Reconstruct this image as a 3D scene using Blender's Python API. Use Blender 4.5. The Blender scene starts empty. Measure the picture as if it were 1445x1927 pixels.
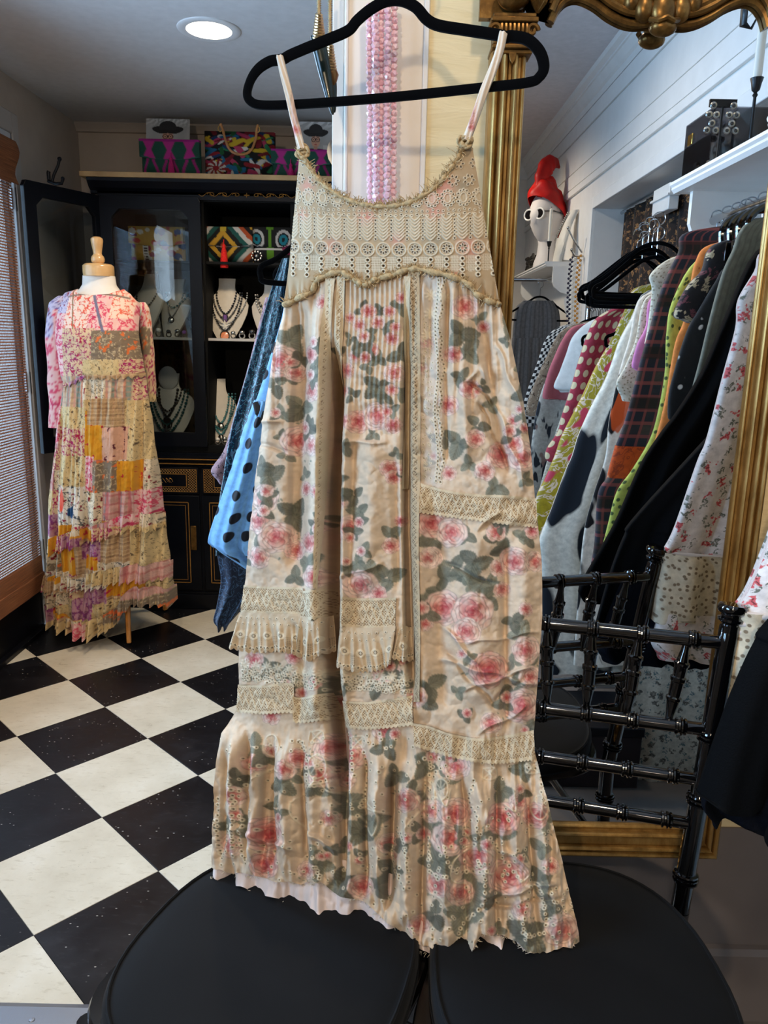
import bpy, bmesh, math, random
import numpy as np
from mathutils import Vector, Matrix
S = bpy.context.scene
COL = S.collection
PI = math.pi
rnd = random.Random(7)
NPR = np.random.RandomState(11)

# ---------------------------------------------------------------- camera
F_PX, PITCH, ROLL, CAM_H = 1447.0, math.radians(12.659), math.radians(1.198), 1.305
_f = np.array([0, math.cos(PITCH), -math.sin(PITCH)]); _r = np.array([1.0, 0, 0]); _u = np.cross(_r, _f)
_R2 = _r * math.cos(ROLL) + _u * math.sin(ROLL); _U2 = -_r * math.sin(ROLL) + _u * math.cos(ROLL)
cd = bpy.data.cameras.new('camera'); cam = bpy.data.objects.new('camera', cd); COL.objects.link(cam)
cd.sensor_fit = 'VERTICAL'; cd.sensor_height = 36; cd.sensor_width = 27; cd.lens = F_PX * 36 / 1927; cd.clip_start = 0.02
cam.matrix_world = Matrix(((_R2[0], _U2[0], -_f[0], 0), (_R2[1], _U2[1], -_f[1], 0), (_R2[2], _U2[2], -_f[2], CAM_H), (0, 0, 0, 1)))
S.camera = cam
# ---------------------------------------------------------------- exposure, world, lights
S.view_settings.view_transform = 'Standard'; S.view_settings.look = 'None'
S.view_settings.gamma = 1.0; S.view_settings.exposure = 0.0; S.view_settings.use_curve_mapping = False
W = bpy.data.worlds.new('daylight'); S.world = W; W.use_nodes = True
W.node_tree.nodes['Background'].inputs[0].default_value = (0.62, 0.78, 1.0, 1)
W.node_tree.nodes['Background'].inputs[1].default_value = 5.0

def lamp(name, kind, loc, aim, power, col, size=0.1, spot=None, blend=0.5, sy=None):
    L = bpy.data.lights.new(name, kind); L.energy = power; L.color = col
    if kind == 'AREA':
        L.size = size
        if sy: L.shape = 'RECTANGLE'; L.size_y = sy
        else: L.shape = 'DISK'
    elif kind == 'SPOT':
        L.shadow_soft_size = size; L.spot_size = math.radians(spot); L.spot_blend = blend
    else: L.shadow_soft_size = size
    o = bpy.data.objects.new(name, L); COL.objects.link(o); o.location = loc
    o.rotation_euler = (Vector(aim) - Vector(loc)).to_track_quat('-Z', 'Y').to_euler()
    return o
WARM = (1.0, 0.78, 0.53); SOFT = (1.0, 0.87, 0.70); DAY = (0.42, 0.67, 1.0)
# the shop's warm display spot behind the photographer, ceiling cans, daylight through glass door and near window, added fills
lamp('display_spot', 'SPOT', (-0.62, -1.55, 1.93), (0.05, 1.05, 1.1), 88, WARM, 0.05, 75, 0.6)
lamp('ceiling_can_near', 'SPOT', (0.30, 0.35, 2.66), (0.25, 1.0, 0.5), 30, WARM, 0.06, 95, 0.5)
lamp('added_fill_rack', 'SPOT', (-0.25, -0.75, 2.66), (0.75, -0.75, 0.9), 60, SOFT, 0.07, 120, 0.6)  # added fill with no known fixture, brightens the reflected racks
lamp('added_fill_rear', 'SPOT', (0.0, -2.6, 2.66), (0.6, -2.6, 0.9), 75, SOFT, 0.07, 130, 0.6)  # added fill for the rear of the reflected room, no known fixture
lamp('ceiling_can_far', 'SPOT', (-0.61, 2.82, 2.265), (-0.75, 2.85, 0), 50, WARM, 0.08, 135, 0.5)
lamp('ceiling_can_far_front', 'SPOT', (-0.75, 1.85, 2.265), (-0.85, 2.05, 0), 38, WARM, 0.08, 130, 0.5)
lamp('window_daylight_far', 'AREA', (-1.78, 2.75, 1.15), (0.0, 2.6, 0.9), 34, DAY, 1.0, sy=1.7)
lamp('added_fill_far_front', 'AREA', (-1.72, 1.75, 1.45), (0.0, 1.9, 1.5), 36, DAY, 0.42, sy=1.05)  # added area fill for the far ceiling, shines through an invented opening
lamp('window_daylight_near', 'AREA', (-2.1, -0.2, 1.75), (1.0, 0.1, 1.95), 56, (0.36, 0.62, 1.0), 1.2, sy=1.2).data.spread = math.radians(95)
# ---------------------------------------------------------------- measuring: a point of the photograph to a place in the room
CAM = np.array([0, 0, CAM_H]); MR = np.array([_R2, _U2, _f]); YM = 1.25
def ray(x, y): return MR.T @ np.array([(x - 722.5) / F_PX, -(y - 963.5) / F_PX, 1.0])
def onplane(x, y, n, c):
    d = ray(x, y); n = np.array(n, float); return CAM + d * ((c - n @ CAM) / (n @ d))
def atY(x, y, Y): return onplane(x, y, (0, 1, 0), Y)
def atX(x, y, X): return onplane(x, y, (1, 0, 0), X)
def atZ(x, y, Z): return onplane(x, y, (0, 0, 1), Z)
def mirY(x, y, Y):                     # seen in the looking-glass: the real place, at real depth Y
    p = atY(x, y, 2 * YM - Y); p[1] = Y; return p
def mirX(x, y, X):
    p = atX(x, y, X); p[1] = 2 * YM - p[1]; return p
# ---------------------------------------------------------------- colour, materials
def lin(c):
    c = np.asarray(c, float) / 255.0
    return np.where(c <= 0.04045, c / 12.92, ((c + 0.055) / 1.055) ** 2.4)
def rgba(c): return tuple(lin(c)) + (1.0,)
MATS = {}
class NT:
    """small helper to write node trees in a line or two"""
    def __init__(s, name):
        m = bpy.data.materials.new(name); m.use_nodes = True; s.m = m; s.t = m.node_tree
        s.b = s.t.nodes['Principled BSDF']; MATS[name] = m
    def n(s, kind, **kw):
        nd = s.t.nodes.new('ShaderNode' + kind)
        for k, v in kw.items(): setattr(nd, k, v)
        return nd
    def put(s, sock, v):
        if isinstance(v, bpy.types.NodeSocket): s.t.links.new(v, sock)
        elif v is not None: sock.default_value = v
    def math(s, op, a, b=None, c=None, clamp=False):
        nd = s.n('Math', operation=op); nd.use_clamp = clamp
        for i, v in enumerate((a, b, c)):
            if v is not None: s.put(nd.inputs[i], v)
        return nd.outputs[0]
    def uv(s, scale=(1, 1, 1), rot=0, loc=(0, 0, 0), src='UV'):
        tc = s.n('TexCoord'); mp = s.n('Mapping'); s.t.links.new(tc.outputs[src], mp.inputs[0])
        mp.inputs['Scale'].default_value = scale; mp.inputs['Rotation'].default_value = (0, 0, rot); mp.inputs['Location'].default_value = loc
        return mp.outputs[0]
    def sep(s, v):
        nd = s.n('SeparateXYZ'); s.t.links.new(v, nd.inputs[0]); return nd.outputs
    def noise(s, v, scale, detail=3, rough=.55, out='Fac', dist=0):
        nd = s.n('TexNoise'); s.put(nd.inputs['Vector'], v); nd.inputs['Scale'].default_value = scale
        nd.inputs['Detail'].default_value = detail; nd.inputs['Roughness'].default_value = rough; nd.inputs['Distortion'].default_value = dist
        return nd.outputs[out]
    def vor(s, v, scale, feature='F1', out='Distance', rand=1.0, dims='3D'):
        nd = s.n('TexVoronoi', feature=feature, voronoi_dimensions=dims); s.put(nd.inputs['Vector'], v); nd.inputs['Scale'].default_value = scale
        nd.inputs['Randomness'].default_value = rand; return nd.outputs[out]
    def ramp(s, fac, stops, interp='LINEAR'):
        nd = s.n('ValToRGB'); s.put(nd.inputs[0], fac); e = nd.color_ramp.elements; nd.color_ramp.interpolation = interp
        while len(e) < len(stops): e.new(0.5)
        for i, (p, c) in enumerate(stops): e[i].position = p; e[i].color = rgba(c)
        return nd.outputs[0]
    def mix(s, fac, a, b, mode='MIX'):
        nd = s.n('MixRGB', blend_type=mode); s.put(nd.inputs[0], fac)
        for i, v in ((1, a), (2, b)): s.put(nd.inputs[i], rgba(v) if isinstance(v, (tuple, list)) and len(v) == 3 else v)
        return nd.outputs[0]
    def step(s, v, thr, soft=0.02):   # 1 below thr
        nd = s.n('MapRange'); s.put(nd.inputs[0], v); nd.inputs[1].default_value = thr + soft; nd.inputs[2].default_value = thr - soft
        nd.inputs[3].default_value = 0; nd.inputs[4].default_value = 1; return nd.outputs[0]
    def col(s, c): s.put(s.b.inputs['Base Color'], rgba(c) if isinstance(c, (tuple, list)) else c); return s
    def set(s, rough=None, metal=None, spec=None, coat=None, sheen=None, trans=None, ior=None, emit=None, es=None, alpha=None, sss=None):
        for k, v in (('Roughness', rough), ('Metallic', metal), ('Specular IOR Level', spec), ('Coat Weight', coat), ('Sheen Weight', sheen),
                     ('Transmission Weight', trans), ('IOR', ior), ('Emission Strength', es), ('Alpha', alpha), ('Subsurface Weight', sss)):
            if v is not None: s.put(s.b.inputs[k], v)
        if emit is not None: s.put(s.b.inputs['Emission Color'], rgba(emit) if isinstance(emit, (tuple, list)) else emit)
        return s
    def bump(s, h, strength=.3, dist=.002):
        nd = s.n('Bump'); s.put(nd.inputs['Height'], h); nd.inputs['Strength'].default_value = strength; nd.inputs['Distance'].default_value = dist
        s.t.links.new(nd.outputs[0], s.b.inputs['Normal']); return s
def plain(name, c, rough=.5, metal=0, nz=0, ns=40, bump=0, **kw):
    if name in MATS: return MATS[name]
    k = NT(name); o = k.uv(src='Object')
    if nz:
        f = k.noise(o, ns, 4); c1 = tuple(max(0, v * (1 - nz)) for v in c); c2 = tuple(min(255, v * (1 + nz)) for v in c)
        k.col(k.ramp(f, [(.3, c1), (.7, c2)]))
    else: k.col(c)
    k.set(rough=rough, metal=metal, **kw)
    if bump: k.bump(k.noise(o, ns * 2, 3), bump)
    return k.m
# ---------------------------------------------------------------- mesh building
class MB:
    def __init__(s): s.v = []; s.f = []; s.n = 0; s.uvs = None
    def add(s, V, F):
        V = np.asarray(V, float).reshape(-1, 3); s.v.append(V)
        s.f += [[i + s.n for i in f] for f in F]; s.n += len(V); return s
    def box(s, c, size, R=None):
        h = np.asarray(size, float) / 2
        V = np.array([[x, y, z] for x in (-1, 1) for y in (-1, 1) for z in (-1, 1)]) * h
        if R is not None: V = V @ np.asarray(R).T
        return s.add(V + np.asarray(c, float), [(0, 1, 3, 2), (4, 6, 7, 5), (0, 4, 5, 1), (2, 3, 7, 6), (0, 2, 6, 4), (1, 5, 7, 3)])
    def span(s, a, b): a = np.asarray(a, float); b = np.asarray(b, float); return s.box((a + b) / 2, np.abs(b - a))
    def grid(s, P, wrapu=False, wrapv=False, flip=False):
        P = np.asarray(P, float); m, n = P.shape[:2]; F = []
        for i in range(m if wrapv else m - 1):
            i2 = (i + 1) % m
            for j in range(n if wrapu else n - 1):
                j2 = (j + 1) % n; q = (i * n + j, i * n + j2, i2 * n + j2, i2 * n + j)
                F.append(q[::-1] if flip else q)
        return s.add(P.reshape(-1, 3), F)
    def tube(s, pts, r, n=8, closed=False, flat=1.0, up=None):
        pts = np.asarray(pts, float); m = len(pts); r = np.broadcast_to(np.asarray(r, float), (m,))
        T = np.roll(pts, -1, 0) - np.roll(pts, 1, 0)
        if not closed: T[0] = pts[1] - pts[0]; T[-1] = pts[-1] - pts[-2]
        T /= np.linalg.norm(T, axis=1)[:, None] + 1e-12
        nrm = np.array(up if up is not None else ((0, 0, 1) if abs(T[0][2]) < .9 else (1, 0, 0)), float); P = np.zeros((m, n, 3))
        for i in range(m):
            nn = nrm - T[i] * (nrm @ T[i]); nn /= np.linalg.norm(nn) + 1e-12
            if up is None: nrm = nn
            b = np.cross(T[i], nn); a = np.arange(n) * 2 * PI / n
            P[i] = pts[i] + r[i] * (np.cos(a)[:, None] * nn + flat * np.sin(a)[:, None] * b)
        base = s.n; s.grid(P, wrapu=True, wrapv=closed)
        if not closed: s.f.append([base + j for j in range(n)][::-1]); s.f.append([base + (m - 1) * n + j for j in range(n)])
        return s
    def lathe(s, prof, o=(0, 0, 0), n=16, ax=None, sx=1, sy=1):
        P = np.zeros((len(prof), n, 3)); a = np.arange(n) * 2 * PI / n
        if ax is None: X, Y, Z = np.eye(3)
        else:
            Z = np.asarray(ax, float); Z /= np.linalg.norm(Z); t = np.array((1.0, 0, 0)) if abs(Z[0]) < .9 else np.array((0, 1.0, 0))
            X = np.cross(t, Z); X /= np.linalg.norm(X); Y = np.cross(Z, X)
        for i, (r, z) in enumerate(prof):
            P[i] = np.asarray(o) + z * Z + r * (sx * np.cos(a)[:, None] * X + sy * np.sin(a)[:, None] * Y)
        base = s.n; s.grid(P, wrapu=True)
        s.f.append([base + j for j in range(n)][::-1]); s.f.append([base + (len(prof) - 1) * n + j for j in range(n)]); return s
    def prism(s, poly, o, ex, ey, ez, d):     # 2-D outline extruded by d along ez
        poly = np.asarray(poly, float); o = np.asarray(o, float); n = len(poly)
        A = o + poly[:, :1] * np.asarray(ex, float) + poly[:, 1:2] * np.asarray(ey, float); B = A + d * np.asarray(ez, float)
        return s.add(np.concatenate([A, B]), [list(range(n))[::-1], list(range(n, 2 * n))] + [(i, (i + 1) % n, n + (i + 1) % n, n + i) for i in range(n)])
    def ball(s, c, r, n=10, m=6, sc=(1, 1, 1)):
        P = np.zeros((m + 1, n, 3))
        for i in range(m + 1):
            t = PI * i / m
            for j in range(n): P[i, j] = (math.sin(t) * math.cos(2 * PI * j / n) * sc[0], math.sin(t) * math.sin(2 * PI * j / n) * sc[1], -math.cos(t) * sc[2])
        return s.grid(np.asarray(c) + r * P, wrapu=True)
    def mesh(s, name, smooth=True, angle=40, uv=False):
        me = bpy.data.meshes.new(name); V = np.concatenate(s.v) if s.v else np.zeros((0, 3))
        me.from_pydata(V.tolist(), [], s.f); me.update()
        if smooth:
            me.shade_smooth()
            if angle: me.set_sharp_from_angle(angle=math.radians(angle))
        return me
    def build(s, name, mat=None, parent=None, smooth=True, angle=40, bevel=0):
        bm = bmesh.new(); me = s.mesh(name, False); bm.from_mesh(me); bmesh.ops.recalc_face_normals(bm, faces=bm.faces); bm.to_mesh(me); bm.free()
        if smooth:
            me.shade_smooth()
            if angle: me.set_sharp_from_angle(angle=math.radians(angle))
        o = bpy.data.objects.new(name, me); COL.objects.link(o)
        if mat: me.materials.append(mat)
        if parent: child(o, parent)
        if bevel:
            b = o.modifiers.new('bevel', 'BEVEL'); b.width = bevel; b.segments = 2; b.limit_method = 'ANGLE'
        return o
def child(o, parent, local=False):      # the mesh was made in room coordinates unless local
    o.parent = parent
    if not local and parent.type == 'EMPTY': o.matrix_parent_inverse = Matrix.Translation(-parent.location)
    return o
def tag(o, label=None, cat=None, group=None, kind=None):
    if label: o['label'] = label
    if cat: o['category'] = cat
    if group: o['group'] = group
    if kind: o['kind'] = kind
    return o
def thing(name, label, cat, loc=(0, 0, 0), group=None):
    o = bpy.data.objects.new(name, None); COL.objects.link(o); o.empty_display_size = .05; o.location = loc
    return tag(o, label, cat, group)
def struct(o): o['kind'] = 'structure'; return o
def stuff(o): o['kind'] = 'stuff'; return o
def sheet(name, P, mat, parent=None, col=None, uv=None, smooth=True, wrapu=False):
    """big quad grid from numpy, fast; col = linear rgb per vertex, uv in metres"""
    P = np.ascontiguousarray(P, dtype=np.float32); m, n = P.shape[:2]
    I = np.arange(m * n).reshape(m, n)
    if wrapu: I = np.concatenate([I, I[:, :1]], 1)
    Q = np.stack([I[:-1, :-1], I[:-1, 1:], I[1:, 1:], I[1:, :-1]], -1).reshape(-1, 4)
    me = bpy.data.meshes.new(name); nf = len(Q)
    me.vertices.add(m * n); me.vertices.foreach_set('co', P.reshape(-1))
    me.loops.add(nf * 4); me.loops.foreach_set('vertex_index', Q.reshape(-1).astype(np.int32))
    me.polygons.add(nf); me.polygons.foreach_set('loop_start', np.arange(nf, dtype=np.int32) * 4)
    me.update(calc_edges=True); 
    if smooth: me.shade_smooth()
    if col is not None:
        c = np.ones((m * n, 4), np.float32); c[:, :3] = np.asarray(col, np.float32).reshape(-1, 3)
        a = me.color_attributes.new('Col', 'FLOAT_COLOR', 'POINT'); a.data.foreach_set('color', c.reshape(-1))
    if uv is not None:
        UV = np.asarray(uv, np.float32)
        if wrapu: UV = np.concatenate([UV, UV[:, -1:] + (UV[:, -1:] - UV[:, -2:-1])], 1)
        u4 = np.stack([UV[:-1, :-1], UV[:-1, 1:], UV[1:, 1:], UV[1:, :-1]], -2).reshape(-1)
        L = me.uv_layers.new(name='UVMap'); L.data.foreach_set('uv', u4)
    me.materials.append(mat); me.validate()
    o = bpy.data.objects.new(name, me); COL.objects.link(o)
    if parent: child(o, parent)
    return o
def spline(pts, n, closed=False):
    P = np.asarray(pts, float); m = len(P)
    if closed: P = np.concatenate([P[-1:], P, P[:2]]); segs = m
    else: P = np.concatenate([2 * P[:1] - P[1:2], P, 2 * P[-1:] - P[-2:-1]]); segs = m - 1
    t = np.linspace(0, segs, n, endpoint=not closed); i = np.minimum(t.astype(int), segs - 1); f = (t - i)[:, None]
    a, b, c, d = P[i], P[i + 1], P[i + 2], P[i + 3]
    return .5 * (2 * b + (c - a) * f + (2 * a - 5 * b + 4 * c - d) * f ** 2 + (3 * b - a - 3 * c + d) * f ** 3)
def vnoise(h, w, cell, seed, octaves=3, cy=None):
    """smooth value noise raster in -1..1"""
    out = np.zeros((h, w), np.float32); amp = 1; tot = 0
    for k in range(octaves):
        rs = np.random.RandomState(seed + k * 17); c1 = cell / 2 ** k; c2 = (cy or cell) / 2 ** k
        G = rs.uniform(-1, 1, (int(h / c2) + 3, int(w / c1) + 3)).astype(np.float32)
        y = np.arange(h) / c2; x = np.arange(w) / c1; yi = y.astype(int); xi = x.astype(int)
        fy = (y - yi); fy = (fy * fy * (3 - 2 * fy))[:, None]; fx = (x - xi); fx = (fx * fx * (3 - 2 * fx))[None]
        A = G[yi][:, xi]; B = G[yi][:, xi + 1]; C_ = G[yi + 1][:, xi]; D = G[yi + 1][:, xi + 1]
        out += amp * ((A * (1 - fx) + B * fx) * (1 - fy) + (C_ * (1 - fx) + D * fx) * fy); tot += amp; amp *= .5
    return out / tot
# ================================================================ materials of the room
def mat_tile(name, base, fleck, fl_amt, vein):
    k = NT(name); o = k.uv(src='Object')
    nz = k.noise(o, 6, 6, .65); c = k.ramp(nz, [(.3, base[0]), (.55, base[1]), (.75, base[2])])
    v = k.noise(k.uv((1, 3.2, 1), .5, src='Object'), 26, 5, .7); c = k.mix(k.math('MULTIPLY', k.step(v, .40, .05), vein), c, fleck[1])
    d = k.vor(k.uv((1, 2.0, 1), .9, src='Object'), 42); keep = k.step(k.noise(o, 9, 2), .49, .03)
    f = k.math('MULTIPLY', k.step(d, fl_amt, .02), keep); c = k.mix(f, c, fleck[0])
    k.col(c); k.set(rough=k.math('MULTIPLY_ADD', nz, .25, .20), spec=.45); k.bump(nz, .06, .002); return k.m
M_TB = mat_tile('black_vinyl_tile', ((12, 13, 17), (20, 21, 26), (34, 35, 40)), ((205, 200, 190), (52, 52, 56)), .10, .35)
M_TW = mat_tile('ivory_vinyl_tile', ((212, 203, 182), (226, 218, 198), (236, 230, 214)), ((150, 140, 120), (190, 178, 152)), .05, .45)
M_WALL = plain('beige_paint', (186, 172, 158), .85, nz=.03, ns=8, bump=.03)
M_CEIL = plain('ceiling_paint', (206, 205, 205), .9, nz=.02, ns=30, bump=.05)
M_CEIL2 = plain('near_ceiling_paint', (214, 208, 208), .9, nz=.03, ns=30, bump=.05)
M_WHITE = plain('white_trim_paint', (228, 224, 218), .45, nz=.015, ns=12, bump=.03)
M_PANEL = plain('cream_panel_paint', (232, 224, 212), .55, nz=.02, ns=14, bump=.10)
M_GREY = plain('grey_satin_paint', (118, 110, 108), .28, nz=.05, ns=5, bump=.02)
M_SUB = plain('grout_dark', (30, 29, 28), .9)
def mat_cream():
    k = NT('cream_cloth_wallcovering'); o = k.uv((1, 1, 7), src='Object')
    nz = k.noise(o, 6, 4, .6, dist=1.2); k.col(k.ramp(nz, [(.3, (224, 205, 160)), (.7, (236, 219, 178))])); k.set(rough=.7); k.bump(nz, .35, .006); return k.m
M_CREAM = mat_cream()
def mat_floor_near():
    k = NT('grey_sealed_floor'); o = k.uv(src='Object'); nz = k.noise(o, 4, 6, .6)
    k.col(k.ramp(nz, [(.3, (96, 90, 86)), (.7, (122, 115, 110))])); k.set(rough=.3); k.bump(nz, .05); return k.m
M_FLOOR2 = mat_floor_near()
# ================================================================ floor of black and ivory vinyl tiles, laid on the diagonal
XL, XR, YB, YD, ZC, ZC2, XW = -1.52, 0.36, 4.03, 1.29, 2.29, 2.72, 1.13
floor = struct(MB().span((XL, 1.27, -.06), (1.3, YB, -.004)).build('floor', M_SUB))
T, ya = 0.3048, math.radians(44.379); TA = np.array([math.cos(ya), -math.sin(ya)]); TBv = np.array([math.sin(ya), math.cos(ya)]); TO = np.array([-1.202, 2.743])
def clip(poly, ax, val, keep_low):
    out = []
    for i in range(len(poly)):
        p, q = poly[i], poly[(i + 1) % len(poly)]; ip = (p[ax] <= val) == keep_low; iq = (q[ax] <= val) == keep_low
        if ip: out.append(p)
        if ip != iq: t = (val - p[ax]) / (q[ax] - p[ax]); out.append(p + (q - p) * t)
    return out
for i in range(-9, 9):
    for j in range(-9, 9):
        c4 = [TO + T * ((i + a) * TA + (j + b) * TBv) for a, b in ((.0018, .0018), (.9982, .0018), (.9982, .9982), (.0018, .9982))]
        for ax, val, low in ((0, XL + .002, False), (0, XR, True), (1, 1.272, False), (1, YB - .002, True)):
            c4 = clip(c4, ax, val, low) if len(c4) > 2 else []
        if len(c4) < 3: continue
        A = np.array(c4); ce = A.mean(0); top = ce + (A - ce) * .994; n = len(A)
        V = [(x, y, -.004) for x, y in A] + [(x, y, -.0006) for x, y in A] + [(x, y, 0) for x, y in top]
        F = [list(range(2 * n, 3 * n))] + [(k + m, (k + 1) % n + m, (k + 1) % n + m + n, k + m + n) for m in (0, n) for k in range(n)]
        MB().add(V, F).build('floor_tile', M_TW if (i + j) % 2 else M_TB, floor, smooth=False)
floor2 = struct(MB().span((-1.9, -4.25, -.06), (1.45, 1.27, 0)).build('floor_near', M_FLOOR2))
k = NT('aluminium_strip'); k.col((150, 156, 166)); k.set(rough=.35, metal=.7); k.bump(k.noise(k.uv((40, 1, 1), src='Object'), 20, 2), .1)
tr = struct(MB().prism([(1.19, 0), (1.19, .003), (1.2, .007), (1.262, .007), (1.276, .001), (1.276, 0)], (XL, 0, .0005), (0, 1, 0), (0, 0, 1), (1, 0, 0), 1.43).build('trim_1', k.m, smooth=False))
for x in (-1.4, -.9, -.66, -.2): MB().lathe([(.006, 0), (.005, .0015), (.0, .002)], (x, 1.232, .0075), 10).build('screw', k.m, tr)
# ---------------------------------------------------------------- far room shell
struct(MB().span((XL, 1.41, ZC), (1.3, YB + .1, ZC + .08)).build('ceiling', M_CEIL))
struct(MB().span((XL - .1, YB, -.05), (1.4, YB + .1, ZC)).build('wall_back', M_WALL))
struct(MB().span((1.3, 1.41, 0), (1.4, YB, ZC)).build('wall_far_right', M_WALL))
struct(MB().prism([(0, 0), (.022, 0), (.03, .012), (.045, .03), (.045, .038), (0, .038)], (XL, YB, ZC - .038), (0, -1, 0), (0, 0, 1), (1, 0, 0), 2.82).build('trim_2', M_WALL, smooth=False))
DY0, DY1, DZ = 2.12, 3.295, 2.07      # glazed door in the left wall
wl = MB(); wl.span((XL - .03, DY1, 0), (XL, YB, ZC)); wl.span((XL - .03, 1.41, 0), (XL, 1.5, ZC)); wl.span((XL - .03, 2.0, 0), (XL, DY0, ZC)); wl.span((XL - .03, 1.5, 0), (XL, 2.0, .9)); wl.span((XL - .03, 1.5, 2.0), (XL, 2.0, ZC)); wl.span((XL - .03, DY0, DZ), (XL, DY1, ZC))  # gap between divider and door is an invented opening for the fill lamp
struct(wl.build('wall_left', M_WALL))
M_FRAME = plain('pale_door_frame_paint', (205, 210, 216), .5, nz=.02)
M_BLK = plain('black_painted_wood', (11, 13, 19), .42, nz=.12, ns=20, bump=.02, spec=.25)
d1 = thing('door_1', None, None, (XL - .03, DY0, 0)); d1['kind'] = 'structure'
fr = MB(); fr.span((XL - .032, DY1 - .012, 0), (XL + .012, DY1, DZ)); fr.span((XL - .032, DY0, 0), (XL + .012, DY0 + .03, DZ)); fr.span((XL - .032, DY0, DZ - .03), (XL + .012, DY1, DZ))
fr.build('door_jamb', M_FRAME, d1, bevel=.003)
cs = MB(); cs.span((XL, DY1, 0), (XL + .018, DY1 + .055, DZ + .08)); cs.span((XL, DY0 - .1, 0), (XL + .018, DY0, DZ + .08)); cs.span((XL, DY0, DZ), (XL + .018, DY1, DZ + .08))
cs.build('door_casing', plain('door_casing_paint', (178, 172, 166), .5), d1, bevel=.004)
lf = MB(); a, b = DY0 + .032, DY1 - .013
for y0, y1, z0, z1 in ((a, a + .10, .01, DZ - .032), (b - .018, b, .01, DZ - .032), (a + .1, b - .018, .01, .27), (a + .1, b - .018, DZ - .15, DZ - .032)): lf.span((XL - .030, y0, z0), (XL - .006, y1, z1))
lf.build('door_leaf', M_BLK, d1, bevel=.004)
kg = NT('clear_glass'); kg.col((255, 255, 255)); kg.set(rough=.0, trans=1, ior=1.45, spec=.5)
def mat_pane(name, tint, f0=.07):
    """thin pane: mostly see-through with a mirror-like sheen"""
    k = NT(name); nt = k.t; tr_ = k.n('BsdfTransparent'); tr_.inputs[0].default_value = rgba(tint); gl = k.n('BsdfGlossy'); gl.inputs['Roughness'].default_value = .02
    lw = k.n('LayerWeight'); lw.inputs[0].default_value = .12; mx = k.n('MixShader')
    f = k.math('MULTIPLY_ADD', lw.outputs['Fresnel'], .8, f0, clamp=True)
    nt.links.new(f, mx.inputs[0]); nt.links.new(tr_.outputs[0], mx.inputs[1]); nt.links.new(gl.outputs[0], mx.inputs[2])
    nt.links.new(mx.outputs[0], nt.nodes['Material Output'].inputs[0]); return k.m
M_PANE = mat_pane('pane_glass', (235, 240, 240))
MB().span((XL - .022, a + .1, .27), (XL - .018, b - .018, DZ - .15)).build('door_pane', M_PANE, d1)
hg = MB()
for z in (.32, 1.05, 1.78): hg.lathe([(.008, 0), (.008, .09)], (XL + .006, b + .012, z), 8); hg.span((XL - .02, b - .012, z + .005), (XL + .004, b + .014, z + .085))
hg.build('door_hinge', plain('steel', (150, 150, 152), .35, 1), d1)
struct(MB().span((XL, 1.42, 0), (XL + .014, DY0 - .1, .12)).span((XL, DY1 + .06, 0), (XL + .014, YB, .12)).build('baseboard_left', M_BLK, bevel=.003))
MB().span((XL - .02, DY0 + .03, 0), (XL + .02, DY1 - .03, .022)).build('door_sill', M_BLK, d1, bevel=.003)
# woven blind over the door
bl = thing('woven_window_blind', 'brown woven reed blind with daylight glowing through, over the glass door at left', 'blind', (XL + .05, 2.7, .24))
kb = NT('woven_reed'); o_ = kb.uv((1, 1, 60), src='Object'); nz = kb.noise(o_, 8, 4)
kb.col(kb.ramp(nz, [(.25, (92, 54, 32)), (.55, (136, 84, 50)), (.8, (176, 118, 74))])); kb.set(rough=.7); kb.bump(nz, .3)
BX, BY0, BY1, BZ0, BZ1 = XL + .022, 2.1, 3.235, .25, 1.93
sl = MB(); z = BZ0 + .09; q = 0
while z < BZ1:
    h = .0042 + .0010 * rnd.random(); wob = .0015 * rnd.uniform(-1, 1)
    sl.box((BX + wob, (BY0 + BY1) / 2, z + h / 2), (.003, BY1 - BY0 + rnd.uniform(-.006, .004), h)); z += .0112 + rnd.uniform(-.0006, .0006)
stuff(sl.build('reed_slats', kb.m, bl, smooth=False))
st = MB(); y = BY0 + .012
while y < BY1: st.tube([(BX - .003, y, BZ0), (BX + .003, y, (BZ0 + BZ1) / 2), (BX - .003, y, BZ1)], .0009, 4); y += .0125
stuff(st.build('warp_threads', plain('brown_thread', (110, 70, 48), .9), bl))
for z0, z1, dx in ((BZ0 + .015, BZ0 + .10, .006), (BZ0 - .045, BZ0 + .03, .012)): MB().span((BX - dx, BY0, z0), (BX + dx, BY1, z1)).build('fold_bar', kb.m, bl, bevel=.003)
P = np.array([[(BX + .028 + .012 * math.sin(i * .8), BY0 - .02 + (BY1 + .03 - BY0) * j / 12, 2.03 - .16 * i / 8) for j in range(13)] for i in range(9)])
vb = MB(); vb.grid(P); vb.grid(P - np.array([.004, 0, 0])); vb.build('valance', kb.m, bl)
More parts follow.
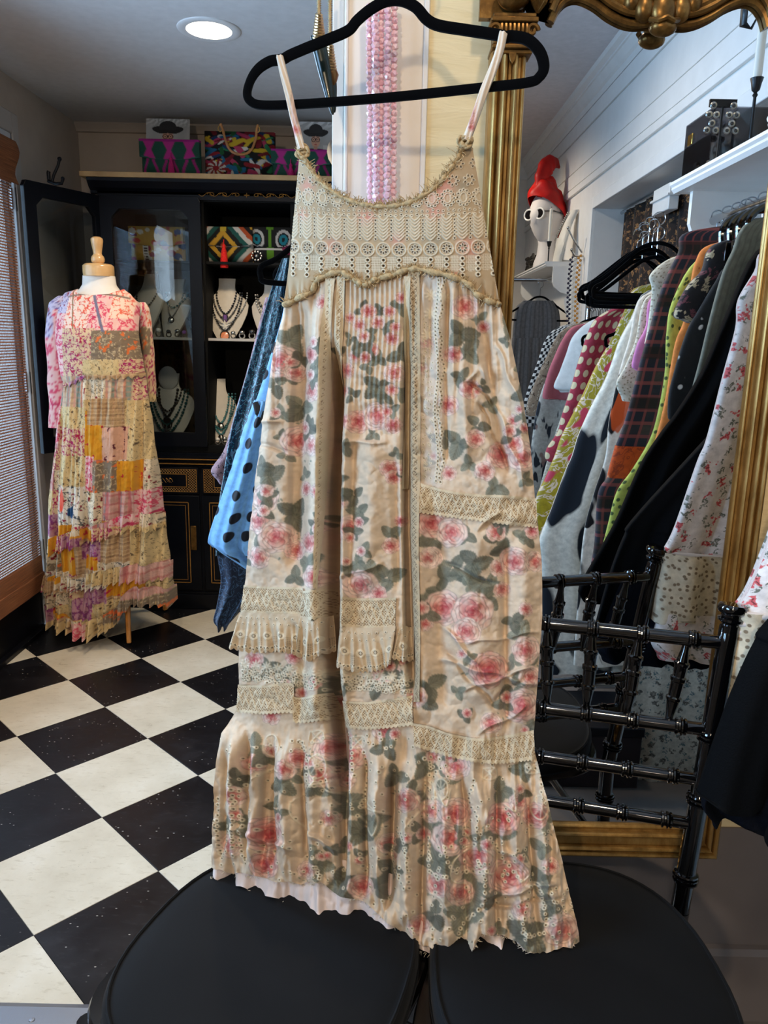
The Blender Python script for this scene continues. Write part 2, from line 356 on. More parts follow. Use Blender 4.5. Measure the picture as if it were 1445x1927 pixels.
# ---------------------------------------------------------------- wall between the two rooms: cased opening, panel, cream wall
CX0, CX1 = -.087, .049
dv = MB(); dv.span((CX0 + .012, YD, 0), (CX1, YD + .12, ZC2)); dv.span((-1.9, YD, 2.12), (CX0 + .012, YD + .12, ZC2)); dv.span((-1.9, YD, 0), (XL, YD + .12, 2.12))
struct(dv.build('wall_divider', M_PANEL))
cz = MB(); cz.span((CX0 - .006, YD + .004, 0), (CX0 + .012, YD + .125, 2.12)); cz.span((CX0 + .0135, YD - .006, 0), (CX0 + .0185, YD + .01, 2.7)); cz.span((CX1 - .004, YD - .006, .0), (CX1 + .004, YD + .01, 2.7))
struct(cz.build('trim_3', M_WHITE, bevel=.0015))
struct(MB().span((CX1 + .004, YD, .42), (XW + .2, YD + .12, ZC2)).build('wall_front', M_CREAM))
struct(MB().span((CX1 + .004, YD - .004, 0), (XW + .2, YD + .12, .42)).build('wall_front_lower', M_GREY))
struct(MB().prism([(0, 0), (.016, 0), (.016, .15), (.010, .162), (0, .164)], (CX1 + .01, YD - .004, 0), (0, -1, 0), (0, 0, 1), (1, 0, 0), XW - .06).build('baseboard_front', M_GREY, smooth=False))
# ---------------------------------------------------------------- near room shell, seen in the looking-glass
AY0, AY1, AZ = -2.0, 0.02, 2.03
wr = MB(); wr.span((XW, AY1, 0), (XW + .18, YD, ZC2)); wr.span((XW, -4.25, 0), (XW + .18, AY0, ZC2)); wr.span((XW, AY0, AZ), (XW + .18, AY1, ZC2))
wright = struct(wr.build('wall_right', M_WHITE))
for z0, z1, d in ((2.515, 2.60, .012), (2.33, 2.505, .007), (2.235, 2.322, .011), (2.19, 2.228, .016)): MB().span((XW - d, -4.25, z0), (XW, YD, z1)).build('board', M_WHITE, wright, bevel=.002)
crown = MB().prism([(0, 0), (.014, 0), (.018, .014), (.018, .03), (.03, .04), (.052, .075), (.06, .078), (.06, .088), (.082, .1), (.09, .118), (0, .118)], (XW, -4.25, ZC2 - .118), (-1, 0, 0), (0, 0, 1), (0, 1, 0), 5.54).build('trim_4', M_WHITE, smooth=False); struct(crown)
struct(MB().prism([(0, 0), (.014, 0), (.018, .014), (.018, .03), (.03, .04), (.052, .075), (.06, .078), (.06, .088), (.082, .1), (.09, .118), (0, .118)], (-1.9, -4.25, ZC2 - .118), (0, 1, 0), (0, 0, 1), (1, 0, 0), 3.03).build('trim_5', M_WHITE, smooth=False))
ca = MB(); ca.span((XW - .018, AY0 - .07, 0), (XW, AY0 - .005, AZ + .06)); ca.span((XW - .018, AY0 - .005, AZ + .0), (XW, AY1, AZ + .06))
struct(ca.build('trim_6', M_WHITE, bevel=.003))
struct(MB().span((-1.9, -4.35, 0), (XW + .8, -4.25, ZC2)).build('wall_rear', M_PANEL))
struct(MB().span((-2.0, -4.35, ZC2), (XW + .8, YD + .12, ZC2 + .08)).build('ceiling_near', M_CEIL2))
WY0, WY1, WZ0, WZ1 = -.95, .45, .9, 2.3
wn = MB(); wn.span((-2.0, -4.25, 0), (-1.9, WY0, ZC2)); wn.span((-2.0, WY1, 0), (-1.9, YD, ZC2)); wn.span((-2.0, WY0, 0), (-1.9, WY1, WZ0)); wn.span((-2.0, WY0, WZ1), (-1.9, WY1, ZC2))
struct(wn.build('wall_near_left', M_WALL))
w1 = thing('window_1', None, None, (-1.95, WY0, WZ0)); w1['kind'] = 'structure'
wf = MB()
for y0, y1, z0, z1 in ((WY0, WY0 + .06, WZ0, WZ1), (WY1 - .06, WY1, WZ0, WZ1), (WY0, WY1, WZ0, WZ0 + .06), (WY0, WY1, WZ1 - .06, WZ1), (WY0, WY1, 1.58, 1.63)): wf.span((-1.99, y0, z0), (-1.88, y1, z1))
wf.build('window_frame', M_WHITE, w1, bevel=.003); MB().span((-1.955, WY0 + .06, WZ0 + .06), (-1.95, WY1 - .06, WZ1 - .06)).build('window_pane', M_PANE, w1)
al = MB(); al.span((XW + .75, AY0 - .2, 0), (XW + .8, AY1 + .2, ZC2)); al.span((XW + .18, AY0 - .2, 0), (XW + .75, AY0 - .15, ZC2)); al.span((XW + .18, AY1 + .15, 0), (XW + .75, AY1 + .2, ZC2))
struct(al.build('wall_alcove', M_WALL))
struct(MB().span((XW + .0, AY0 - .2, -.06), (XW + .8, AY1 + .2, 0)).build('floor_alcove', M_FLOOR2))
# ---------------------------------------------------------------- the recessed lamp in the far ceiling
rl = thing('recessed_ceiling_light', 'round recessed ceiling light glowing white above the cabinet room', 'ceiling light', (-.61, 2.82, ZC))
MB().lathe([(.083, -.004), (.098, -.006), (.103, -.003), (.104, .0), (.083, .0)], (-.61, 2.82, ZC), 40).build('trim_ring', plain('lamp_ring', (225, 225, 225), .4), rl)
ke = NT('lamp_diffuser'); ke.col((255, 250, 240)); ke.set(emit=(255, 244, 222), es=9, rough=.6)
MB().lathe([(.0, -.0055), (.06, -.0048), (.0835, -.0035)], (-.61, 2.82, ZC), 40).build('diffuser', ke.m, rl)
# ================================================================ gilt looking-glass on the front wall
def mat_gold():
    k = NT('antique_gilt'); o = k.uv((3, 3, 1), src='Object'); nz = k.noise(o, 14, 5, .7)
    k.col(k.ramp(nz, [(.25, (128, 94, 48)), (.5, (176, 138, 78)), (.75, (200, 164, 102))])); k.set(rough=k.math('MULTIPLY_ADD', nz, .18, .26), metal=.62)
    k.bump(nz, .15, .002); return k.m
M_GOLD = mat_gold()
kg2 = NT('aged_dark_gilt'); n2_ = kg2.noise(kg2.uv(src='Object'), 40, 4, .7); kg2.col(kg2.ramp(n2_, [(.3, (84, 58, 26)), (.55, (122, 88, 42)), (.8, (168, 128, 70))])); kg2.set(rough=.34, metal=.75); kg2.bump(n2_, .15, .002); M_GOLD2 = kg2.m
GX0, GX1, GZ0 = .196, .572, .451; OX0, OX1, OZ0 = .143, .626, .385; GY = YM
mir = thing('gilt_wall_mirror', 'tall gold framed wall mirror with fluted sides and carved crest, behind the chairs', 'mirror', ((OX0 + OX1) / 2, YD - .01, OZ0))
km = NT('silvered_glass'); km.col((226, 228, 230)); km.set(rough=.0, metal=1)
MB().span((GX0 - .012, GY, GZ0 - .012), (GX1 + .012, GY + .006, 1.86)).build('mirror_glass', km.m, mir)
MB().span((OX0 + .005, GY + .007, OZ0 + .005), (OX1 - .005, YD - .002, 1.74)).build('backing_board', M_BLK, mir)
# side mouldings: beads and a flat field, profile (across, forward)
def bead_(c, r, h, b): return [(c - r * math.cos(t), b + h * math.sin(t)) for t in np.linspace(0, PI, 7)]
def profile(w): return [(0, -.03), (0, .002)] + bead_(.0065, .0062, .012, .002) + bead_(.0195, .0055, .012, .004) + [(.0265, .007), (w - .023, .007)] + bead_(w - .0175, .0045, .011, .005) + [(w - .012, .004), (w - .009, .004)] + bead_(w - .005, .0038, .007, .001) + [(w, -.002), (w, -.03)]
def mould(name, o, across, along, length, w, mit0=0, mit1=0):
    pr = profile(w); A = np.array([np.asarray(o) + np.asarray(across, float) * a + np.array((0, -1.0, 0)) * f + np.asarray(along, float) * (mit0 * a) for a, f in pr])
    Bq = np.array([np.asarray(o) + np.asarray(across, float) * a + np.array((0, -1.0, 0)) * f + np.asarray(along, float) * (length - mit1 * a) for a, f in pr])
    n = len(pr); m = MB(); m.add(np.concatenate([A, Bq]), [(i, (i + 1) % n, n + (i + 1) % n, n + i) for i in range(n)] + [list(range(n))[::-1], list(range(n, 2 * n))])
    return m.build(name, M_GOLD, mir, smooth=True, angle=42)
wS, wR, wB = GX0 - OX0, OX1 - GX1, GZ0 - OZ0
mould('side_rail', (OX0, GY, OZ0), (1, 0, 0), (0, 0, 1), 1.72 - OZ0, wS, wB / wS, 0)
mould('side_rail', (OX1, GY, OZ0), (-1, 0, 0), (0, 0, 1), 1.72 - OZ0, wR, wB / wR, 0)
mould('bottom_rail', (OX0, GY, OZ0), (0, 0, 1), (1, 0, 0), OX1 - OX0, wB, wS / wB, wR / wB)
for cx in (OX0 + wS / 2 + .003, OX1 - wR / 2 - .003):       # fluted capitals
    c = MB(); z = 1.712
    for dz, hw, d in ((0, .028, .018), (.006, .031, .022), (.012, .029, .02)): c.span((cx - hw, GY - d, z + dz), (cx + hw, GY + .03, z + dz + .006))
    c.span((cx - .027, GY - .018, z + .018), (cx + .027, GY + .03, z + .04)); c.span((cx - .034, GY - .024, z + .04), (cx + .034, GY + .03, z + .047)); c.span((cx - .031, GY - .02, z + .047), (cx + .031, GY + .03, z + .053))
    cap = c.build('capital', M_GOLD2, mir, bevel=.0015)
    for i in range(7): MB().tube([(cx - .018 + i * .006, GY - .019, z + .019), (cx - .018 + i * .006, GY - .0215, z + .03), (cx - .018 + i * .006, GY - .019, z + .039)], .0026, 6).build('flute', M_GOLD2, cap)
    for sgn in (-1, 1): MB().tube([(cx + sgn * (.026 + .009 * math.cos(t) * (1 - t / 9)), GY - .02, z + .03 + .009 * math.sin(t) * (1 - t / 9)) for t in np.linspace(0, 7, 18)], .0032, 6).build('volute', M_GOLD2, cap)
    MB().prism([(-.006, 0), (.006, 0), (.004, -.010), (0, -.016), (-.004, -.010)], (cx, GY - .012, z + .002), (1, 0, 0), (0, 0, 1), (0, -1, 0), .006).build('drop', M_GOLD2, cap, bevel=.001)
# arched crest: edge of the glass follows an S on each side, cartouche of carved leaves in the middle
cxm = .384
def crest_edge(s, n=40):   # s=-1 left, +1 right; outline in (x, z) from the capital to the middle
    return spline([(cxm + s * .158, 1.758), (cxm + s * .150, 1.775), (cxm + s * .136, 1.788), (cxm + s * .118, 1.791), (cxm + s * .095, 1.783), (cxm + s * .072, 1.769), (cxm + s * .050, 1.760), (cxm + s * .03, 1.758), (cxm, 1.762)], n)
for s in (-1, 1):
    E_ = crest_edge(s); pts = np.stack([E_[:, 0], np.full(len(E_), GY - .006), E_[:, 1]], 1)
    low = MB(); low.tube(pts, .006, 8); low.tube(pts + np.array([0, -.006, .012]), .0055, 8); low.tube(pts + np.array([0, -.001, .022]), .006, 8)
    low.build('crest_moulding', M_GOLD2, mir)
    back = [(x, z) for x, z in E_] + [(cxm, 1.93), (cxm + s * .07, 1.92), (cxm + s * .13, 1.88), (cxm + s * .185, 1.83), (cxm + s * .2, 1.79), (cxm + s * .19, 1.765)]
    MB().prism(back, (0, GY + .012, 0), (1, 0, 0), (0, 0, 1), (0, -1, 0), .012).build('crest_board', M_GOLD2, mir, smooth=False)
    for i, (ux, uz, r_, le) in enumerate(((.175, 1.80, .011, .035), (.155, 1.815, .010, .04), (.135, 1.828, .009, .04), (.10, 1.825, .009, .045), (.07, 1.81, .009, .045), (.045, 1.80, .008, .035))):
        a0 = PI / 2 + s * (-.2 - .2 * i); L_ = np.linspace(0, 1, 8)
        path = [(cxm + s * ux - s * t * le * .6, GY - .012 - .008 * math.sin(PI * t), uz + le * .5 * t - .02 * t * t) for t in L_]
        MB().tube(path, r_ * (.35 + np.sin(PI * np.clip(L_, .05, .95)) * .7), 8).build('carved_leaf', M_GOLD2, mir)
    sc = [(cxm + s * (.19 + .016 * math.cos(t) * (1 - t / 11)), GY - .014, 1.80 + .02 * math.sin(t) * (1 - t / 11)) for t in np.linspace(-1, 7, 26)]
    MB().tube(sc, .0065, 8).build('scroll', M_GOLD2, mir)
for s in (-1, 1):      # scroll bulbs and leaf over the capitals
    MB().ball((cxm + s * .214, GY - .016, 1.792), 1, 16, 10, (.026, .022, .024)).build('scroll_bulb', M_GOLD2, mir)
    MB().tube([(cxm + s * (.214 + .020 * math.cos(t) * (1 - t / 12)), GY - .036, 1.792 + .018 * math.sin(t) * (1 - t / 12)) for t in np.linspace(0, 8, 26)], .0035, 6).build('scroll_line', M_GOLD2, mir)
    MB().prism([(-.06, 0), (.03, 0), (.03, .10), (-.06, .10)], (cxm + s * .20 + (.015 if s > 0 else 0), GY + .016, 1.765), (1, 0, 0), (0, 0, 1), (0, -1, 0), .014).build('crest_block', M_GOLD2, mir)
    for k in range(5): a_ = PI / 2 + s * (k - 2) * .34; MB().tube([(cxm + s * .178, GY - .012, 1.768), (cxm + s * .178 + .012 * math.cos(a_), GY - .02, 1.768 + .014 * math.sin(a_)), (cxm + s * .178 + .022 * math.cos(a_), GY - .014, 1.768 + .026 * math.sin(a_))], [.0025, .0045, .001], 6).build('carved_leaf', M_GOLD2, mir)
for dx, dz, rx, rz, dy in ((0, 1.772, .019, .024, .018), (-.026, 1.775, .015, .019, .014), (.026, 1.775, .015, .019, .014), (-.044, 1.785, .013, .016, .011), (.044, 1.785, .013, .016, .011)):
    P = MB(); P.ball((cxm + dx, GY - dy, dz), 1, 14, 10, (rx, .012, rz)); P.build('shell_lobe', M_GOLD2, mir)
MB().ball((cxm, GY - .024, 1.748), 1, 16, 10, (.020, .014, .0125)).build('acorn_drop', M_GOLD2, mir)
MB().tube([(cxm - .02, GY - .026, 1.757), (cxm - .01, GY - .037, 1.752), (cxm, GY - .039, 1.756), (cxm + .01, GY - .037, 1.752), (cxm + .02, GY - .026, 1.757)], .004, 8).build('acorn_lip', M_GOLD2, mir)
MB().ball((cxm, GY - .018, 1.815), 1, 18, 12, (.042, .016, .028)).build('cartouche', M_GOLD2, mir)

# ================================================================ two black bamboo-turned chairs with padded seats
M_LAC = plain('black_lacquer', (5, 5, 6), .09, coat=1.0, spec=.6)
M_LAC2 = plain('black_lacquer_seat', (12, 12, 14), .22, nz=.1)
def mat_cushion():
    k = NT('black_stretch_cloth'); o = k.uv(src='Object'); nz = k.noise(o, 900, 2); big = k.noise(o, 6, 3)
    k.col(k.ramp(big, [(.3, (13, 14, 16)), (.7, (19, 20, 22))])); k.set(rough=.75, sheen=.04, spec=.12); k.bump(nz, .12, .001); return k.m
M_CUSH = mat_cushion()
def ring_pts(a, b, w=.5): a = np.asarray(a, float); b = np.asarray(b, float); return a + (b - a) * w
def bamboo(mb, a, b, r, knots, n=12):
    """turned bamboo stick from a to b: doubled rings at each knot (0..1)"""
    a = np.asarray(a, float); b = np.asarray(b, float); L = np.linalg.norm(b - a); prof = [(r, 0)]
    for t in sorted(knots):
        z = t * L
        for dz, m in ((-.009, 1.0), (-.0075, 1.28), (-.005, 1.3), (-.0035, 1.02), (-.0012, 1.04), (.0, 1.36), (.0022, 1.36), (.0036, 1.02), (.005, 1.3), (.0075, 1.26), (.009, 1.0)): prof.append((r * m, z + dz))
    prof.append((r, L)); mb.lathe(prof, a, n, ax=(b - a)); return mb
def superellipse(rx, ry, n, p=2.7, taper=0): 
    t = np.arange(n) * 2 * PI / n; c, s = np.cos(t), np.sin(t); x = rx * np.sign(c) * np.abs(c) ** (2 / p); y = ry * np.sign(s) * np.abs(s) ** (2 / p)
    return np.stack([x * (1 - taper * y / ry), y], 1)
def chair(loc, yaw, label, cush_c, cush_r, cush_yaw=0):
    t = thing('bamboo_turned_chair', label, 'chair', (loc[0], loc[1], 0), 'pair of black bamboo-turned chairs'); t.rotation_euler = (0, 0, -yaw)
    def C(mb, name, mat, par=None, **kw): o = mb.build(name, mat, None, **kw); child(o, par or t, True); return o
    sw = superellipse(.196, .198, 40, 4.2, .055); m = MB()
    rings = [(.93, .415), (.985, .418), (1.0, .424), (1.0, .436), (.985, .443), (.9, .4445), (.0, .4445)]
    m.grid(np.array([[(x * s, y * s, z) for x, y in sw] for s, z in rings]), wrapu=True); m.f.append(list(range(40))[::-1]); C(m, 'seat', M_LAC2)
    # cushion: two rings of piping with a bulging top
    cw = superellipse(cush_r[0], cush_r[1], 56, 2.55, .04); cc, sc = math.cos(cush_yaw), math.sin(cush_yaw); cw = np.stack([cw[:, 0] * cc - cw[:, 1] * sc, cw[:, 0] * sc + cw[:, 1] * cc], 1) + np.asarray(cush_c)
    ce = np.asarray(cush_c); rr = [(.955, .4452), (.99, .447), (1.0, .452), (1.004, .462), (1.0, .472), (.975, .4795), (.965, .481), (.955, .4795), (.93, .4815), (.8, .4845), (.55, .487), (.25, .488), (.0, .488)]
    m = MB(); m.grid(np.array([[(ce[0] + (x - ce[0]) * s, ce[1] + (y - ce[1]) * s, z) for x, y in cw] for s, z in rr]), wrapu=True); m.f.append(list(range(56))[::-1]); cu = C(m, 'cushion', M_CUSH, angle=0)
    for s, z in ((.968, .4806), (1.001, .4515)):
        C(MB().tube([(ce[0] + (x - ce[0]) * s, ce[1] + (y - ce[1]) * s, z) for x, y in cw], .0024, 6, closed=True), 'piping', M_CUSH, cu)
    for sx in (-1, 1):
        C(bamboo(MB(), (sx * .18, -.165, 0), (sx * .178, -.165, .417), .0145, (.2, .45, .8)), 'leg', M_LAC)
        lo, se, hi = np.array((sx * .158, .225, 0)), np.array((sx * .165, .206, .44)), np.array((sx * .196, .255, .9))
        p = MB(); bamboo(p, lo, se, .0150, (.25, .55, .85)); bamboo(p, se, hi, .0148, (.12, .40, .62))
        ax = (hi - se) / np.linalg.norm(hi - se)
        p.lathe([(.0148, -.03), (.0150, -.012), (.0125, -.006), (.0125, .002), (.0185, .006), (.0195, .010), (.0150, .013), (.0150, .016), (.0200, .019), (.0220, .023), (.0220, .028), (.0195, .0315), (.010, .0335), (0, .034)], hi, 16, ax=ax)
        C(p, 'back_post', M_LAC)
        for z in (.14, .26): C(bamboo(MB(), (sx * .179, -.165, z), (sx * (.158 + .007 * z / .44), .225 - .019 * z / .44, z), .0085, (.3, .6)), 'stretcher', M_LAC)
    for z in (.12, .22): C(bamboo(MB(), (-.179, -.165, z + .05), (.179, -.165, z + .05), .0085, (.3, .6)), 'stretcher', M_LAC)
    C(bamboo(MB(), (-.16, .222, .2), (.16, .222, .2), .0085, (.3, .6)), 'stretcher', M_LAC)
    def bp(z, u):     # on the back: height z, across u in -1..1, slightly bowed
        q = (z - .44) / .46; return np.array((u * (.165 + .031 * q), .206 + .049 * q + .010 * (1 - u * u), z))
    kn = (.12, .31, .5, .69, .88)
    for z, r_ in ((.872, .0108), (.735, .0102), (.655, .0098), (.583, .0098)):
        m = MB(); bamboo(m, bp(z, -1), bp(z, 1), r_, kn); C(m, 'back_rail', M_LAC)
    for u in (-.72, -.36, 0, .36, .72):
        a, b = bp(.735, u * .92), bp(.872, u * 1.0); m = MB(); L = np.linalg.norm(b - a)
        m.lathe([(.0050, 0), (.0062, .015), (.0095, .035), (.0095, .037), (.0118, .039), (.0118, .043), (.0095, .045), (.0102, .068), (.0122, .070), (.0122, .075), (.0095, .077), (.0105, .093), (.012, .095), (.012, .099), (.009, .101), (.0062, .118), (.0052, L)], a, 10, ax=b - a)
        C(m, 'spindle', M_LAC)
    return t
chair((.268, .885), math.radians(14), 'black chair with spindle back and padded seat at right, under the dress hem', (.005, .005), (.198, .215), math.radians(14))
chair((-.143, .905), math.radians(28), 'black chair with padded seat at left, its back hidden behind the floral dress', (.005, -.005), (.196, .212), math.radians(10))
# ================================================================ the floral slip dress on its hanger
# print, lace and embroidery are laid out on a cloth chart: one cell = 1/1445 of the chart's width (about 0.75 mm of cloth)
DN = np.array([0.249, 1.0, -0.113]); DC = 0.919; DNH = -DN / np.linalg.norm(DN)
def dpl(x, y): return onplane(x, y, DN, DC)
def dpts(px, py):          # many points at once
    px = np.asarray(px, float); py = np.asarray(py, float)
    d = np.stack([(px - 722.5) / F_PX, -(py - 963.5) / F_PX, np.ones_like(px)], -1) @ MR
    return CAM + d * ((DC - DN @ CAM) / (d @ DN))[..., None]
RX0, RY0, RW, RH = 370, 240, 760, 1600
YY, XX = np.mgrid[0:RH, 0:RW].astype(np.float32); XX += RX0; YY += RY0
# silhouette of the dress (outer edges by height), used for the roundness of the whole
EL = np.array([(240, 562), (285, 562), (470, 545), (570, 533), (640, 519), (700, 505), (780, 494), (880, 480), (1000, 465), (1100, 456), (1180, 447), (1230, 444), (1330, 445), (1380, 416), (1480, 406), (1560, 404), (1640, 398), (1850, 398)], float)
ER = np.array([(240, 890), (285, 890), (430, 915), (570, 940), (640, 961), (760, 986), (850, 1000), (930, 1007), (1060, 1021), (1160, 1022), (1270, 1014), (1400, 1004), (1480, 1016), (1600, 1041), (1680, 1062), (1790, 1098), (1850, 1100)], float)
def xl(y): return np.interp(y, EL[:, 0], EL[:, 1])
def xr(y): return np.interp(y, ER[:, 0], ER[:, 1])
# ---------------------------------------------------------------- printed roses
BASE = lin((210, 187, 160)); PRINT = np.ones((RH, RW, 3), np.float32) * BASE.astype(np.float32)
PRINT *= (1 + .05 * vnoise(RH, RW, 60, 3)[..., None])
def window(cx, cy, r):
    x0, x1 = int(max(0, cx - r - RX0)), int(min(RW, cx + r - RX0 + 1)); y0, y1 = int(max(0, cy - r - RY0)), int(min(RH, cy + r - RY0 + 1))
    return slice(y0, y1), slice(x0, x1)
def blend(img, sl, col, a): img[sl] = img[sl] * (1 - a[..., None]) + col * a[..., None]
def sst(e0, e1, v): t = np.clip((v - e0) / (e1 - e0 + 1e-9), 0, 1); return t * t * (3 - 2 * t)
def rose(cx, cy, r, rs, img=PRINT, pal=None):
    """a watercolour rose: rings of overlapping petals, pale rims, deep heart"""
    deep, mid, lt = (lin(c) for c in (pal or ((170, 66, 70), (206, 130, 120), (232, 204, 186))))
    a0 = rs.uniform(0, 6.28); tone = rs.uniform(-.12, .12)
    for n, d, pr, t0, t1, op in ((7, .66, .50, .46, 1.0, .92), (6, .50, .46, .34, .95, .95), (5, .33, .40, .22, .80, .9), (4, .18, .30, .05, .62, .92), (3, .08, .19, .0, .40, .95)):
        for i in rs.permutation(n):
            a = a0 + 6.28 * i / n + rs.uniform(-.3, .3); px_, py_ = cx + r * d * math.cos(a), cy + r * d * math.sin(a) * .92; q = r * pr * rs.uniform(.85, 1.15)
            sl = window(px_, py_, q * 1.25)
            if sl[0].stop <= sl[0].start or sl[1].stop <= sl[1].start: continue
            dx, dy = (XX[sl] - px_) / q, (YY[sl] - py_) / q; c, s = math.cos(a), math.sin(a); u = dx * c + dy * s; v = -dx * s + dy * c
            rho = np.sqrt((u * 1.12) ** 2 + (v * .88) ** 2) + .05 * np.cos(4 * np.arctan2(v, u) + i); al = sst(1.0, .95, rho)
            t = np.clip(t0 + (t1 - t0) * sst(-.75, .85, u) + tone + .10 * np.sin(v * 5 + i), 0, 1)[..., None]
            col = np.where(t < .5, deep + (mid - deep) * t * 2, mid + (lt - mid) * (t - .5) * 2); rim = np.exp(-((rho - .93) / .07) ** 2) * (u > -.2)
            col = col * (1 - .46 * rim[..., None]); blend(img, sl, col.astype(np.float32), (al * op).astype(np.float32))
        a0 += .6
def leaf(cx, cy, L, ang, w, rs, img=PRINT, shade=1.0):
    sl = window(cx, cy, L * 1.1)
    if sl[0].stop <= sl[0].start or sl[1].stop <= sl[1].start: return
    c, s = math.cos(ang), math.sin(ang); u = ((XX[sl] - cx) * c + (YY[sl] - cy) * s) / L; v = (-(XX[sl] - cx) * s + (YY[sl] - cy) * c) / L
    prof = w * np.sqrt(np.clip(1 - u * u, 0, 1)) * (1 - .35 * u) * (1 + .06 * np.sin(22 * u)); a = sst(1.05, .82, np.abs(v) / (prof + 1e-6)) * (np.abs(u) < 1)
    g1, g2 = lin((80, 82, 70)) * shade, lin((138, 136, 116)) * shade; rib = np.exp(-(v / .05) ** 2); vein = .5 + .5 * np.cos((u * 1.0 - np.abs(v) * 1.3) * 17)
    t = np.clip(.28 + .45 * vein * .6 + .4 * (v > 0) * .5 - .1, 0, 1)[..., None]; col = g1 + (g2 - g1) * t; col = col * (1 - .3 * rib[..., None])
    blend(img, sl, col.astype(np.float32), (a * .93).astype(np.float32))
def leaves(cx, cy, r, rs, img=PRINT):
    k = 4 if r > 30 else 3; a0 = rs.uniform(0, 6.28); sh = rs.uniform(.8, 1.35)
    for i in range(k):
        a = a0 + i * 6.28 / k + rs.uniform(-.4, .4); leaf(cx + math.cos(a) * r * .62, cy + math.sin(a) * r * .62, r * rs.uniform(.5, .72), a + rs.uniform(-.3, .3), .78, rs, img, sh * rs.uniform(.8, 1.2))
def sprig(cx, cy, r, rs, img=PRINT):
    for _ in range(6):
        a = rs.uniform(0, 6.28); d = r * rs.uniform(.3, 1); leaf(cx + d * math.cos(a), cy + d * math.sin(a), r * .16, a, .5, rs, img, 1.6)
A_ = (440, 560, .429); B_ = (400, 1000, .4567); C_ = (380, 1350, .512)
ROSES = {A_: '210 280 55,350 410 38,265 330 30,275 630 52,350 650 36,400 20 26,135 880 50,110 980 45,190 1050 55,340 1075 36,270 1110 35,380 850 24,345 250 30,500 320 28,590 60 20,555 545 40,640 520 50,705 560 30,710 330 36,690 750 32,520 1010 42,455 1060 26,700 1085 25,735 980 20,715 130 18,1015 40 44,965 250 30,940 470 36,1060 620 32,1170 690 46,1270 700 50,1225 640 38,1100 760 34,1225 540 22,870 990 50,955 1030 50,1150 1030 32,1310 1025 26,1220 1150 45,110 1140 40,870 1140 36,850 200 26,830 310 22,1035 400 34,580 170 22,480 410 22,945 770 26,320 840 26,1095 130 22,490 540 26,705 790 24,600 60 26,560 120 24,640 110 24,690 60 22,520 90 20,700 180 24,610 230 26,540 260 22',
         B_: '955 315 58,1070 330 62,1045 410 45,890 110 30,1180 150 30,1245 125 45,1330 125 34,1290 320 24,1135 570 60,1290 490 46,1310 600 36,1275 720 56,1150 790 32,620 220 50,690 255 26,740 60 26,170 530 32,340 515 26,430 190 38,845 680 34,1190 240 26,250 760 30,330 660 24,700 590 30,880 380 24',
         C_: '200 170 30,325 190 30,475 110 40,450 210 35,365 150 30,555 140 40,535 230 32,680 50 35,250 430 55,245 540 40,755 300 36,845 340 34,935 180 40,915 440 50,930 350 45,1010 510 50,870 610 35,950 640 36,1125 580 56,1100 370 46,1165 310 30,1225 360 36,1275 545 26,1320 780 50,595 620 35,1060 20 30,130 290 30,110 470 36,480 370 24,400 560 26,1170 700 28,690 460 28,800 760 30'}
LEAVES = {A_: '245 190 46,190 380 42,250 340 26,385 300 30,285 480 46,355 570 28,210 610 22,160 790 46,130 740 30,255 950 46,135 1030 26,640 390 42,655 440 30,500 660 26,535 870 36,560 940 30,735 250 36,1000 160 46,1020 240 42,985 640 42,1070 560 36,1150 830 36,1000 350 32,910 620 30,880 1060 42,1020 1040 32,1180 1110 36,1265 1040 26,700 1040 30,290 280 24,230 690 26,470 240 22,530 430 26,600 300 26,620 600 22,740 420 24,1195 190 20,1130 470 26,1075 90 26,1280 800 26,480 800 24,310 780 24,720 690 22,1030 730 26,570 50 26,650 60 24,610 160 28,680 130 24,560 200 26,640 270 26,520 180 22',
          B_: '210 20 40,410 135 36,350 190 30,600 180 42,665 180 36,730 190 42,610 130 26,990 150 42,1080 190 46,960 190 30,890 280 30,1130 270 42,1060 220 28,1150 220 30,1275 430 40,1240 370 32,1330 500 36,1240 540 26,1240 640 42,900 640 46,870 690 42,1305 760 28,1180 25 42,1080 130 46,930 240 26,230 560 34,300 580 30,160 590 30,690 640 34,780 620 34,560 640 26,1195 70 30,1300 30 26,1010 660 22',
          C_: '210 110 36,315 240 36,190 400 36,350 210 26,440 250 36,545 320 42,680 110 36,590 420 36,640 380 32,780 280 36,850 410 36,875 520 50,900 220 34,1090 420 36,1100 270 32,985 640 46,960 720 46,1190 800 50,1240 600 34,1260 380 32,440 540 36,530 620 42,660 620 32,150 230 30,280 330 30,500 170 26,720 210 30,820 180 30,1180 190 30,1240 480 26,1060 660 26,860 720 36,700 560 30,1270 690 30,90 400 26'}
rs_ = np.random.RandomState(5)
def each(tab):
    for (ox, oy, sc), t in tab.items():
        for e in t.split(','): x, y, r = (float(q) for q in e.split()); yield ox + x * sc, oy + y * sc, r * sc
for x, y, r in each(LEAVES): leaves(x, y, r * 1.4, rs_)
for x, y, r in each(ROSES):
    if rs_.rand() < .6: sprig(x + rs_.uniform(-1.6, 1.6) * r, y + rs_.uniform(-1.6, 1.6) * r, r, rs_)
    rose(x, y, r * 1.28, rs_)
for _ in range(120):
    x, y = rs_.uniform(410, 1090), rs_.uniform(560, 1780); r = rs_.uniform(7, 13)
    if PRINT[int(y - RY0), int(min(x - RX0, RW - 1))].min() < .3: continue
    leaves(x + rs_.uniform(-14, 14), y + rs_.uniform(-14, 14), r * 1.6, rs_); rose(x, y, r, rs_)
PRINT *= (1 + .10 * vnoise(RH, RW, 7, 9, 2)[..., None]); PRINT = np.clip(PRINT, 0, 1)
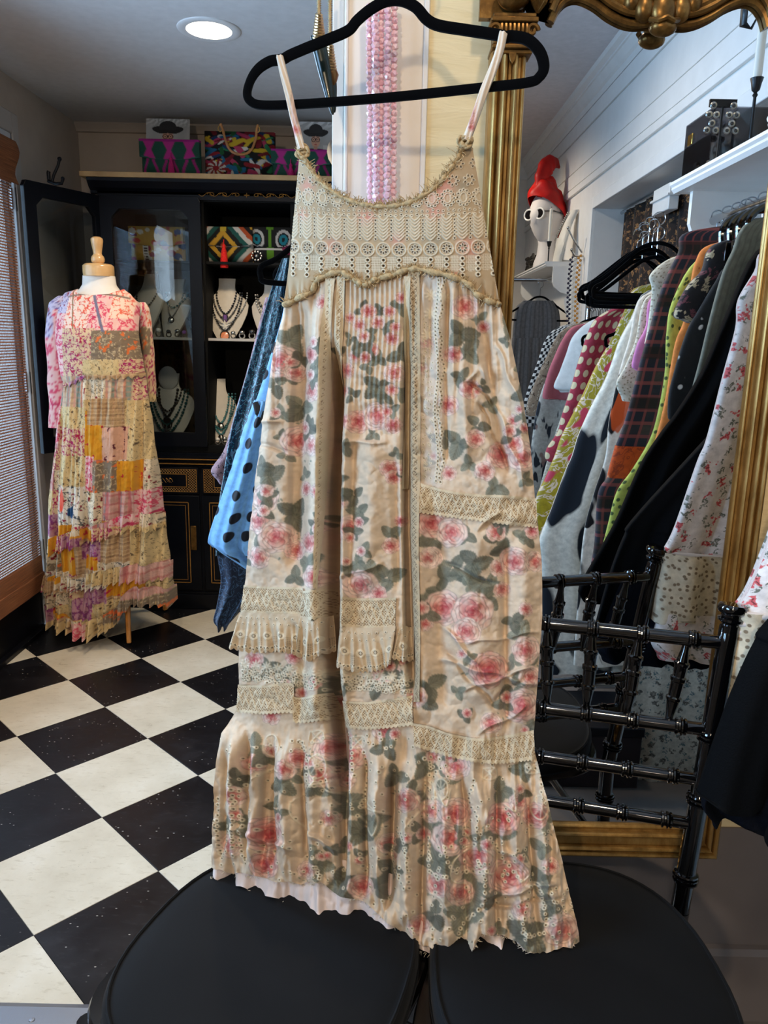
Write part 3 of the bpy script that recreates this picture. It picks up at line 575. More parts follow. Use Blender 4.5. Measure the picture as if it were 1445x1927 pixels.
# ---------------------------------------------------------------- embroidery: height (m) and colour layers on the same chart
CREAM = lin((226, 212, 184)).astype(np.float32); HOLE = lin((66, 50, 38)).astype(np.float32)
HT = np.zeros((RH, RW), np.float32)
def eyelet(img, cx, cy, ro, ri, amp=.0012, el=1.0, ang=0):
    sl = window(cx, cy, ro * 1.5 + 2)
    if sl[0].stop <= sl[0].start or sl[1].stop <= sl[1].start: return
    c, s = math.cos(ang), math.sin(ang); dx, dy = XX[sl] - cx, YY[sl] - cy; u, v = dx * c + dy * s, (-dx * s + dy * c) / el
    rho = np.hypot(u, v); ringa = sst(ro + .7, ro - .4, rho); hole = sst(ri + .5, ri - .5, rho)
    blend(img, sl, CREAM * 1.0, ringa * .92); blend(img, sl, HOLE, hole * .95); HT[sl] = np.maximum(HT[sl], amp * ringa) * (1 - hole) - .0012 * hole
def cord(img, pts, w=1.5, amp=.0014, a=.9):
    P = spline(pts, max(8, int(sum(math.hypot(pts[i + 1][0] - pts[i][0], pts[i + 1][1] - pts[i][1]) for i in range(len(pts) - 1)) / 1.2)))
    for x, y in P:
        sl = window(x, y, w + 2)
        if sl[0].stop <= sl[0].start or sl[1].stop <= sl[1].start: continue
        k = np.exp(-((XX[sl] - x) ** 2 + (YY[sl] - y) ** 2) / (w * w)); blend(img, sl, CREAM, np.clip(k * a * .5, 0, 1)); HT[sl] = np.maximum(HT[sl], amp * k)
def wheel(img, cx, cy, r, n=8, el=1.0):
    P = [(cx + r * math.cos(t), cy + r * el * math.sin(t)) for t in np.linspace(0, 2 * PI, 17)]; cord(img, P, 1.5); 
    for i in range(n):
        a = 2 * PI * i / n; cord(img, [(cx + .15 * r * math.cos(a), cy + .15 * r * el * math.sin(a)), (cx + .8 * r * math.cos(a), cy + .8 * r * el * math.sin(a))], 1.1, .0008)
# bottom tier: scattered eyelets, wheels, cords
TIER = PRINT.copy(); rs_ = np.random.RandomState(23)
def c2(x, y): return 380 + x * .512, 1350 + y * .512
def row(img, pts, step, ro=4.0, ri=1.7, jit=1.0):
    q = [c2(*p) for p in pts]; L = sum(math.hypot(q[i + 1][0] - q[i][0], q[i + 1][1] - q[i][1]) for i in range(len(q) - 1))
    for x, y in spline(q, max(2, int(L / step))): eyelet(img, x + rs_.uniform(-jit, jit), y + rs_.uniform(-jit, jit), ro * rs_.uniform(.85, 1.15), ri)
for pts in ([(120, 200), (130, 330), (125, 480)], [(380, 90), (400, 160), (410, 250), (470, 230)], [(540, 60), (560, 130), (570, 210)], [(600, 130), (610, 250), (590, 330)], [(820, 150), (860, 200), (830, 260)], [(835, 440), (840, 560), (900, 580)], [(890, 470), (930, 560), (1040, 560)], [(1010, 520), (1035, 580), (1030, 680), (960, 760), (940, 830), (990, 820)],
            [(1000, 230), (980, 300), (1010, 370), (1000, 460)], [(1190, 180), (1240, 200), (1250, 300)], [(1210, 600), (1190, 680), (1170, 760), (1190, 800), (1250, 790)], [(1230, 610), (1250, 680), (1260, 760)], [(720, 400), (700, 520), (750, 620)], [(740, 420), (760, 520), (770, 620)], [(590, 500), (610, 560), (640, 480)], [(420, 480), (440, 560), (450, 590)], [(160, 380), (150, 470), (170, 540)], [(60, 300), (60, 420), (70, 520)], [(100, 420), (130, 440), (120, 540)], [(1060, 440), (1100, 510), (1170, 600)], [(640, 100), (660, 60)], [(860, 640), (870, 560)], [(1300, 700), (1280, 640)]): row(TIER, pts, 8.5, 3.8, 1.6, 1.6)
for _ in range(420):
    x = rs_.uniform(400, 1080); y = rs_.uniform(1380, 1780); eyelet(TIER, x, y, rs_.uniform(2.6, 3.8), 1.4)
for x, y, r in ((265, 105, 30), (440, 180, 32), (825, 275, 32), (880, 260, 28), (1240, 330, 32)): wheel(TIER, *c2(x, y), r * .512, 8, 1.35)
for x, y in ((430, 70), (580, 90), (1055, 205), (1215, 185)):
    for dx, dy in ((-16, -16), (16, -16), (16, 16), (-16, 16)): cord(TIER, [c2(x, y), c2(x + dx * 1.2, y + dy * 1.2)], 1.5)
    cord(TIER, [c2(x - 22, y - 18), c2(x + 22, y - 18), c2(x + 22, y + 18), c2(x - 22, y + 18), c2(x - 22, y - 18)], 1.4)
for pts in ([(345, 315), (420, 250), (440, 235), (470, 265), (505, 280)], [(345, 310), (350, 360), (385, 400)], [(420, 250), (500, 230)], [(600, 330), (640, 340), (690, 350)], [(600, 300), (660, 360), (640, 430), (590, 360)], [(740, 420), (800, 350), (830, 330)], [(950, 400), (990, 460), (960, 480)], [(1000, 470), (930, 520), (920, 590), (970, 610)], [(1040, 480), (1080, 520), (1070, 570), (1030, 560)], [(1150, 560), (1170, 600), (1210, 560), (1190, 510)], [(1110, 320), (1150, 340), (1140, 260)], [(870, 280), (900, 320), (915, 260)], [(200, 235), (260, 190), (300, 200)], [(1210, 440), (1250, 420)], [(840, 640), (880, 660), (905, 700)]): cord(TIER, [c2(*p) for p in pts], 1.6, .0018)
# bodice: rows of broderie on cream over a faint print
BOD = (PRINT * .25 + lin((166, 140, 102)).astype(np.float32) * .75); rs_ = np.random.RandomState(31)
for x, y, r in ((690, 410, 16), (702, 408, 10), (820, 370, 24), (840, 350, 20), (630, 465, 18), (885, 470, 22), (875, 460, 14), (820, 400, 16), (570, 405, 12), (750, 450, 14), (580, 350, 16), (855, 520, 14)): 
    sl = window(x, y, r * 1.3); k = np.exp(-(((XX[sl] - x) ** 2 + (YY[sl] - y) ** 2) / (r * r * .8))); blend(BOD, sl, lin((206, 128, 116)).astype(np.float32), (k * .55).astype(np.float32))
for x, y, r in ((820, 452, 22), (585, 480, 20), (880, 430, 18), (740, 370, 14), (620, 390, 14), (870, 350, 14)):
    sl = window(x, y, r * 1.3); k = np.exp(-(((XX[sl] - x) ** 2 + (YY[sl] - y) ** 2) / (r * r * .8))); blend(BOD, sl, lin((128, 122, 104)).astype(np.float32), (k * .5).astype(np.float32))
def sag(x): return -6 * ((x - 735) / 180.0) ** 2 + 8     # the rows dip a little in the middle
for i in range(15):
    x = 552 + i * 29.0; yb = 462 + sag(x)
    for j in range(8): a = 2 * PI * j / 8; eyelet(BOD, x + 6.4 * math.cos(a), yb + 6.4 * math.sin(a), 3.6, 2.5, .0010, .66, a)
    cord(BOD, [(x + 12.5 * math.cos(t), yb + 12.5 * math.sin(t)) for t in np.linspace(0, 2 * PI, 15)], 1.5, .0014)
    for q in range(7):
        y = yb - 20 - q * 6.2
        for s in (-1, 1): cord(BOD, [(x, y + 3), (x + s * 5, y - 1), (x + s * 9.5, y - 6.5)], 1.6, .0013)
    for q in range(6): eyelet(BOD, x + 14.5, yb - 20 - q * 7.0, 3.0, 1.6, .0008)
    for q in range(4): eyelet(BOD, x, yb + 20 + q * 10.5, 4.8, 2.4, .0014)
    xa = x + 14.5; sl = window(xa, yb + 28, 19); inside = ((np.abs(XX[sl] - xa) < 9) & (YY[sl] > yb + 13) & (YY[sl] < yb + 44 - .05 * (XX[sl] - xa) ** 2)).astype(np.float32)
    net = ((np.abs(((XX[sl]) % 3.2) - 1.6) < .55) | (np.abs((YY[sl] % 3.2) - 1.6) < .55)).astype(np.float32); blend(BOD, sl, CREAM, inside * net * .85); blend(BOD, sl, HOLE * 1.6, inside * (1 - net) * .35)
    for q in range(3): eyelet(BOD, x + 4 + q * 9.5, yb - 66 + 2 * math.sin(q), 2.7, 1.2, .0008); eyelet(BOD, x + 4 + q * 9.5, yb - 74 + 2 * math.sin(q), 2.4, 1.1, .0008)
    xo, yo = x + 2, yb - 95
    for j in range(12): a = 2 * PI * j / 12; eyelet(BOD, xo + 11.5 * math.cos(a), yo + 14.5 * math.sin(a), 3.0, 1.6, .0009)
    cord(BOD, [(xo + 6.5 * math.cos(t), yo + 9 * math.sin(t)) for t in np.linspace(0, 2 * PI, 11)], 1.3, .0012)
    for q in (-3, 0, 3): cord(BOD, [(xo + q, yo - 5), (xo + q, yo + 5)], .9, .0006)
    for j in range(7): a = 2 * PI * j / 7; eyelet(BOD, x + 12 + 8 * math.cos(a), yb - 128 + 8 * math.sin(a), 3.6, 2.3, .001, .7, a)
    for j in range(6): a = 2 * PI * j / 6; eyelet(BOD, x + 22 + 7 * math.cos(a), yb - 160 + 7 * math.sin(a), 3.6, 2.3, .001, .7, a)
# panel embroidery on the skirt: eyelet band beside the taupe lace, star flowers, leaf band low left
SK = PRINT.copy(); rs_ = np.random.RandomState(41)
tul = sst(792, 797, XX) * sst(838, 832, XX) * sst(925, 900, YY) * (YY > 500); SK = SK * (1 - .5 * tul[..., None]) + lin((196, 188, 178)).astype(np.float32) * (.5 * tul[..., None])
for y in np.arange(520, 905, 7.4):
    for dx in (0, 8 + 3 * math.sin(y / 9)): eyelet(SK, 824 + 3 * math.sin(y / 26) + dx - (y - 520) * .004, y + dx * .3, 3.3, 1.6)
for y in np.arange(600, 900, 9):
    for _ in range(3): eyelet(SK, rs_.uniform(797, 817), y + rs_.uniform(-4, 4), 2.0, .9, .0006)
for x, y in ((812, 555), (812, 590), (806, 630), (836, 560)):
    for j in range(8): a = 2 * PI * j / 8 + .2; cord(SK, [(x + 2 * math.cos(a), y + 2 * math.sin(a)), (x + 10 * math.cos(a), y + 10 * math.sin(a))], 1.7, .0012)
for x0, x1, y0, sl_ in ((452, 618, 1236, .12), (644, 776, 1252, .08)):
    for _ in range(150):
        x = rs_.uniform(x0, x1); y = y0 + rs_.uniform(16, 44) + (x - x0) * sl_; eyelet(SK, x, y, rs_.uniform(2.6, 3.6), 1.5)
    for x in np.arange(x0 + 8, x1, 22):
        for j in range(8): a = 2 * PI * j / 8; cord(SK, [(x + 2 * math.cos(a), y0 + 12 + (x - x0) * sl_ + 2 * math.sin(a)), (x + 9 * math.cos(a), y0 + 12 + (x - x0) * sl_ + 8 * math.sin(a))], 1.5, .0012)
# ---------------------------------------------------------------- folds (m towards the viewer) on the chart
FD = np.zeros((RH, RW), np.float32)
def fold(path, w, d, fade=40):
    P = np.array(sorted(path, key=lambda p: p[1]), float); y = YY[:, 0]; xc = np.interp(y, P[:, 1], P[:, 0]); ww = w if np.isscalar(w) else np.interp(y, P[:, 1], w)
    e = sst(P[0, 1] - 1, P[0, 1] + fade, y) * sst(P[-1, 1] + 1, P[-1, 1] - fade, y); global FD
    FD += (d * e)[:, None] * np.exp(-((XX - xc[:, None]) / (ww[:, None] if not np.isscalar(ww) else ww)) ** 2)
fold([(634, 620), (628, 800), (622, 1000), (624, 1250), (634, 1400), (640, 1520)], 9, -.034, 120)
fold([(606, 560), (604, 900), (596, 1100), (604, 1380)], 14, .010, 60); fold([(655, 700), (652, 1000), (650, 1370)], 14, .010, 90)
fold([(770, 560), (766, 800), (768, 1000), (774, 1150), (780, 1340)], 7, -.014, 80); fold([(790, 900), (800, 1360)], 16, .008, 60)
fold([(572, 560), (566, 660), (556, 900), (552, 1090)], 16, -.010, 40); fold([(528, 590), (505, 800), (488, 1080)], 16, .007)
fold([(905, 590), (930, 760), (950, 900)], 12, -.009); fold([(948, 600), (975, 760), (990, 900)], 10, .006); fold([(866, 570), (872, 700), (880, 880)], 11, .006)
fold([(842, 545), (838, 700), (842, 880)], 5, -.005); fold([(705, 820), (702, 1000), (690, 1120)], 22, .009); fold([(745, 850), (752, 1120)], 7, -.006); fold([(668, 820), (660, 1120)], 7, -.006)
fold([(900, 980), (890, 1150), (905, 1340)], 34, .008); fold([(952, 1010), (950, 1200), (955, 1380)], 8, -.007); fold([(985, 1000), (985, 1380)], 16, .005); fold([(835, 1000), (828, 1180), (838, 1340)], 10, -.005)
fold([(560, 1170), (562, 1240)], 4, -.006, 12); fold([(575, 1165), (568, 1380)], 8, -.005)
for x, y0, y1, dx, w, d in ((425, 1390, 1630, -8, 6, -.008), (445, 1380, 1640, -6, 9, .009), (468, 1370, 1640, 0, 6, -.010), (492, 1380, 1650, -10, 11, .011), (515, 1380, 1650, 4, 6, -.011), (545, 1390, 1660, 2, 14, .010), (570, 1380, 1600, 10, 5, -.008), (600, 1390, 1670, -4, 13, .010), (641, 1380, 1690, 6, 7, -.020),
                           (668, 1390, 1690, 0, 12, .010), (690, 1400, 1700, 2, 5, -.010), (715, 1400, 1700, 0, 10, .010), (742, 1420, 1720, -12, 7, -.017), (770, 1420, 1760, -2, 12, .013), (800, 1430, 1790, -8, 6, -.014), (835, 1440, 1800, 6, 16, .012), (868, 1440, 1790, 12, 5, -.010), (905, 1450, 1790, -4, 15, .010), (935, 1450, 1780, -2, 5, -.010), (965, 1450, 1790, 14, 14, .010), (990, 1450, 1700, 20, 5, -.009), (1010, 1470, 1790, 40, 12, .009), (500, 1500, 1650, -8, 5, -.006), (580, 1520, 1660, 6, 6, -.007), (860, 1600, 1790, -6, 8, .006), (1000, 1600, 1780, 10, 6, -.006)):
    fold([(x, y0), (x + dx * .4, (y0 + y1) / 2), (x + dx, y1)], w, d, 55)
# tucks of the middle panel, gathers under the bodice and at the tier seam
xx = (XX - 705 - 6 * np.sin(YY / 70)); tk = sst(645, 655, XX) * sst(765, 757, XX) * sst(500, 530, YY) * sst(880, 700, YY)
FD += .0022 * tk * (np.abs(((xx / 9.2) % 1) - .5) * 2 - .5)
g1 = vnoise(RH, RW, 11, 51, 2, 260); g2 = vnoise(RH, RW, 26, 61, 3, 110); wr = vnoise(RH, RW, 46, 71, 4, 46); wr2 = vnoise(RH, RW, 26, 77, 3, 40)
FD += .0075 * g1 * sst(520, 560, YY) * sst(840, 600, YY) * (1 - tk)
FD += .0100 * g2 * sst(1355, 1400, YY) * (1 + .3 * sst(1500, 1700, YY)); FD += .005 * (np.abs(wr) - .35) * sst(520, 700, YY) * sst(1420, 1340, YY) + .0062 * (np.abs(wr2) - .3) * sst(1400, 1480, YY)
cre = np.zeros_like(FD)
for (x0, y0), (x1, y1), w, d in (((830, 1240), (1010, 1290), 5, .006), ((840, 1225), (930, 1330), 5, -.005), ((870, 1300), (1000, 1255), 4, .005), ((835, 1180), (900, 1250), 4, .005), ((930, 1320), (985, 1275), 4, -.004), ((900, 1380), (990, 1330), 4, .005), ((895, 1000), (940, 960), 5, .004), ((905, 690), (990, 920), 5, .005), ((900, 760), (960, 890), 5, -.006), ((880, 720), (930, 760), 4, -.005), ((935, 650), (1000, 820), 5, .005),
                                 ((880, 720), (900, 700), 4, .005), ((470, 800), (530, 790), 4, .004), ((480, 835), (540, 850), 4, -.004), ((650, 835), (730, 830), 4, .004), ((1000, 640), (950, 560), 4, .004), ((440, 1560), (560, 1600), 5, .006), ((900, 1690), (1040, 1660), 5, .007), ((900, 1710), (1050, 1690), 5, -.006), ((590, 1570), (640, 1600), 5, .006), ((940, 1600), (1000, 1630), 5, .005), ((640, 1090), (720, 1060), 4, .004), ((840, 1060), (930, 1100), 4, -.004), ((880, 1210), (1010, 1190), 3, .003)):
    L = math.hypot(x1 - x0, y1 - y0); ux, uy = (x1 - x0) / L, (y1 - y0) / L; s = (XX - x0) * ux + (YY - y0) * uy; v = -(XX - x0) * uy + (YY - y0) * ux + 3 * np.sin(s / 14)
    FD += d * np.exp(-(v / w) ** 2) * sst(-8, 12, s) * sst(L + 8, L - 12, s)
def lap(path, drop, wid, fade=60):      # one panel lapping over the next: sharp drop, slow return to the right
    global FD
    P = np.array(path, float); y = YY[:, 0]; xc = np.interp(y, P[:, 1], P[:, 0]); e = sst(P[0, 1], P[0, 1] + fade, y) * sst(P[-1, 1], P[-1, 1] - fade, y); d = XX - xc[:, None]
    FD += -(drop * e)[:, None] * sst(-2, 4, d) * (1 - sst(wid * .35, wid, d))
FD *= 1.75
lap([(632, 640), (620, 800), (614, 1000), (613, 1250), (628, 1400), (636, 1560)], .048, 40, 140); lap([(760, 640), (758, 800), (758, 1000), (762, 1180), (768, 1320)], .022, 22, 90); lap([(734, 1440), (728, 1600), (726, 1730)], .028, 24); lap([(640, 1400), (646, 1560), (648, 1690)], .024, 22); lap([(555, 620), (545, 800), (540, 1080)], .012, 50, 80); lap([(500, 1400), (494, 1640)], .02, 20); lap([(868, 1460), (880, 1700)], .016, 20)
def samp(R, px, py):
    x = np.clip(px - RX0, 0, RW - 1.01); y = np.clip(py - RY0, 0, RH - 1.01); xi = x.astype(int); yi = y.astype(int); fx = x - xi; fy = y - yi
    if R.ndim == 3: fx = fx[..., None]; fy = fy[..., None]
    return (R[yi, xi] * (1 - fx) + R[yi, xi + 1] * fx) * (1 - fy) + (R[yi + 1, xi] * (1 - fx) + R[yi + 1, xi + 1] * fx) * fy
def bulge(px, py):
    u = np.clip((px - xl(py)) / (xr(py) - xl(py)), 0, 1); return .030 * (1 - np.abs(2 * u - 1) ** 3.2) - .012
def lay(px, py, off=0.0, h=0.0, fold_k=1.0):     # cloth lifted off the hanging plane: outward, and upward where the skirt flares
    P = dpts(px, py); up = np.clip((CAM_H - P[..., 2]) * .95, -.3, .8); D = np.stack([-.12 * np.ones_like(up), -np.ones_like(up), up], -1)
    return P + D * (bulge(px, py) + fold_k * samp(FD, px, py) + off + h)[..., None]
def mesh_px(poly_l, poly_r, nx, ny, top=None, bot=None):
    """chart grid between a left and a right edge; optional curved top and bottom lines y(x)"""
    v = np.linspace(0, 1, ny)[:, None]; u = np.linspace(0, 1, nx)[None]
    L = spline(poly_l, ny); R = spline(poly_r, ny); px = L[:, :1] * (1 - u) + R[:, :1] * u; py = L[:, 1:] * (1 - u) + R[:, 1:] * u
    if top is not None:
        T_ = np.interp(px[0], [p[0] for p in top], [p[1] for p in top]); B_2 = np.interp(px[-1], [p[0] for p in bot], [p[1] for p in bot]) if bot is not None else py[-1]
        py = T_[None] * (1 - v) + B_2[None] * v
    return px, py
def mat_cloth(name, rough=.85, weave=1400, bump=.25, sheen=.15, trans=0, sp=.25):
    k = NT(name); a = k.n('Attribute', attribute_name='Col'); k.put(k.b.inputs['Base Color'], a.outputs['Color']); k.set(rough=rough, sheen=sheen, spec=sp)
    nz = k.noise(k.uv(src='Object'), weave, 2); k.bump(nz, bump, .0006); return k.m
M_COT = mat_cloth('printed_cotton'); M_LACE = mat_cloth('cotton_lace', .9, 900, .5)
drs = thing('floral_slip_dress', 'long cream slip dress printed with pink roses, lace bands, hanging on the black hanger', 'dress', tuple(dpl(735, 900)))
sheet_ = lambda name, px, py, img, off=0.0, hk=1.0, fk=1.0, mat=None, par=None: sheet(name, lay(px, py, off, hk * samp(HT, px, py), fk), mat or M_COT, par or drs, samp(img, px, py))
# yoke
NECK = [(561, 282), (575, 302), (592, 326), (612, 346), (640, 366), (675, 381), (710, 388), (745, 387), (780, 378), (808, 362), (832, 340), (852, 312), (866, 288), (878, 268), (890, 280)]
WAIST = [(533, 574), (560, 563), (590, 549), (600, 529), (619, 519), (646, 512), (668, 523), (686, 535), (700, 534), (712, 525), (739, 519), (766, 509), (785, 506), (819, 512), (855, 522), (882, 535), (898, 555), (918, 566), (940, 573)]
v = np.linspace(0, 1, 260)[:, None]; u = np.linspace(0, 1, 330)[None]
tx = 562 + (889 - 562) * u; ty = np.interp(tx, [p[0] for p in NECK], [p[1] for p in NECK]); bx = 533 + (940 - 533) * u; by = np.interp(bx, [p[0] for p in WAIST], [p[1] for p in WAIST])
vs = v; px = tx * (1 - vs) + bx * vs; py = ty * (1 - vs) + by * vs
side = np.where(u < .5, (xl(py) - (562 * (1 - vs) + 533 * vs)) * (1 - 2 * u), (xr(py) - (889 * (1 - vs) + 940 * vs)) * (2 * u - 1)); px = px + side
sheet_('bodice', px, py, BOD, .006, 1.6)
# skirt, down to the tier seams
SEAM = [(412, 1345), (445, 1338), (520, 1345), (560, 1350), (568, 1366), (630, 1360), (640, 1372), (700, 1366), (780, 1362), (790, 1390), (840, 1420), (900, 1430), (1004, 1426), (1016, 1430)]
v = np.linspace(0, 1, 640)[:, None]; u = np.linspace(0, 1, 420)[None]
T0 = lambda x: np.interp(x, [p[0] for p in WAIST], [p[1] for p in WAIST]) - 4; B0 = lambda x: np.interp(x, [p[0] for p in SEAM], [p[1] for p in SEAM])
tx = 535 + 403 * u; bx = 440 + 566 * u; py = T0(tx) * (1 - v) + B0(bx) * v; px = xl(py) + (xr(py) - xl(py)) * u
sheet_('skirt', px, py, SK, .002, 1.3)
# bottom tier with uneven raw hem
HEM = [(398, 1628), (430, 1640), (470, 1648), (540, 1656), (575, 1664), (610, 1660), (650, 1684), (690, 1698), (735, 1734), (790, 1772), (830, 1792), (882, 1800), (892, 1772), (905, 1752), (960, 1766), (1000, 1790), (1060, 1786), (1098, 1791)]
v = np.linspace(0, 1, 300)[:, None]; u = np.linspace(0, 1, 520)[None]
bx = 400 + 698 * u; tx = 440 + 566 * u; py = (B0(tx) - 16) * (1 - v) + np.interp(bx, [p[0] for p in HEM], [p[1] for p in HEM]) * v + (2.0 * np.sin(u * 90 + 3 * np.sin(u * 23)) + 2.5 * np.sin(u * 37 + 1)) * v ** 8; px = tx * (1 - v) + bx * v; px = px + (xl(py) - 2 - (440 * (1 - v) + 400 * v)) * (1 - u) ** 3
sheet_('hem_tier', px, py, TIER, .001 + .011 * sst(.05, .4, v + 0 * u), 1.4)
# pale lining showing below
LIN_ = np.ones((RH, RW, 3), np.float32) * lin((226, 208, 200)).astype(np.float32); LIN_ = LIN_ * (1 - .22 * sst(.2, .8, vnoise(RH, RW, 40, 91, 3))[..., None] * (1 - lin((228, 190, 190)).astype(np.float32)))
LH = [(396, 1645), (420, 1662), (460, 1672), (500, 1682), (545, 1697), (590, 1717), (620, 1745), (690, 1756), (735, 1775), (770, 1780), (810, 1792), (880, 1797), (950, 1786), (1040, 1786), (1090, 1788)]
v = np.linspace(0, 1, 60)[:, None]; u = np.linspace(0, 1, 420)[None]; bx = 397 + (690 - 70 * (1 - v)) * u + 0 * v
by = np.interp(bx, [p[0] for p in LH], [p[1] for p in LH]); bx = np.clip(bx, 0, xr(by - 130 * (1 - v)) - 3); py = (by - 130) * (1 - v) + by * v + (1.2 * np.sin(u * 130 + 5 * np.sin(u * 17)) + 3.0 * np.sin(u * 41 + 2 * np.sin(u * 11))) * v ** 6; px = bx + 0 * v
lw_ = .010 * np.sin(u * 62 + 4 * np.sin(u * 9)) * v ** 2 + .002 * np.sin(u * 151 + 4 * np.sin(u * 19)) * v ** 3
sheet('lining', lay(px, py, -.006 + .010 * v ** 3, lw_, .5), M_COT, drs, samp(LIN_, px, py))
# back of the dress, so that it has a depth
v = np.linspace(0, 1, 90)[:, None]; u = np.linspace(0, 1, 60)[None]; ux_ = 566 + 320 * u; py = (np.interp(ux_, [p[0] for p in NECK], [p[1] for p in NECK]) + 14) * (1 - v) + (1630 + 130 * u) * v; px = xl(py) + (xr(py) - xl(py)) * (.004 + .992 * u)
sheet('back_panel', dpts(px, py) + DNH * (-.016 - .080 * (1 - np.abs(2 * u - 1) ** 3) + .006 * np.sin(u * 40) * v)[..., None], M_COT, drs, samp(LIN_, px, py))
# ---------------------------------------------------------------- lace bands and eyelet ruffles, each its own strip of cloth
def lace_tex(U, V, Wd, hole=(150, 124, 96)):
    """U along, V across in chart cells; returns colour and height of bobbin lace"""
    base = lin((208, 189, 157)).astype(np.float32); hc = lin(hole).astype(np.float32)
    a = (U + V) / 2.5; b = (U - V) / 2.5; net = np.maximum(np.abs(np.sin(PI * a * .5)), np.abs(np.sin(PI * b * .5))) < .80
    zz = np.abs((U / 26 % 1) - .5) * 2; band = np.abs((V / Wd - .5) * 1.7 - (zz - .5)); solid = (band < .13) | (np.abs((V / Wd - .5) * 1.7 + (zz - .5)) < .13)
    edge = (V < 5) | (V > Wd - 5); pic = (np.abs(np.sin(PI * U / 7)) > .55) & ((V < 3) | (V > Wd - 3)); h = net & ~solid & ~edge
    cv = np.where(h[..., None], hc, base * (1 + .06 * np.sin(U * 1.9)[..., None] * np.sin(V * 2.1)[..., None])); return cv, np.where(h, -.0006, np.where(solid, .0009, .0004)).astype(np.float32) * 1.0
def strip(name, top, bot, nx, ny, off, tex, scal=0, fk=1.0, extra=None, mat=None):
    T_ = spline(top, nx); B2 = spline(bot, nx); v = np.linspace(0, 1, ny)[:, None, None]; Q = T_[None] * (1 - v) + B2[None] * v
    L = np.concatenate([[0], np.cumsum(np.hypot(*np.diff((T_ + B2) / 2, axis=0).T))]); Wd = float(np.hypot(*(T_ - B2).T).mean()); U = np.broadcast_to(L[None], (ny, nx)); V = np.broadcast_to(np.linspace(0, Wd, ny)[:, None], (ny, nx))
    if scal: Q[..., 1] += scal * np.abs(np.sin(PI * U / 7.5)) * (V / Wd) ** 6 - scal * .0
    c, h = tex(U, V, Wd); e = extra(U, V, Wd) if extra else 0
    return sheet(name, lay(Q[..., 0], Q[..., 1], off, h + e, fk), mat or M_LACE, drs, c)
lt = lambda U, V, Wd: lace_tex(U, V, Wd)
taupe = lambda U, V, Wd: tuple(q * (np.array([.78, .72, .66], np.float32) if i == 0 else 1) for i, q in enumerate(lace_tex(U, V, Wd, (110, 90, 70))))
strip('lace_band', [(789, 908), (840, 922), (900, 930), (950, 932), (1010, 938)], [(789, 962), (840, 970), (900, 978), (960, 986), (1012, 991)], 300, 56, .006, lt, 3)
strip('lace_band', [(780, 1360), (810, 1366), (850, 1380), (910, 1388), (1004, 1374)], [(782, 1400), (810, 1410), (860, 1424), (930, 1434), (1006, 1428)], 300, 60, .010, lt, 3)
strip('lace_band', [(456, 1101), (500, 1104), (570, 1106), (578, 1112), (618, 1108)], [(450, 1152), (500, 1154), (570, 1156), (580, 1166), (622, 1160)], 230, 52, .006, lt, 3)
strip('lace_band', [(650, 1123), (690, 1126), (748, 1124)], [(648, 1176), (690, 1181), (746, 1180)], 140, 54, .006, lt, 3)
strip('lace_band', [(446, 1288), (500, 1290), (555, 1286), (562, 1312), (620, 1304)], [(444, 1338), (500, 1342), (556, 1340), (562, 1358), (630, 1352)], 230, 50, .010, lt, 3)
strip('lace_band', [(640, 1318), (700, 1320), (778, 1308)], [(638, 1366), (700, 1370), (780, 1362)], 190, 50, .010, lt, 3)
strip('lace_band', [(636, 524), (628, 640), (620, 800), (614, 960), (606, 1108)], [(618, 524), (612, 640), (606, 800), (603, 960), (600, 1108)], 420, 20, .008, lt, 2)
strip('lace_band', [(792, 512), (794, 700), (793, 900), (792, 1040), (794, 1200), (792, 1320)], [(771, 512), (768, 700), (768, 900), (770, 1040), (775, 1200), (780, 1320)], 520, 26, .007, taupe, 1)
strip('lace_band', [(776, 520), (772, 700), (766, 920)], [(764, 520), (762, 700), (758, 920)], 300, 16, .009, lt, 2)
strip('lace_band', [(655, 520), (650, 640), (640, 760)], [(640, 520), (634, 640), (628, 760)], 200, 18, .007, lt, 2)
def eyelet_tex(U, V, Wd):
    base = lin((200, 178, 148)).astype(np.float32); c = np.ones(U.shape + (3,), np.float32) * base; h = np.zeros(U.shape, np.float32)
    def ringf(du, dv, ro, ri):
        nonlocal c, h
        r = np.hypot(du, dv); k = sst(ro + .6, ro - .4, r); hl = sst(ri + .5, ri - .5, r); c = c * (1 - .7 * k[..., None]) + CREAM * .7 * k[..., None]; c = c * (1 - hl[..., None] * .9) + HOLE * hl[..., None] * .9; h = np.maximum(h, .001 * k) * (1 - hl)
    per = 27.0; um = (U % per) - per / 2
    ringf(um, V - Wd * .60, 7.5, 3.4); ringf(um, V - Wd * .60, 2.2, .1)
    for q in range(-2, 3): ringf(um - q * 5.4, V - (Wd - 5.5 + abs(q) * -1.6), 2.9, 1.3)
    ringf(((U + 6) % 13.5) - 6.75, V - Wd * .30, 2.2, 1.0); ringf((U % 13.5) - 6.75, V - Wd * .14, 2.2, 1.0)
    net = (np.abs((U % 3) - 1.5) < .5) | (np.abs((V % 3) - 1.5) < .5); pan = (np.abs(np.abs(um) - per / 2) < 5) & (V > Wd * .62) & (V < Wd * .88); c = np.where((pan & ~net)[..., None], c * .62, c); return c, h
def ruf(a, ph, per=24.0): return lambda U, V, Wd: (a * (V / Wd) ** 1.1 * (np.sin(2 * PI * U / per + ph + 1.3 * np.sin(U / 31)) + .5 * np.sin(2 * PI * U / (per * .43) + ph))).astype(np.float32) + .006 * (V / Wd)
strip('eyelet_ruffle', [(449, 1152), (500, 1154), (572, 1156)], [(433, 1218), (480, 1226), (530, 1224), (562, 1230)], 230, 70, .009, eyelet_tex, 4, .7, ruf(.006, .4, 30))
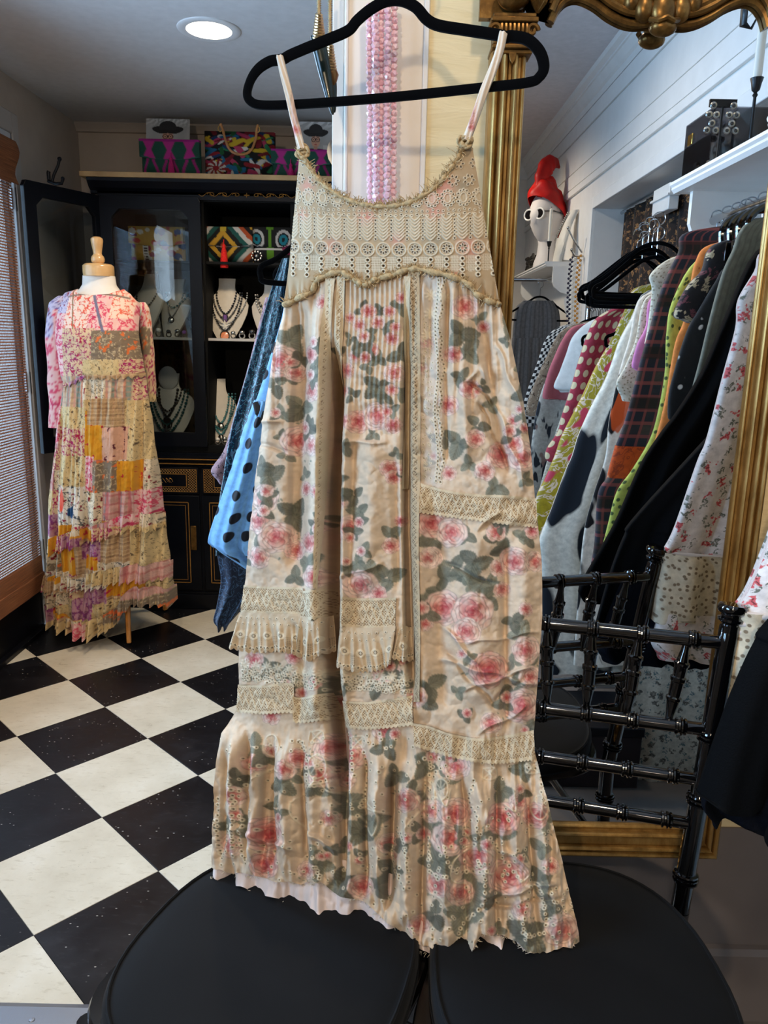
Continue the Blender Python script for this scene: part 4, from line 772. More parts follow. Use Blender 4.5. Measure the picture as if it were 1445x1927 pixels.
strip('eyelet_ruffle', [(572, 1158), (600, 1164), (622, 1158)], [(566, 1232), (590, 1242), (612, 1230), (626, 1222)], 120, 70, .011, eyelet_tex, 4, .5, ruf(.007, 2.0, 26))
strip('eyelet_ruffle', [(648, 1176), (690, 1181), (748, 1178)], [(640, 1252), (680, 1262), (720, 1258), (740, 1246)], 170, 76, .010, eyelet_tex, 4, .6, ruf(.006, 1.0, 32))
strip('eyelet_ruffle', [(756, 1172), (770, 1180), (780, 1178)], [(742, 1236), (762, 1242), (780, 1240)], 60, 60, .004, eyelet_tex, 4, .6, ruf(.004, 1.0, 20))
# ---------------------------------------------------------------- frayed trims, straps, threads
M_FRAY = plain('frayed_cream_edge', (184, 158, 116), .95, nz=.15, ns=300, bump=.3); M_LIN = plain('pale_thread', (214, 202, 180), .9)
def p3(x, y, off=0.0): return lay(np.array([float(x)]), np.array([float(y)]), off)[0]
def trim(name, path, r, off, fr_n, fr_len, seed):
    P = spline(path, 120); C3 = lay(P[:, 0], P[:, 1], off); rs = np.random.RandomState(seed); m = MB(); m.tube(C3 + rs.uniform(-.0006, .0006, C3.shape), r * (1 + .25 * np.sin(np.arange(120) * .9)), 8, flat=.8, up=DNH)
    t = m.build(name, M_FRAY, drs, angle=0); f = MB(); fr_n *= 2
    for _ in range(fr_n):
        i = rs.randint(1, 118); b = C3[i]; d = np.array([rs.normal(0, .5), 0, rs.choice([1, 1, 1, -1]) * rs.uniform(.5, 1)]) * fr_len * rs.uniform(.4, 1.2) + DNH * rs.uniform(0, .5) * fr_len
        f.tube([b, b + d * .5 + rs.normal(0, .0007, 3), b + d + rs.normal(0, .0016, 3)], [.0007, .0006, .0003], 3)
    stuff(f.build('frayed_fringe', M_FRAY, t, smooth=False)); return t
trim('neckline_trim', NECK[:-1], .0036, .006, 420, .009, 3); trim('waist_trim', WAIST, .0046, .008, 460, .008, 4)
f = MB(); rs = np.random.RandomState(8)
for path in (HEM, LH):
    P = spline([p for p in path], 300); C3 = lay(P[:, 0], P[:, 1], .004 if path is HEM else .002)
    for _ in range(330):
        b = C3[rs.randint(0, 300)]; d = np.array([rs.normal(0, .003), 0, -rs.uniform(.001, .006)]); f.tube([b, b + d * .5, b + d + rs.normal(0, .001, 3)], [.0005, .0004, .0002], 3)
for path in ([(585, 1716), (583, 1750), (586, 1785), (582, 1806), (577, 1809)], [(574, 1705), (580, 1730), (588, 1740)], [(399, 1650), (394, 1668), (389, 1678)], [(396, 1650), (398, 1675), (391, 1693)], [(1097, 1788), (1102, 1795), (1100, 1798)]):
    P = spline(path, 14); f.tube([p3(x, y, .012) for x, y in P], .0006, 4)
stuff(f.build('loose_threads', M_LIN, drs, smooth=False))
ST = PRINT.copy(); ST[:] = lin((222, 204, 182)); rs_ = np.random.RandomState(77)
for x, y, r in ((545, 190, 12), (552, 225, 10), (560, 250, 12), (925, 150, 14), (915, 190, 10), (900, 220, 12), (890, 245, 10)): rose(x, y, r, rs_, ST)
for x, y, r in ((538, 160, 9), (556, 210, 8), (930, 130, 10), (908, 205, 10)): leaves(x, y, r, rs_, ST)
for path, w, off in (([(529, 110), (536, 140), (546, 180), (554, 220), (562, 250), (570, 284)], 6.5, .004), ([(948, 66), (940, 100), (926, 140), (910, 180), (894, 225), (878, 268)], 7.5, .004)):
    P = spline(path, 60); Tn = np.gradient(P, axis=0); Tn /= np.linalg.norm(Tn, axis=1)[:, None]; N2 = np.stack([-Tn[:, 1], Tn[:, 0]], 1); u = np.linspace(-1, 1, 9)
    Q = P[:, None] + N2[:, None] * (u[None, :, None] * w); g = .0035 * (1 - u[None] ** 2) + .0015 * np.sin(u[None] * 6 + P[:, 1:2] * .05)
    XYZ = dpts(Q[..., 0], Q[..., 1]) + DNH * (g + off + .003)[..., None]; B2 = dpts(Q[..., 0], Q[..., 1]) + DNH * (off - .001)
    full = np.concatenate([XYZ, B2[:, ::-1]], 1); qx = np.concatenate([Q, Q[:, ::-1]], 1)
    sheet('strap', full, M_COT, drs, samp(ST, qx[..., 0], qx[..., 1]), wrapu=True)
for x, y in ((568, 284), (874, 268)):
    m = MB()
    for q in range(5): c = p3(x + rnd.uniform(-5, 5), y + rnd.uniform(-4, 6), .010); m.tube([c + np.array([.007 * math.cos(t + q), -.003 * math.sin(2 * t), .0055 * math.sin(t + q)]) for t in np.linspace(0, 5.2, 12)], .0022, 6)
    m.build('strap_knot', M_FRAY, drs, angle=0)
# ---------------------------------------------------------------- black velvet hanger
def mat_velvet():
    k = NT('black_velvet_flock'); o = k.uv(src='Object'); nz = k.noise(o, 1500, 2); k.col((4, 4, 5)); k.set(rough=1.0, sheen=.03, spec=.05); k.bump(nz, .3, .0006); return k.m
M_VEL = mat_velvet()
def flat_bar(mb, pts3, wid, th, nrm, closed=False):
    """rounded flat bar along pts3; wid in the plane, th along nrm"""
    pts3 = np.asarray(pts3, float); m = len(pts3); T_ = np.roll(pts3, -1, 0) - np.roll(pts3, 1, 0)
    if not closed: T_[0] = pts3[1] - pts3[0]; T_[-1] = pts3[-1] - pts3[-2]
    T_ /= np.linalg.norm(T_, axis=1)[:, None]; N_ = np.broadcast_to(nrm, pts3.shape); B_ = np.cross(T_, N_); a = np.arange(12) * 2 * PI / 12; c, s = np.cos(a), np.sin(a)
    cx = np.sign(c) * np.abs(c) ** .55; sx = np.sign(s) * np.abs(s) ** .55; wid = np.broadcast_to(wid, (m,))
    P = pts3[:, None] + B_[:, None] * (cx[None, :, None] * wid[:, None, None] / 2) + N_[:, None] * (sx[None, :, None] * th / 2); b = mb.n; mb.grid(P, wrapu=True, wrapv=closed)
    if not closed: mb.f += [[b + j for j in range(12)], [b + (m - 1) * 12 + j for j in range(12)]]
    return mb
def h2(x, y): return 440 + x * .4152, y * .4152
hg = thing('velvet_clothes_hanger', 'black velvet hanger holding the rose-print slip dress by its straps', 'hanger', tuple(dpl(745, 10)))
hp = [(430, 180), (520, 140), (560, 95), (620, 45), (690, 8), (760, 5), (825, 35), (875, 90), (930, 118), (1050, 138), (1180, 158), (1215, 166), (1235, 170), (1260, 167), (1330, 182), (1385, 235), (1405, 305), (1385, 350), (1330, 376), (1100, 402), (800, 434), (600, 452), (300, 474), (130, 478), (75, 458), (62, 420), (80, 360), (115, 312), (165, 280), (205, 274), (228, 268), (260, 250), (350, 212)]
P = spline([h2(*p) for p in hp], 260, True); wpx = np.array([20 if y < 330 / 1 * .4152 else 17 for x, y in P], float); wpx = np.convolve(np.r_[wpx[-6:], wpx, wpx[:6]], np.ones(13) / 13, 'valid')
mm = float(np.linalg.norm(dpl(740, 100) - dpl(741, 100)))
flat_bar(MB(), dpts(P[:, 0], P[:, 1]) + DNH * .001, wpx * mm, .006, DNH, True).build('body', M_VEL, hg)
flat_bar(MB(), [dpl(752, 6), dpl(753, -14), dpl(753, -30)], np.array([26, 16, 11]) * mm, .006, DNH).build('neck', M_VEL, hg)
hk = [(753, -24), (753, -60), (765, -85), (780, -105), (778, -135), (755, -150), (728, -140), (718, -118)]; P = spline(hk, 40)
MB().tube(dpts(P[:, 0], P[:, 1]), .0022, 8).build('hook', plain('chrome', (205, 208, 212), .12, 1), hg)
# ================================================================ the black display cabinet in the far room
HX0, HX1, HY = -1.285, -.005, 3.58; BAY = (-1.25, -.838, -.43, -.03)
M_CAB = plain('black_blue_cabinet_lacquer', (10, 13, 20), .34, nz=.15, ns=6, bump=.01, spec=.16); M_CABIN = plain('cabinet_inside_black', (5, 6, 7), .7, spec=.2)
M_OAK = plain('raw_shelf_board', (176, 142, 96), .6, nz=.1, ns=12, bump=.05); M_GLINE = plain('gilt_paint_line', (176, 128, 62), .4, .6, nz=.1)
cab = thing('display_cabinet', 'tall black glass-fronted display cabinet with gilt lines, full of jewellery, against the back wall', 'cabinet', ((HX0 + HX1) / 2, 3.8, 0))
def part(mb, name, mat, par=cab, **kw): return mb.build(name, mat, par, **kw)
m = MB(); D1 = 4.02
m.span((HX0, HY + .02, .77), (HX0 + .03, D1, 1.90)); m.span((HX1 - .03, HY + .02, .77), (HX1, D1, 1.90)); m.span((HX0, D1 - .015, .77), (HX1, D1, 1.90)); m.span((HX0, HY + .02, .765), (HX1, D1, .80)); m.span((HX0, HY + .02, 1.88), (HX1, D1, 1.905))
m.span((BAY[1] - .012, HY + .03, .8), (BAY[1] + .012, D1 - .02, 1.88)); m.span((BAY[2] - .012, HY + .03, .8), (BAY[2] + .012, D1 - .02, 1.88)); part(m, 'hutch_carcass', M_CABIN)
for z, hgt in ((1.632, .012), (1.294, .012)): part(MB().span((HX0 + .03, HY + .05, z - hgt), (HX1 - .03, D1 - .015, z)), 'shelf', plain('shelf_white_edge', (186, 182, 176), .4) if z < 1.5 else M_CABIN, bevel=.001)
part(MB().prism([(0, 1.90), (-.012, 1.905), (-.012, 1.915), (-.03, 1.925), (-.052, 1.95), (-.056, 1.962), (0, 1.962)], (HX0 - .03, HY + .02, 0), (0, 1, 0), (0, 0, 1), (1, 0, 0), HX1 - HX0 + .06).span((HX0 - .04, HY + .02, 1.93), (HX1 + .04, D1, 1.962)), 'cornice', M_CAB, smooth=False)
part(MB().span((HX0 - .055, HY - .045, 1.963), (HX1 + .06, D1, 1.984)), 'top_board', M_OAK, bevel=.002)
fz = MB()    # gilt scroll painted along the frieze
for s in (-1, 1):
    for i in range(3):
        c0 = -.63 + s * (.045 + i * .055); fz.tube([(c0 + s * .018 * (1 - t / 9) * math.cos(t), HY + .006, 1.908 + .0 + .010 * (1 - t / 9) * math.sin(t)) for t in np.linspace(0, 7, 18)], .0014, 4)
        fz.tube([(c0 + s * t * .055, HY + .006, 1.908 + .008 * math.sin(t * PI * 2)) for t in np.linspace(0, 1, 10)], .0012, 4)
fz.tube([(-.63, HY + .006, 1.898), (-.63, HY + .006, 1.918)], .002, 4); fz.tube([(-.642, HY + .006, 1.908), (-.618, HY + .006, 1.908)], .002, 4)
stuff(part(fz, 'gilt_scrollwork', M_GLINE)); part(MB().span((HX0, HY + .008, 1.885), (HX1, HY + .03, 1.922)), 'frieze', M_CAB)
def gdoor(name, o, ex, w, z0, z1, st=.055):
    """framed glass door: hinge at o, across ex (unit), z0..z1"""
    o = np.asarray(o, float); ex = np.asarray(ex, float); ey = np.array([-ex[1], ex[0], 0]); H = z1 - z0; ch = .035
    def ring(out, inn, d0, d1):
        mb = MB(); n = len(out); V = [o + ex * x + np.array([0, 0, z0 + z]) + ey * d for d in (d0, d1) for pl in (out, inn) for x, z in pl]
        F = []
        for i in range(n):
            j = (i + 1) % n; F += [(i, j, n + j, n + i), (2 * n + i, 3 * n + i, 3 * n + j, 2 * n + j), (i, 2 * n + i, 2 * n + j, j), (n + i, n + j, 3 * n + j, 3 * n + i)]
        mb.add(V, F); return mb
    out = [(0, 0), (w / 3, 0), (w * .6, 0), (w, 0), (w, H * .5), (w, H - .02), (w - .01, H), (w * .5, H), (.01, H), (0, H - .02)]
    inn = [(st, st * 1.2), (w / 3, st * 1.2), (w * .6, st * 1.2), (w - st, st * 1.2), (w - st, H * .5), (w - st, H - st - ch), (w - st - ch, H - st), (w * .5, H - st), (st + ch, H - st), (st, H - st - ch)]
    d = part(ring(out, inn, 0, .022), name, M_CAB, smooth=False, bevel=.002)
    MB().add([o + ex * x + np.array([0, 0, z0 + z]) + ey * q for q in (.009, .012) for x, z in inn], [list(range(10)), list(range(10, 20))[::-1]]).build('door_glass', M_PANE_C, d)
    return d
M_PANE_C = mat_pane('cabinet_glass', (225, 230, 232), .05)
gdoor('glass_door', (BAY[0] - .03, HY - .006, 0), (1, 0, 0), BAY[1] - BAY[0] + .035, .795, 1.895)
od = np.array([-1.448 + 1.262, 3.235 - 3.6, 0]); Ld = np.linalg.norm(od); odoor = gdoor('glass_door', (-1.262 + od[0], 3.6 + od[1], 0), -od / Ld, Ld, .80, 1.893)
MB().box((-1.252, 3.585, 1.65), (.012, .012, .06)).build('hinge', plain('steel', (150, 150, 152), .35, 1), cab)
# lower chest: drawers with gilt lattice, panelled doors, plinth
LX0, LX1, LY = -1.33, .04, 3.57
part(MB().span((LX0, LY, .08), (LX1, D1, .735)), 'lower_carcass', M_CAB, bevel=.003); part(MB().prism([(0, .728), (-.016, .732), (-.02, .745), (-.02, .757), (0, .765)], (LX0 - .01, LY, 0), (0, 1, 0), (0, 0, 1), (1, 0, 0), LX1 - LX0 + .02).span((LX0 - .01, LY, .73), (LX1 + .01, D1, .766)), 'waist_top', M_CAB, smooth=False)
part(MB().span((LX0 - .012, LY - .013, 0), (LX1 + .012, D1, .075)).span((LX0 - .006, LY - .007, .075), (LX1 + .006, D1, .088)), 'plinth', M_CAB, bevel=.003)
gl = MB(); gl.span((LX0, LY - .022, .738), (LX1, LY - .0195, .742)); gl.span((LX0, LY - .022, .716), (LX1, LY - .0, .719)); stuff(part(gl, 'gilt_line', M_GLINE))
def goldframe(mb, x0, x1, z0, z1, y, t=.003):
    for a, b in (((x0, z0), (x1, z0 + t)), ((x0, z1 - t), (x1, z1)), ((x0, z0), (x0 + t, z1)), ((x1 - t, z0), (x1, z1))): mb.span((a[0], y - .0015, a[1]), (b[0], y, b[1]))
xs = np.linspace(LX0 + .02, LX1 - .02, 4)
for i in range(3):
    x0, x1 = xs[i] + .008, xs[i + 1] - .008
    dr = part(MB().span((x0, LY - .014, .575), (x1, LY, .70)), 'drawer', M_CAB, bevel=.002); g = MB(); goldframe(g, x0 + .055, x1 - .055, .605, .67, LY - .014, .0035); goldframe(g, x0 + .008, x1 - .008, .583, .692, LY - .014, .002)
    for (a0, a1, c0, c1) in ((x0 + .01, x0 + .05, .585, .69), (x1 - .05, x1 - .01, .585, .69), (x0 + .05, x1 - .05, .672, .69), (x0 + .05, x1 - .05, .585, .602)):
        q = a0 - (c1 - c0)
        while q < a1:
            for sg in (1, -1):
                e0, e1 = max(q, a0), min(q + (c1 - c0), a1)
                if e1 > e0 + .003:
                    f0, f1 = (e0 - q) / (c1 - c0), (e1 - q) / (c1 - c0); zz = (c0 + f0 * (c1 - c0), c0 + f1 * (c1 - c0)) if sg > 0 else (c1 - f0 * (c1 - c0), c1 - f1 * (c1 - c0)); g.tube([(e0, LY - .0145, zz[0]), (e1, LY - .0145, zz[1])], .0008, 3)
            q += .0125
    for k in range(12): t = k * .52; g.tube([(x0 + (x1 - x0) * (.3 + .036 * k) + .008 * math.cos(a), LY - .0145, .637 + .011 * math.sin(a + t)) for a in np.linspace(0, 5, 8)], .001, 3)
    stuff(g.build('gilt_lattice', M_GLINE, dr, smooth=False))
    dp = part(MB().span((x0, LY - .014, .10), (x1, LY, .565)), 'cupboard_door', M_CAB, bevel=.002); g = MB(); goldframe(g, x0 + .03, x1 - .05, .135, .535, LY - .014, .004); goldframe(g, x0 + .045, x1 - .065, .15, .52, LY - .014, .002)
    stuff(g.build('gilt_frame', M_GLINE, dp, smooth=False)); MB().span((x1 - .045, LY - .02, .30), (x1 - .018, LY - .014, .42)).build('brass_plate', plain('worn_brass', (120, 88, 44), .4, .8, nz=.2), dp, bevel=.003)
# iron hook on the open door
hk = thing('iron_coat_hook', 'black iron double hook sitting on the open cabinet door', 'hook', tuple(atY(107, 345, 3.4)))
yh = 3.42; MB().tube([atY(98, 343, yh), atY(101, 330, yh), atY(109, 312, yh), atY(112, 300, yh)], .006, 8).ball(atY(112, 299, yh), .009).tube([atY(92, 338, yh), atY(91, 325, yh), atY(92, 322, yh)], .008, 8).tube([atY(90, 340, yh), atY(105, 346, yh), atY(116, 345, yh), atY(118, 338, yh)], .007, 8).ball(atY(118, 336, yh), .008).build('hook_arms', M_BLK, hk)
# ---------------------------------------------------------------- embroidered bags and prints on the cabinet
def mat_col(name, rough=.8, bump=.3, ns=500):
    k = NT(name); a = k.n('Attribute', attribute_name='Col'); k.put(k.b.inputs['Base Color'], a.outputs['Color']); k.set(rough=rough, spec=.3); k.bump(k.noise(k.uv(src='Object'), ns, 2), bump, .001); return k.m
M_EMB = mat_col('wool_embroidery'); M_PRT = mat_col('matt_print', .5, .0)
def paint_grid(n, m, fn):
    y, x = np.mgrid[0:m, 0:n].astype(np.float32); return fn(x / (n - 1), y / (m - 1)).astype(np.float32)
def over(c, mask, colr): m_ = np.clip(mask, 0, 1)[..., None]; return c * (1 - m_) + lin(colr).astype(np.float32) * m_
def flat_cloth(name, o, ex, ez, w, h, n, m, fn, puff, par, mat=None, shape=None):
    """a stuffed cloth panel with front and back; fn gives linear colours over (u right, v down)"""
    o = np.asarray(o, float); ex = np.asarray(ex, float); ez = np.asarray(ez, float); ey = np.cross(ez, ex); v, u = np.mgrid[0:m, 0:n].astype(float); u /= n - 1; v /= m - 1
    uu, vv = shape(u, v) if shape else (u, v); b = puff * (1 - np.abs(2 * u - 1) ** 4) * (1 - np.abs(2 * v - 1) ** 4); base = o + ex * ((uu - .5) * w)[..., None] + ez * ((1 - vv) * h)[..., None]
    c = paint_grid(n, m, fn); P = np.concatenate([base - ey * b[..., None] - ey * .002, (base + ey * b[..., None] + ey * .002)[:, ::-1]], 1); return sheet(name, P, mat or M_EMB, par, np.concatenate([c, c[:, ::-1]], 1), wrapu=True)
def wob(u, v, s, k=3): r = np.random.RandomState(s); return sum(r.uniform(.5, 1) * np.sin(u * r.uniform(4, 22) + v * r.uniform(4, 22) + r.uniform(0, 6)) for _ in range(k)) / k
def ikat(u, v):
    c = np.ones(u.shape + (3,), np.float32) * lin((24, 74, 60)).astype(np.float32); t = (u * 3.0) % 1 - .5; w_ = .10 + .26 * np.abs(((v * 2) % 1) - .5) * 2 + .02 * wob(u, v, 2)
    c = over(c, sst(w_ + .03, w_ - .03, np.abs(t)) * (v < .46), (176, 40, 128)); c = over(c, sst(.09, .05, np.abs(np.abs(t) - .25 - .1 * np.sin(v * 9))) * (v > .46), (160, 36, 116)); c = over(c, (v < .06) * 1.0, (150, 30, 120)); return over(c, sst(.014, .006, np.abs(v - .47 - .05 * (2 * u - 1) ** 2 * -1)), (40, 96, 84)) * .8
def clutch(x, y, z, w, h, label, fn, tass, yaw=0, group=None, puff=.03, name='clutch_bag'):
    t = thing(name, label, 'bag', (x, y, z), group); ex = np.array([math.cos(yaw), math.sin(yaw), 0])
    flat_cloth('pouch', (x, y, z + .002), ex, (0, 0, 1), w, h, 60, 44, fn, puff, t); flat_cloth('flap', np.array((x, y, z + h * .52)) + np.array([ex[1], -ex[0], 0]) * (puff + .003), ex, (0, 0, 1), w * 1.01, h * .47, 60, 20, lambda u, v: fn(u, v * .46), .006, t, shape=lambda u, v: (u, v + .16 * (1 - (2 * u - 1) ** 2) * v))
    if tass is not None:
        p = np.array((x, y, z + h * .5)) + ex * tass[0] + np.array([ex[1], -ex[0], 0]) * (puff + .014); m_ = MB(); m_.lathe([(.004, .0), (.008, -.006), (.007, -.016), (.012, -.03), (.017, -.07), (.019, -.1), (.017, -.103), (0, -.103)], p, 12); m_.tube([p + np.array([0, .01, .03]), p + np.array([0, 0, .012]), p], .002, 5); m_.build('tassel', plain('tassel_%d_%d_%d' % tass[1], tass[1], .9, nz=.15, ns=200, bump=.5), t)
    return t
BT = 1.9842
clutch(-.972, 3.66, BT, .262, .155, 'magenta and green woven clutch with tassel at left end of cabinet top', ikat, (.008, (164, 14, 92)), 0)
clutch(-.395, 3.66, BT, .262, .125, 'magenta and green woven clutch with tassel near the slip dress strap', ikat, (-.045, (164, 14, 92)), 0)
def tote_fn(u, v):
    c = np.ones(u.shape + (3,), np.float32) * lin((12, 12, 12)).astype(np.float32)
    r = np.random.RandomState(12); pal = ((24, 96, 46), (30, 110, 150), (150, 24, 34), (214, 180, 40), (226, 220, 210), (190, 60, 100), (40, 130, 80), (20, 60, 110), (122, 20, 30))
    for i in range(110):
        cx, cy = r.rand(2); a = r.uniform(0, 3.14); L_, w_ = r.uniform(.05, .16), r.uniform(.02, .06); du = (u - cx) * math.cos(a) + (v - cy) * math.sin(a); dv = -(u - cx) * math.sin(a) + (v - cy) * math.cos(a)
        c = over(c, sst(1.1, .8, (du / L_) ** 2 + (dv / w_ + .8 * np.sin(du / L_ * 2)) ** 2), pal[r.randint(len(pal))])
    d = np.hypot(u - .17, v - .78); th = np.arctan2(v - .78, u - .17); c = over(c, (d < .19) * (np.sin(th * 9) > -.1), (150, 40, 40)); c = over(c, (d < .15) * (np.sin(th * 9 + d * 30) > .2), (228, 214, 200)); c = over(c, d < .05, (160, 30, 40))
    return c * .62
tt = thing('embroidered_tote', 'black tote bag embroidered with bright flowers, bamboo handles, on cabinet top', 'bag', (-.675, 3.70, BT))
flat_cloth('body', (-.675, 3.70, BT + .002), (1, 0, 0), (0, 0, 1), .315, .205, 100, 70, tote_fn, .045, tt)
M_BAM = plain('bamboo_handle', (170, 116, 66), .4, nz=.15, ns=40)
for dy in (-.05, .05):
    hp = [(-.085, .225), (-.075, .20), (-.068, .17), (-.05, .125), (-.02, .105), (.02, .105), (.05, .125), (.068, .17), (.072, .20), (.078, .225)] if dy < 0 else [(-.085, .20), (-.07, .225), (-.04, .25), (0, .258), (.04, .25), (.07, .225), (.082, .20)]
    if dy < 0: h_ = MB(); bamboo_ = spline(hp, 40); h_.tube([(-.665 + x, 3.70 + dy, BT + z) for x, z in bamboo_], .0055 + .0012 * (np.arange(40) % 6 == 0), 8); h_.build('handle', M_BAM, tt)
for x in (-.752, -.587): MB().tube([(x + .009 * math.cos(a), 3.648, BT + .205 + .012 * math.sin(a)) for a in np.linspace(0, 6.28, 14)], .002, 6).build('handle_ring', plain('brass_ring', (196, 160, 90), .3, 1), tt)
def portrait(seed):
    def fn(u, v):
        v = v * 1.55
        c = np.ones(u.shape + (3,), np.float32) * lin((188, 190, 192)).astype(np.float32); c = over(c, .5 + .5 * wob(u, v, seed, 5), (150, 152, 152)); c = over(c, sst(.2, .0, v - .02) * (wob(u * 3, v * 3, seed + 1, 4) > 0), (214, 216, 216)); c = over(c, (v > .55) * (u > .72), (206, 208, 208))
        c = over(c, sst(.0, .02, v - .62 - .9 * (np.abs(u - .5) - .10) ** 2) * (np.abs(u - .5) < .40), (24, 24, 24)); c = over(c, (v > .64) * (np.abs(np.abs(u - .5) - .16 - .12 * (v - .6)) < .035), (150, 24, 100)); c = over(c, (v > .64) * (np.abs(np.abs(u - .5) - .25 - .12 * (v - .6)) < .03), (30, 90, 60))
        c = over(c, sst(1.05, .95, ((u - .5) / .13) ** 2 + ((v - .44) / .17) ** 2), (206, 160, 138)); c = over(c, (np.abs(u - .5) < .05) * (v > .58) * (v < .68), (186, 140, 120))
        for s in (-1, 1): d = np.hypot((u - .5 - s * .062) / .052, (v - .42) / .048); c = over(c, sst(.25, .12, np.abs(d - 1)), (14, 12, 12)); c = over(c, d < .3, (50, 40, 36))
        c = over(c, (np.abs(u - .5) < .018) * (np.abs(v - .41) < .008), (14, 12, 12)); c = over(c, sst(1.1, .9, ((u - .5) / .04) ** 2 + ((v - .54) / .014) ** 2), (176, 32, 44)); c = over(c, sst(.02, .008, np.abs(u - .508 + .06 * (v - .45))) * (v > .43) * (v < .50), (186, 134, 112))
        c = over(c, sst(1.05, .95, ((u - .5) / .36) ** 2 + ((v - .27 + .25 * (u - .5) ** 2) / .10) ** 2) * (v < .34 + .1 * np.abs(u - .5)), (38, 38, 40)); c = over(c, sst(1.05, .95, ((u - .5) / .2) ** 2 + ((v - .20) / .15) ** 2) * (v < .26), (46, 46, 48)); return c
    return fn
for x, w_, lab, sd in ((-1.03, .20, 'portrait print of a person in black hat and glasses behind left clutch', 3), (-.35, .16, 'portrait print of a person in black hat and glasses near the green pendants', 9)):
    t = thing('portrait_print', lab, 'print', (x, 3.82, BT)); o = np.array((x, 3.80, BT)); lean = np.array([0, .12, 1.0]); lean /= np.linalg.norm(lean); v, u = np.mgrid[0:110, 0:80].astype(float); u /= 79; v /= 109; hgt = .29
    P = o + np.array([1.0, 0, 0]) * ((u - .5) * w_)[..., None] + lean * ((1 - v) * hgt)[..., None]; sheet('print_face', P, M_PRT, t, paint_grid(80, 110, portrait(sd)), smooth=False)
    q = MB(); q.add([tuple(o + np.array([sx * w_ / 2, dy, 0]) + lean * z) for dy in (.001, .006) for sx in (-1, 1) for z in (0, hgt)], [(0, 1, 3, 2), (4, 6, 7, 5), (0, 4, 5, 1), (2, 3, 7, 6), (0, 2, 6, 4), (1, 5, 7, 3)]); q.build('backing_card', plain('white_card', (224, 224, 222), .7), t, smooth=False)
# ---------------------------------------------------------------- on the shelves: clutches
def boho(u, v):
    c = np.ones(u.shape + (3,), np.float32) * lin((196, 150, 60)).astype(np.float32); r = np.random.RandomState(4)
    for i in range(34): cx, cy = r.rand(2); c = over(c, np.hypot((u - cx) / r.uniform(.03, .08), (v - cy) / r.uniform(.04, .1)) < 1, ((150, 30, 60), (190, 60, 40), (60, 80, 130), (226, 216, 200), (120, 20, 50))[r.randint(5)])
    c = over(c, (v > .55) * (np.abs(u - .3) < .05), (224, 218, 206)); c = over(c, (v > .55) * (np.abs(u - .3) < .03) * ((v * 26 % 2) < 1), (60, 50, 50)); return over(c, np.abs(v - .46 - .04 * (1 - (2 * u - 1) ** 2)) < .018, (206, 164, 92))
def chev(u, v):
    q = (np.abs(u - .42) * 1.3 + (1 - v) * .9 * np.where(v < .5, 1, -1)) * 7.0; cols = [(18, 16, 16), (26, 92, 84), (224, 218, 208), (196, 84, 34), (18, 16, 16), (222, 170, 50)]; i = np.floor(q + .12 * wob(u * 2, v * 2, 5)).astype(int) % 6
    c = lin(np.array(cols))[i].astype(np.float32); c = over(c, (np.abs(u - .42) < .06) * (v < .12), (222, 190, 60)); return over(c * .55, np.abs(v - .5 - .05 * (1 - (2 * u - 1) ** 2)) < .02, (206, 202, 194))
def folk(u, v):
    c = np.ones(u.shape + (3,), np.float32) * lin((16, 15, 16)).astype(np.float32); c = over(c, (np.abs(u - .45) < .03 + .06 * (np.abs(v - .3) > .25)) * (v < .9), (96, 150, 34))
    for s in (-1, 1): d = np.hypot(u - .45 - s * .32, (v - .3) * .8); c = over(c, np.abs(d - .16) < .03, (206, 204, 200)); c = over(c, (np.abs(d - .07) < .03), (20, 130, 150))
    c = over(c, np.abs(v - .62) < .02, (220, 218, 212)); return over(c, (np.hypot(u - .9, v - .6) < .16) * (wob(u, v, 8) > -.3), (150, 40, 90)) * .6
S1 = 1.6325
clutch(-1.07, 3.74, S1, .25, .155, 'ochre patchwork clutch behind the glass on the top shelf', boho, None)
clutch(-.735, 3.70, S1, .225, .155, 'chevron embroidered clutch with red tassel on the top shelf', chev, (-.015, (206, 24, 18)))
clutch(-.535, 3.72, S1, .19, .16, 'black clutch with green and teal embroidery at the right of top shelf', folk, None)
M_SIL = plain('antique_silver', (176, 174, 168), .28, 1, nz=.2, ns=60); M_DSIL = plain('dark_silver', (92, 90, 86), .35, 1, nz=.2, ns=80); M_PRL = plain('white_bead', (228, 224, 214), .25, coat=.6); M_TEAL = plain('teal_bead', (34, 84, 86), .2, coat=.7, nz=.25, ns=60); M_JET = plain('jet_bead', (16, 14, 16), .15, coat=.8); M_TURQ = plain('turquoise_bead', (66, 120, 122), .35, nz=.25, ns=60); M_LIN2 = plain('ivory_leatherette', (206, 198, 184), .55, nz=.02, bump=.05)
bz = thing('rhinestone_brooch', 'silver rhinestone brooch leaning before the black clutch', 'brooch', (-.60, 3.645, S1)); q = MB()
for i in range(10): a = i * .628; q.ball((-.60 + .022 * math.cos(a), 3.645, S1 + .028 + .019 * math.sin(a)), .0055, 6, 4)
stuff(q.build('stones', M_SIL, bz)); MB().ball((-.60, 3.642, S1 + .028), .009, 10, 6).build('centre_stone', M_SIL, bz)
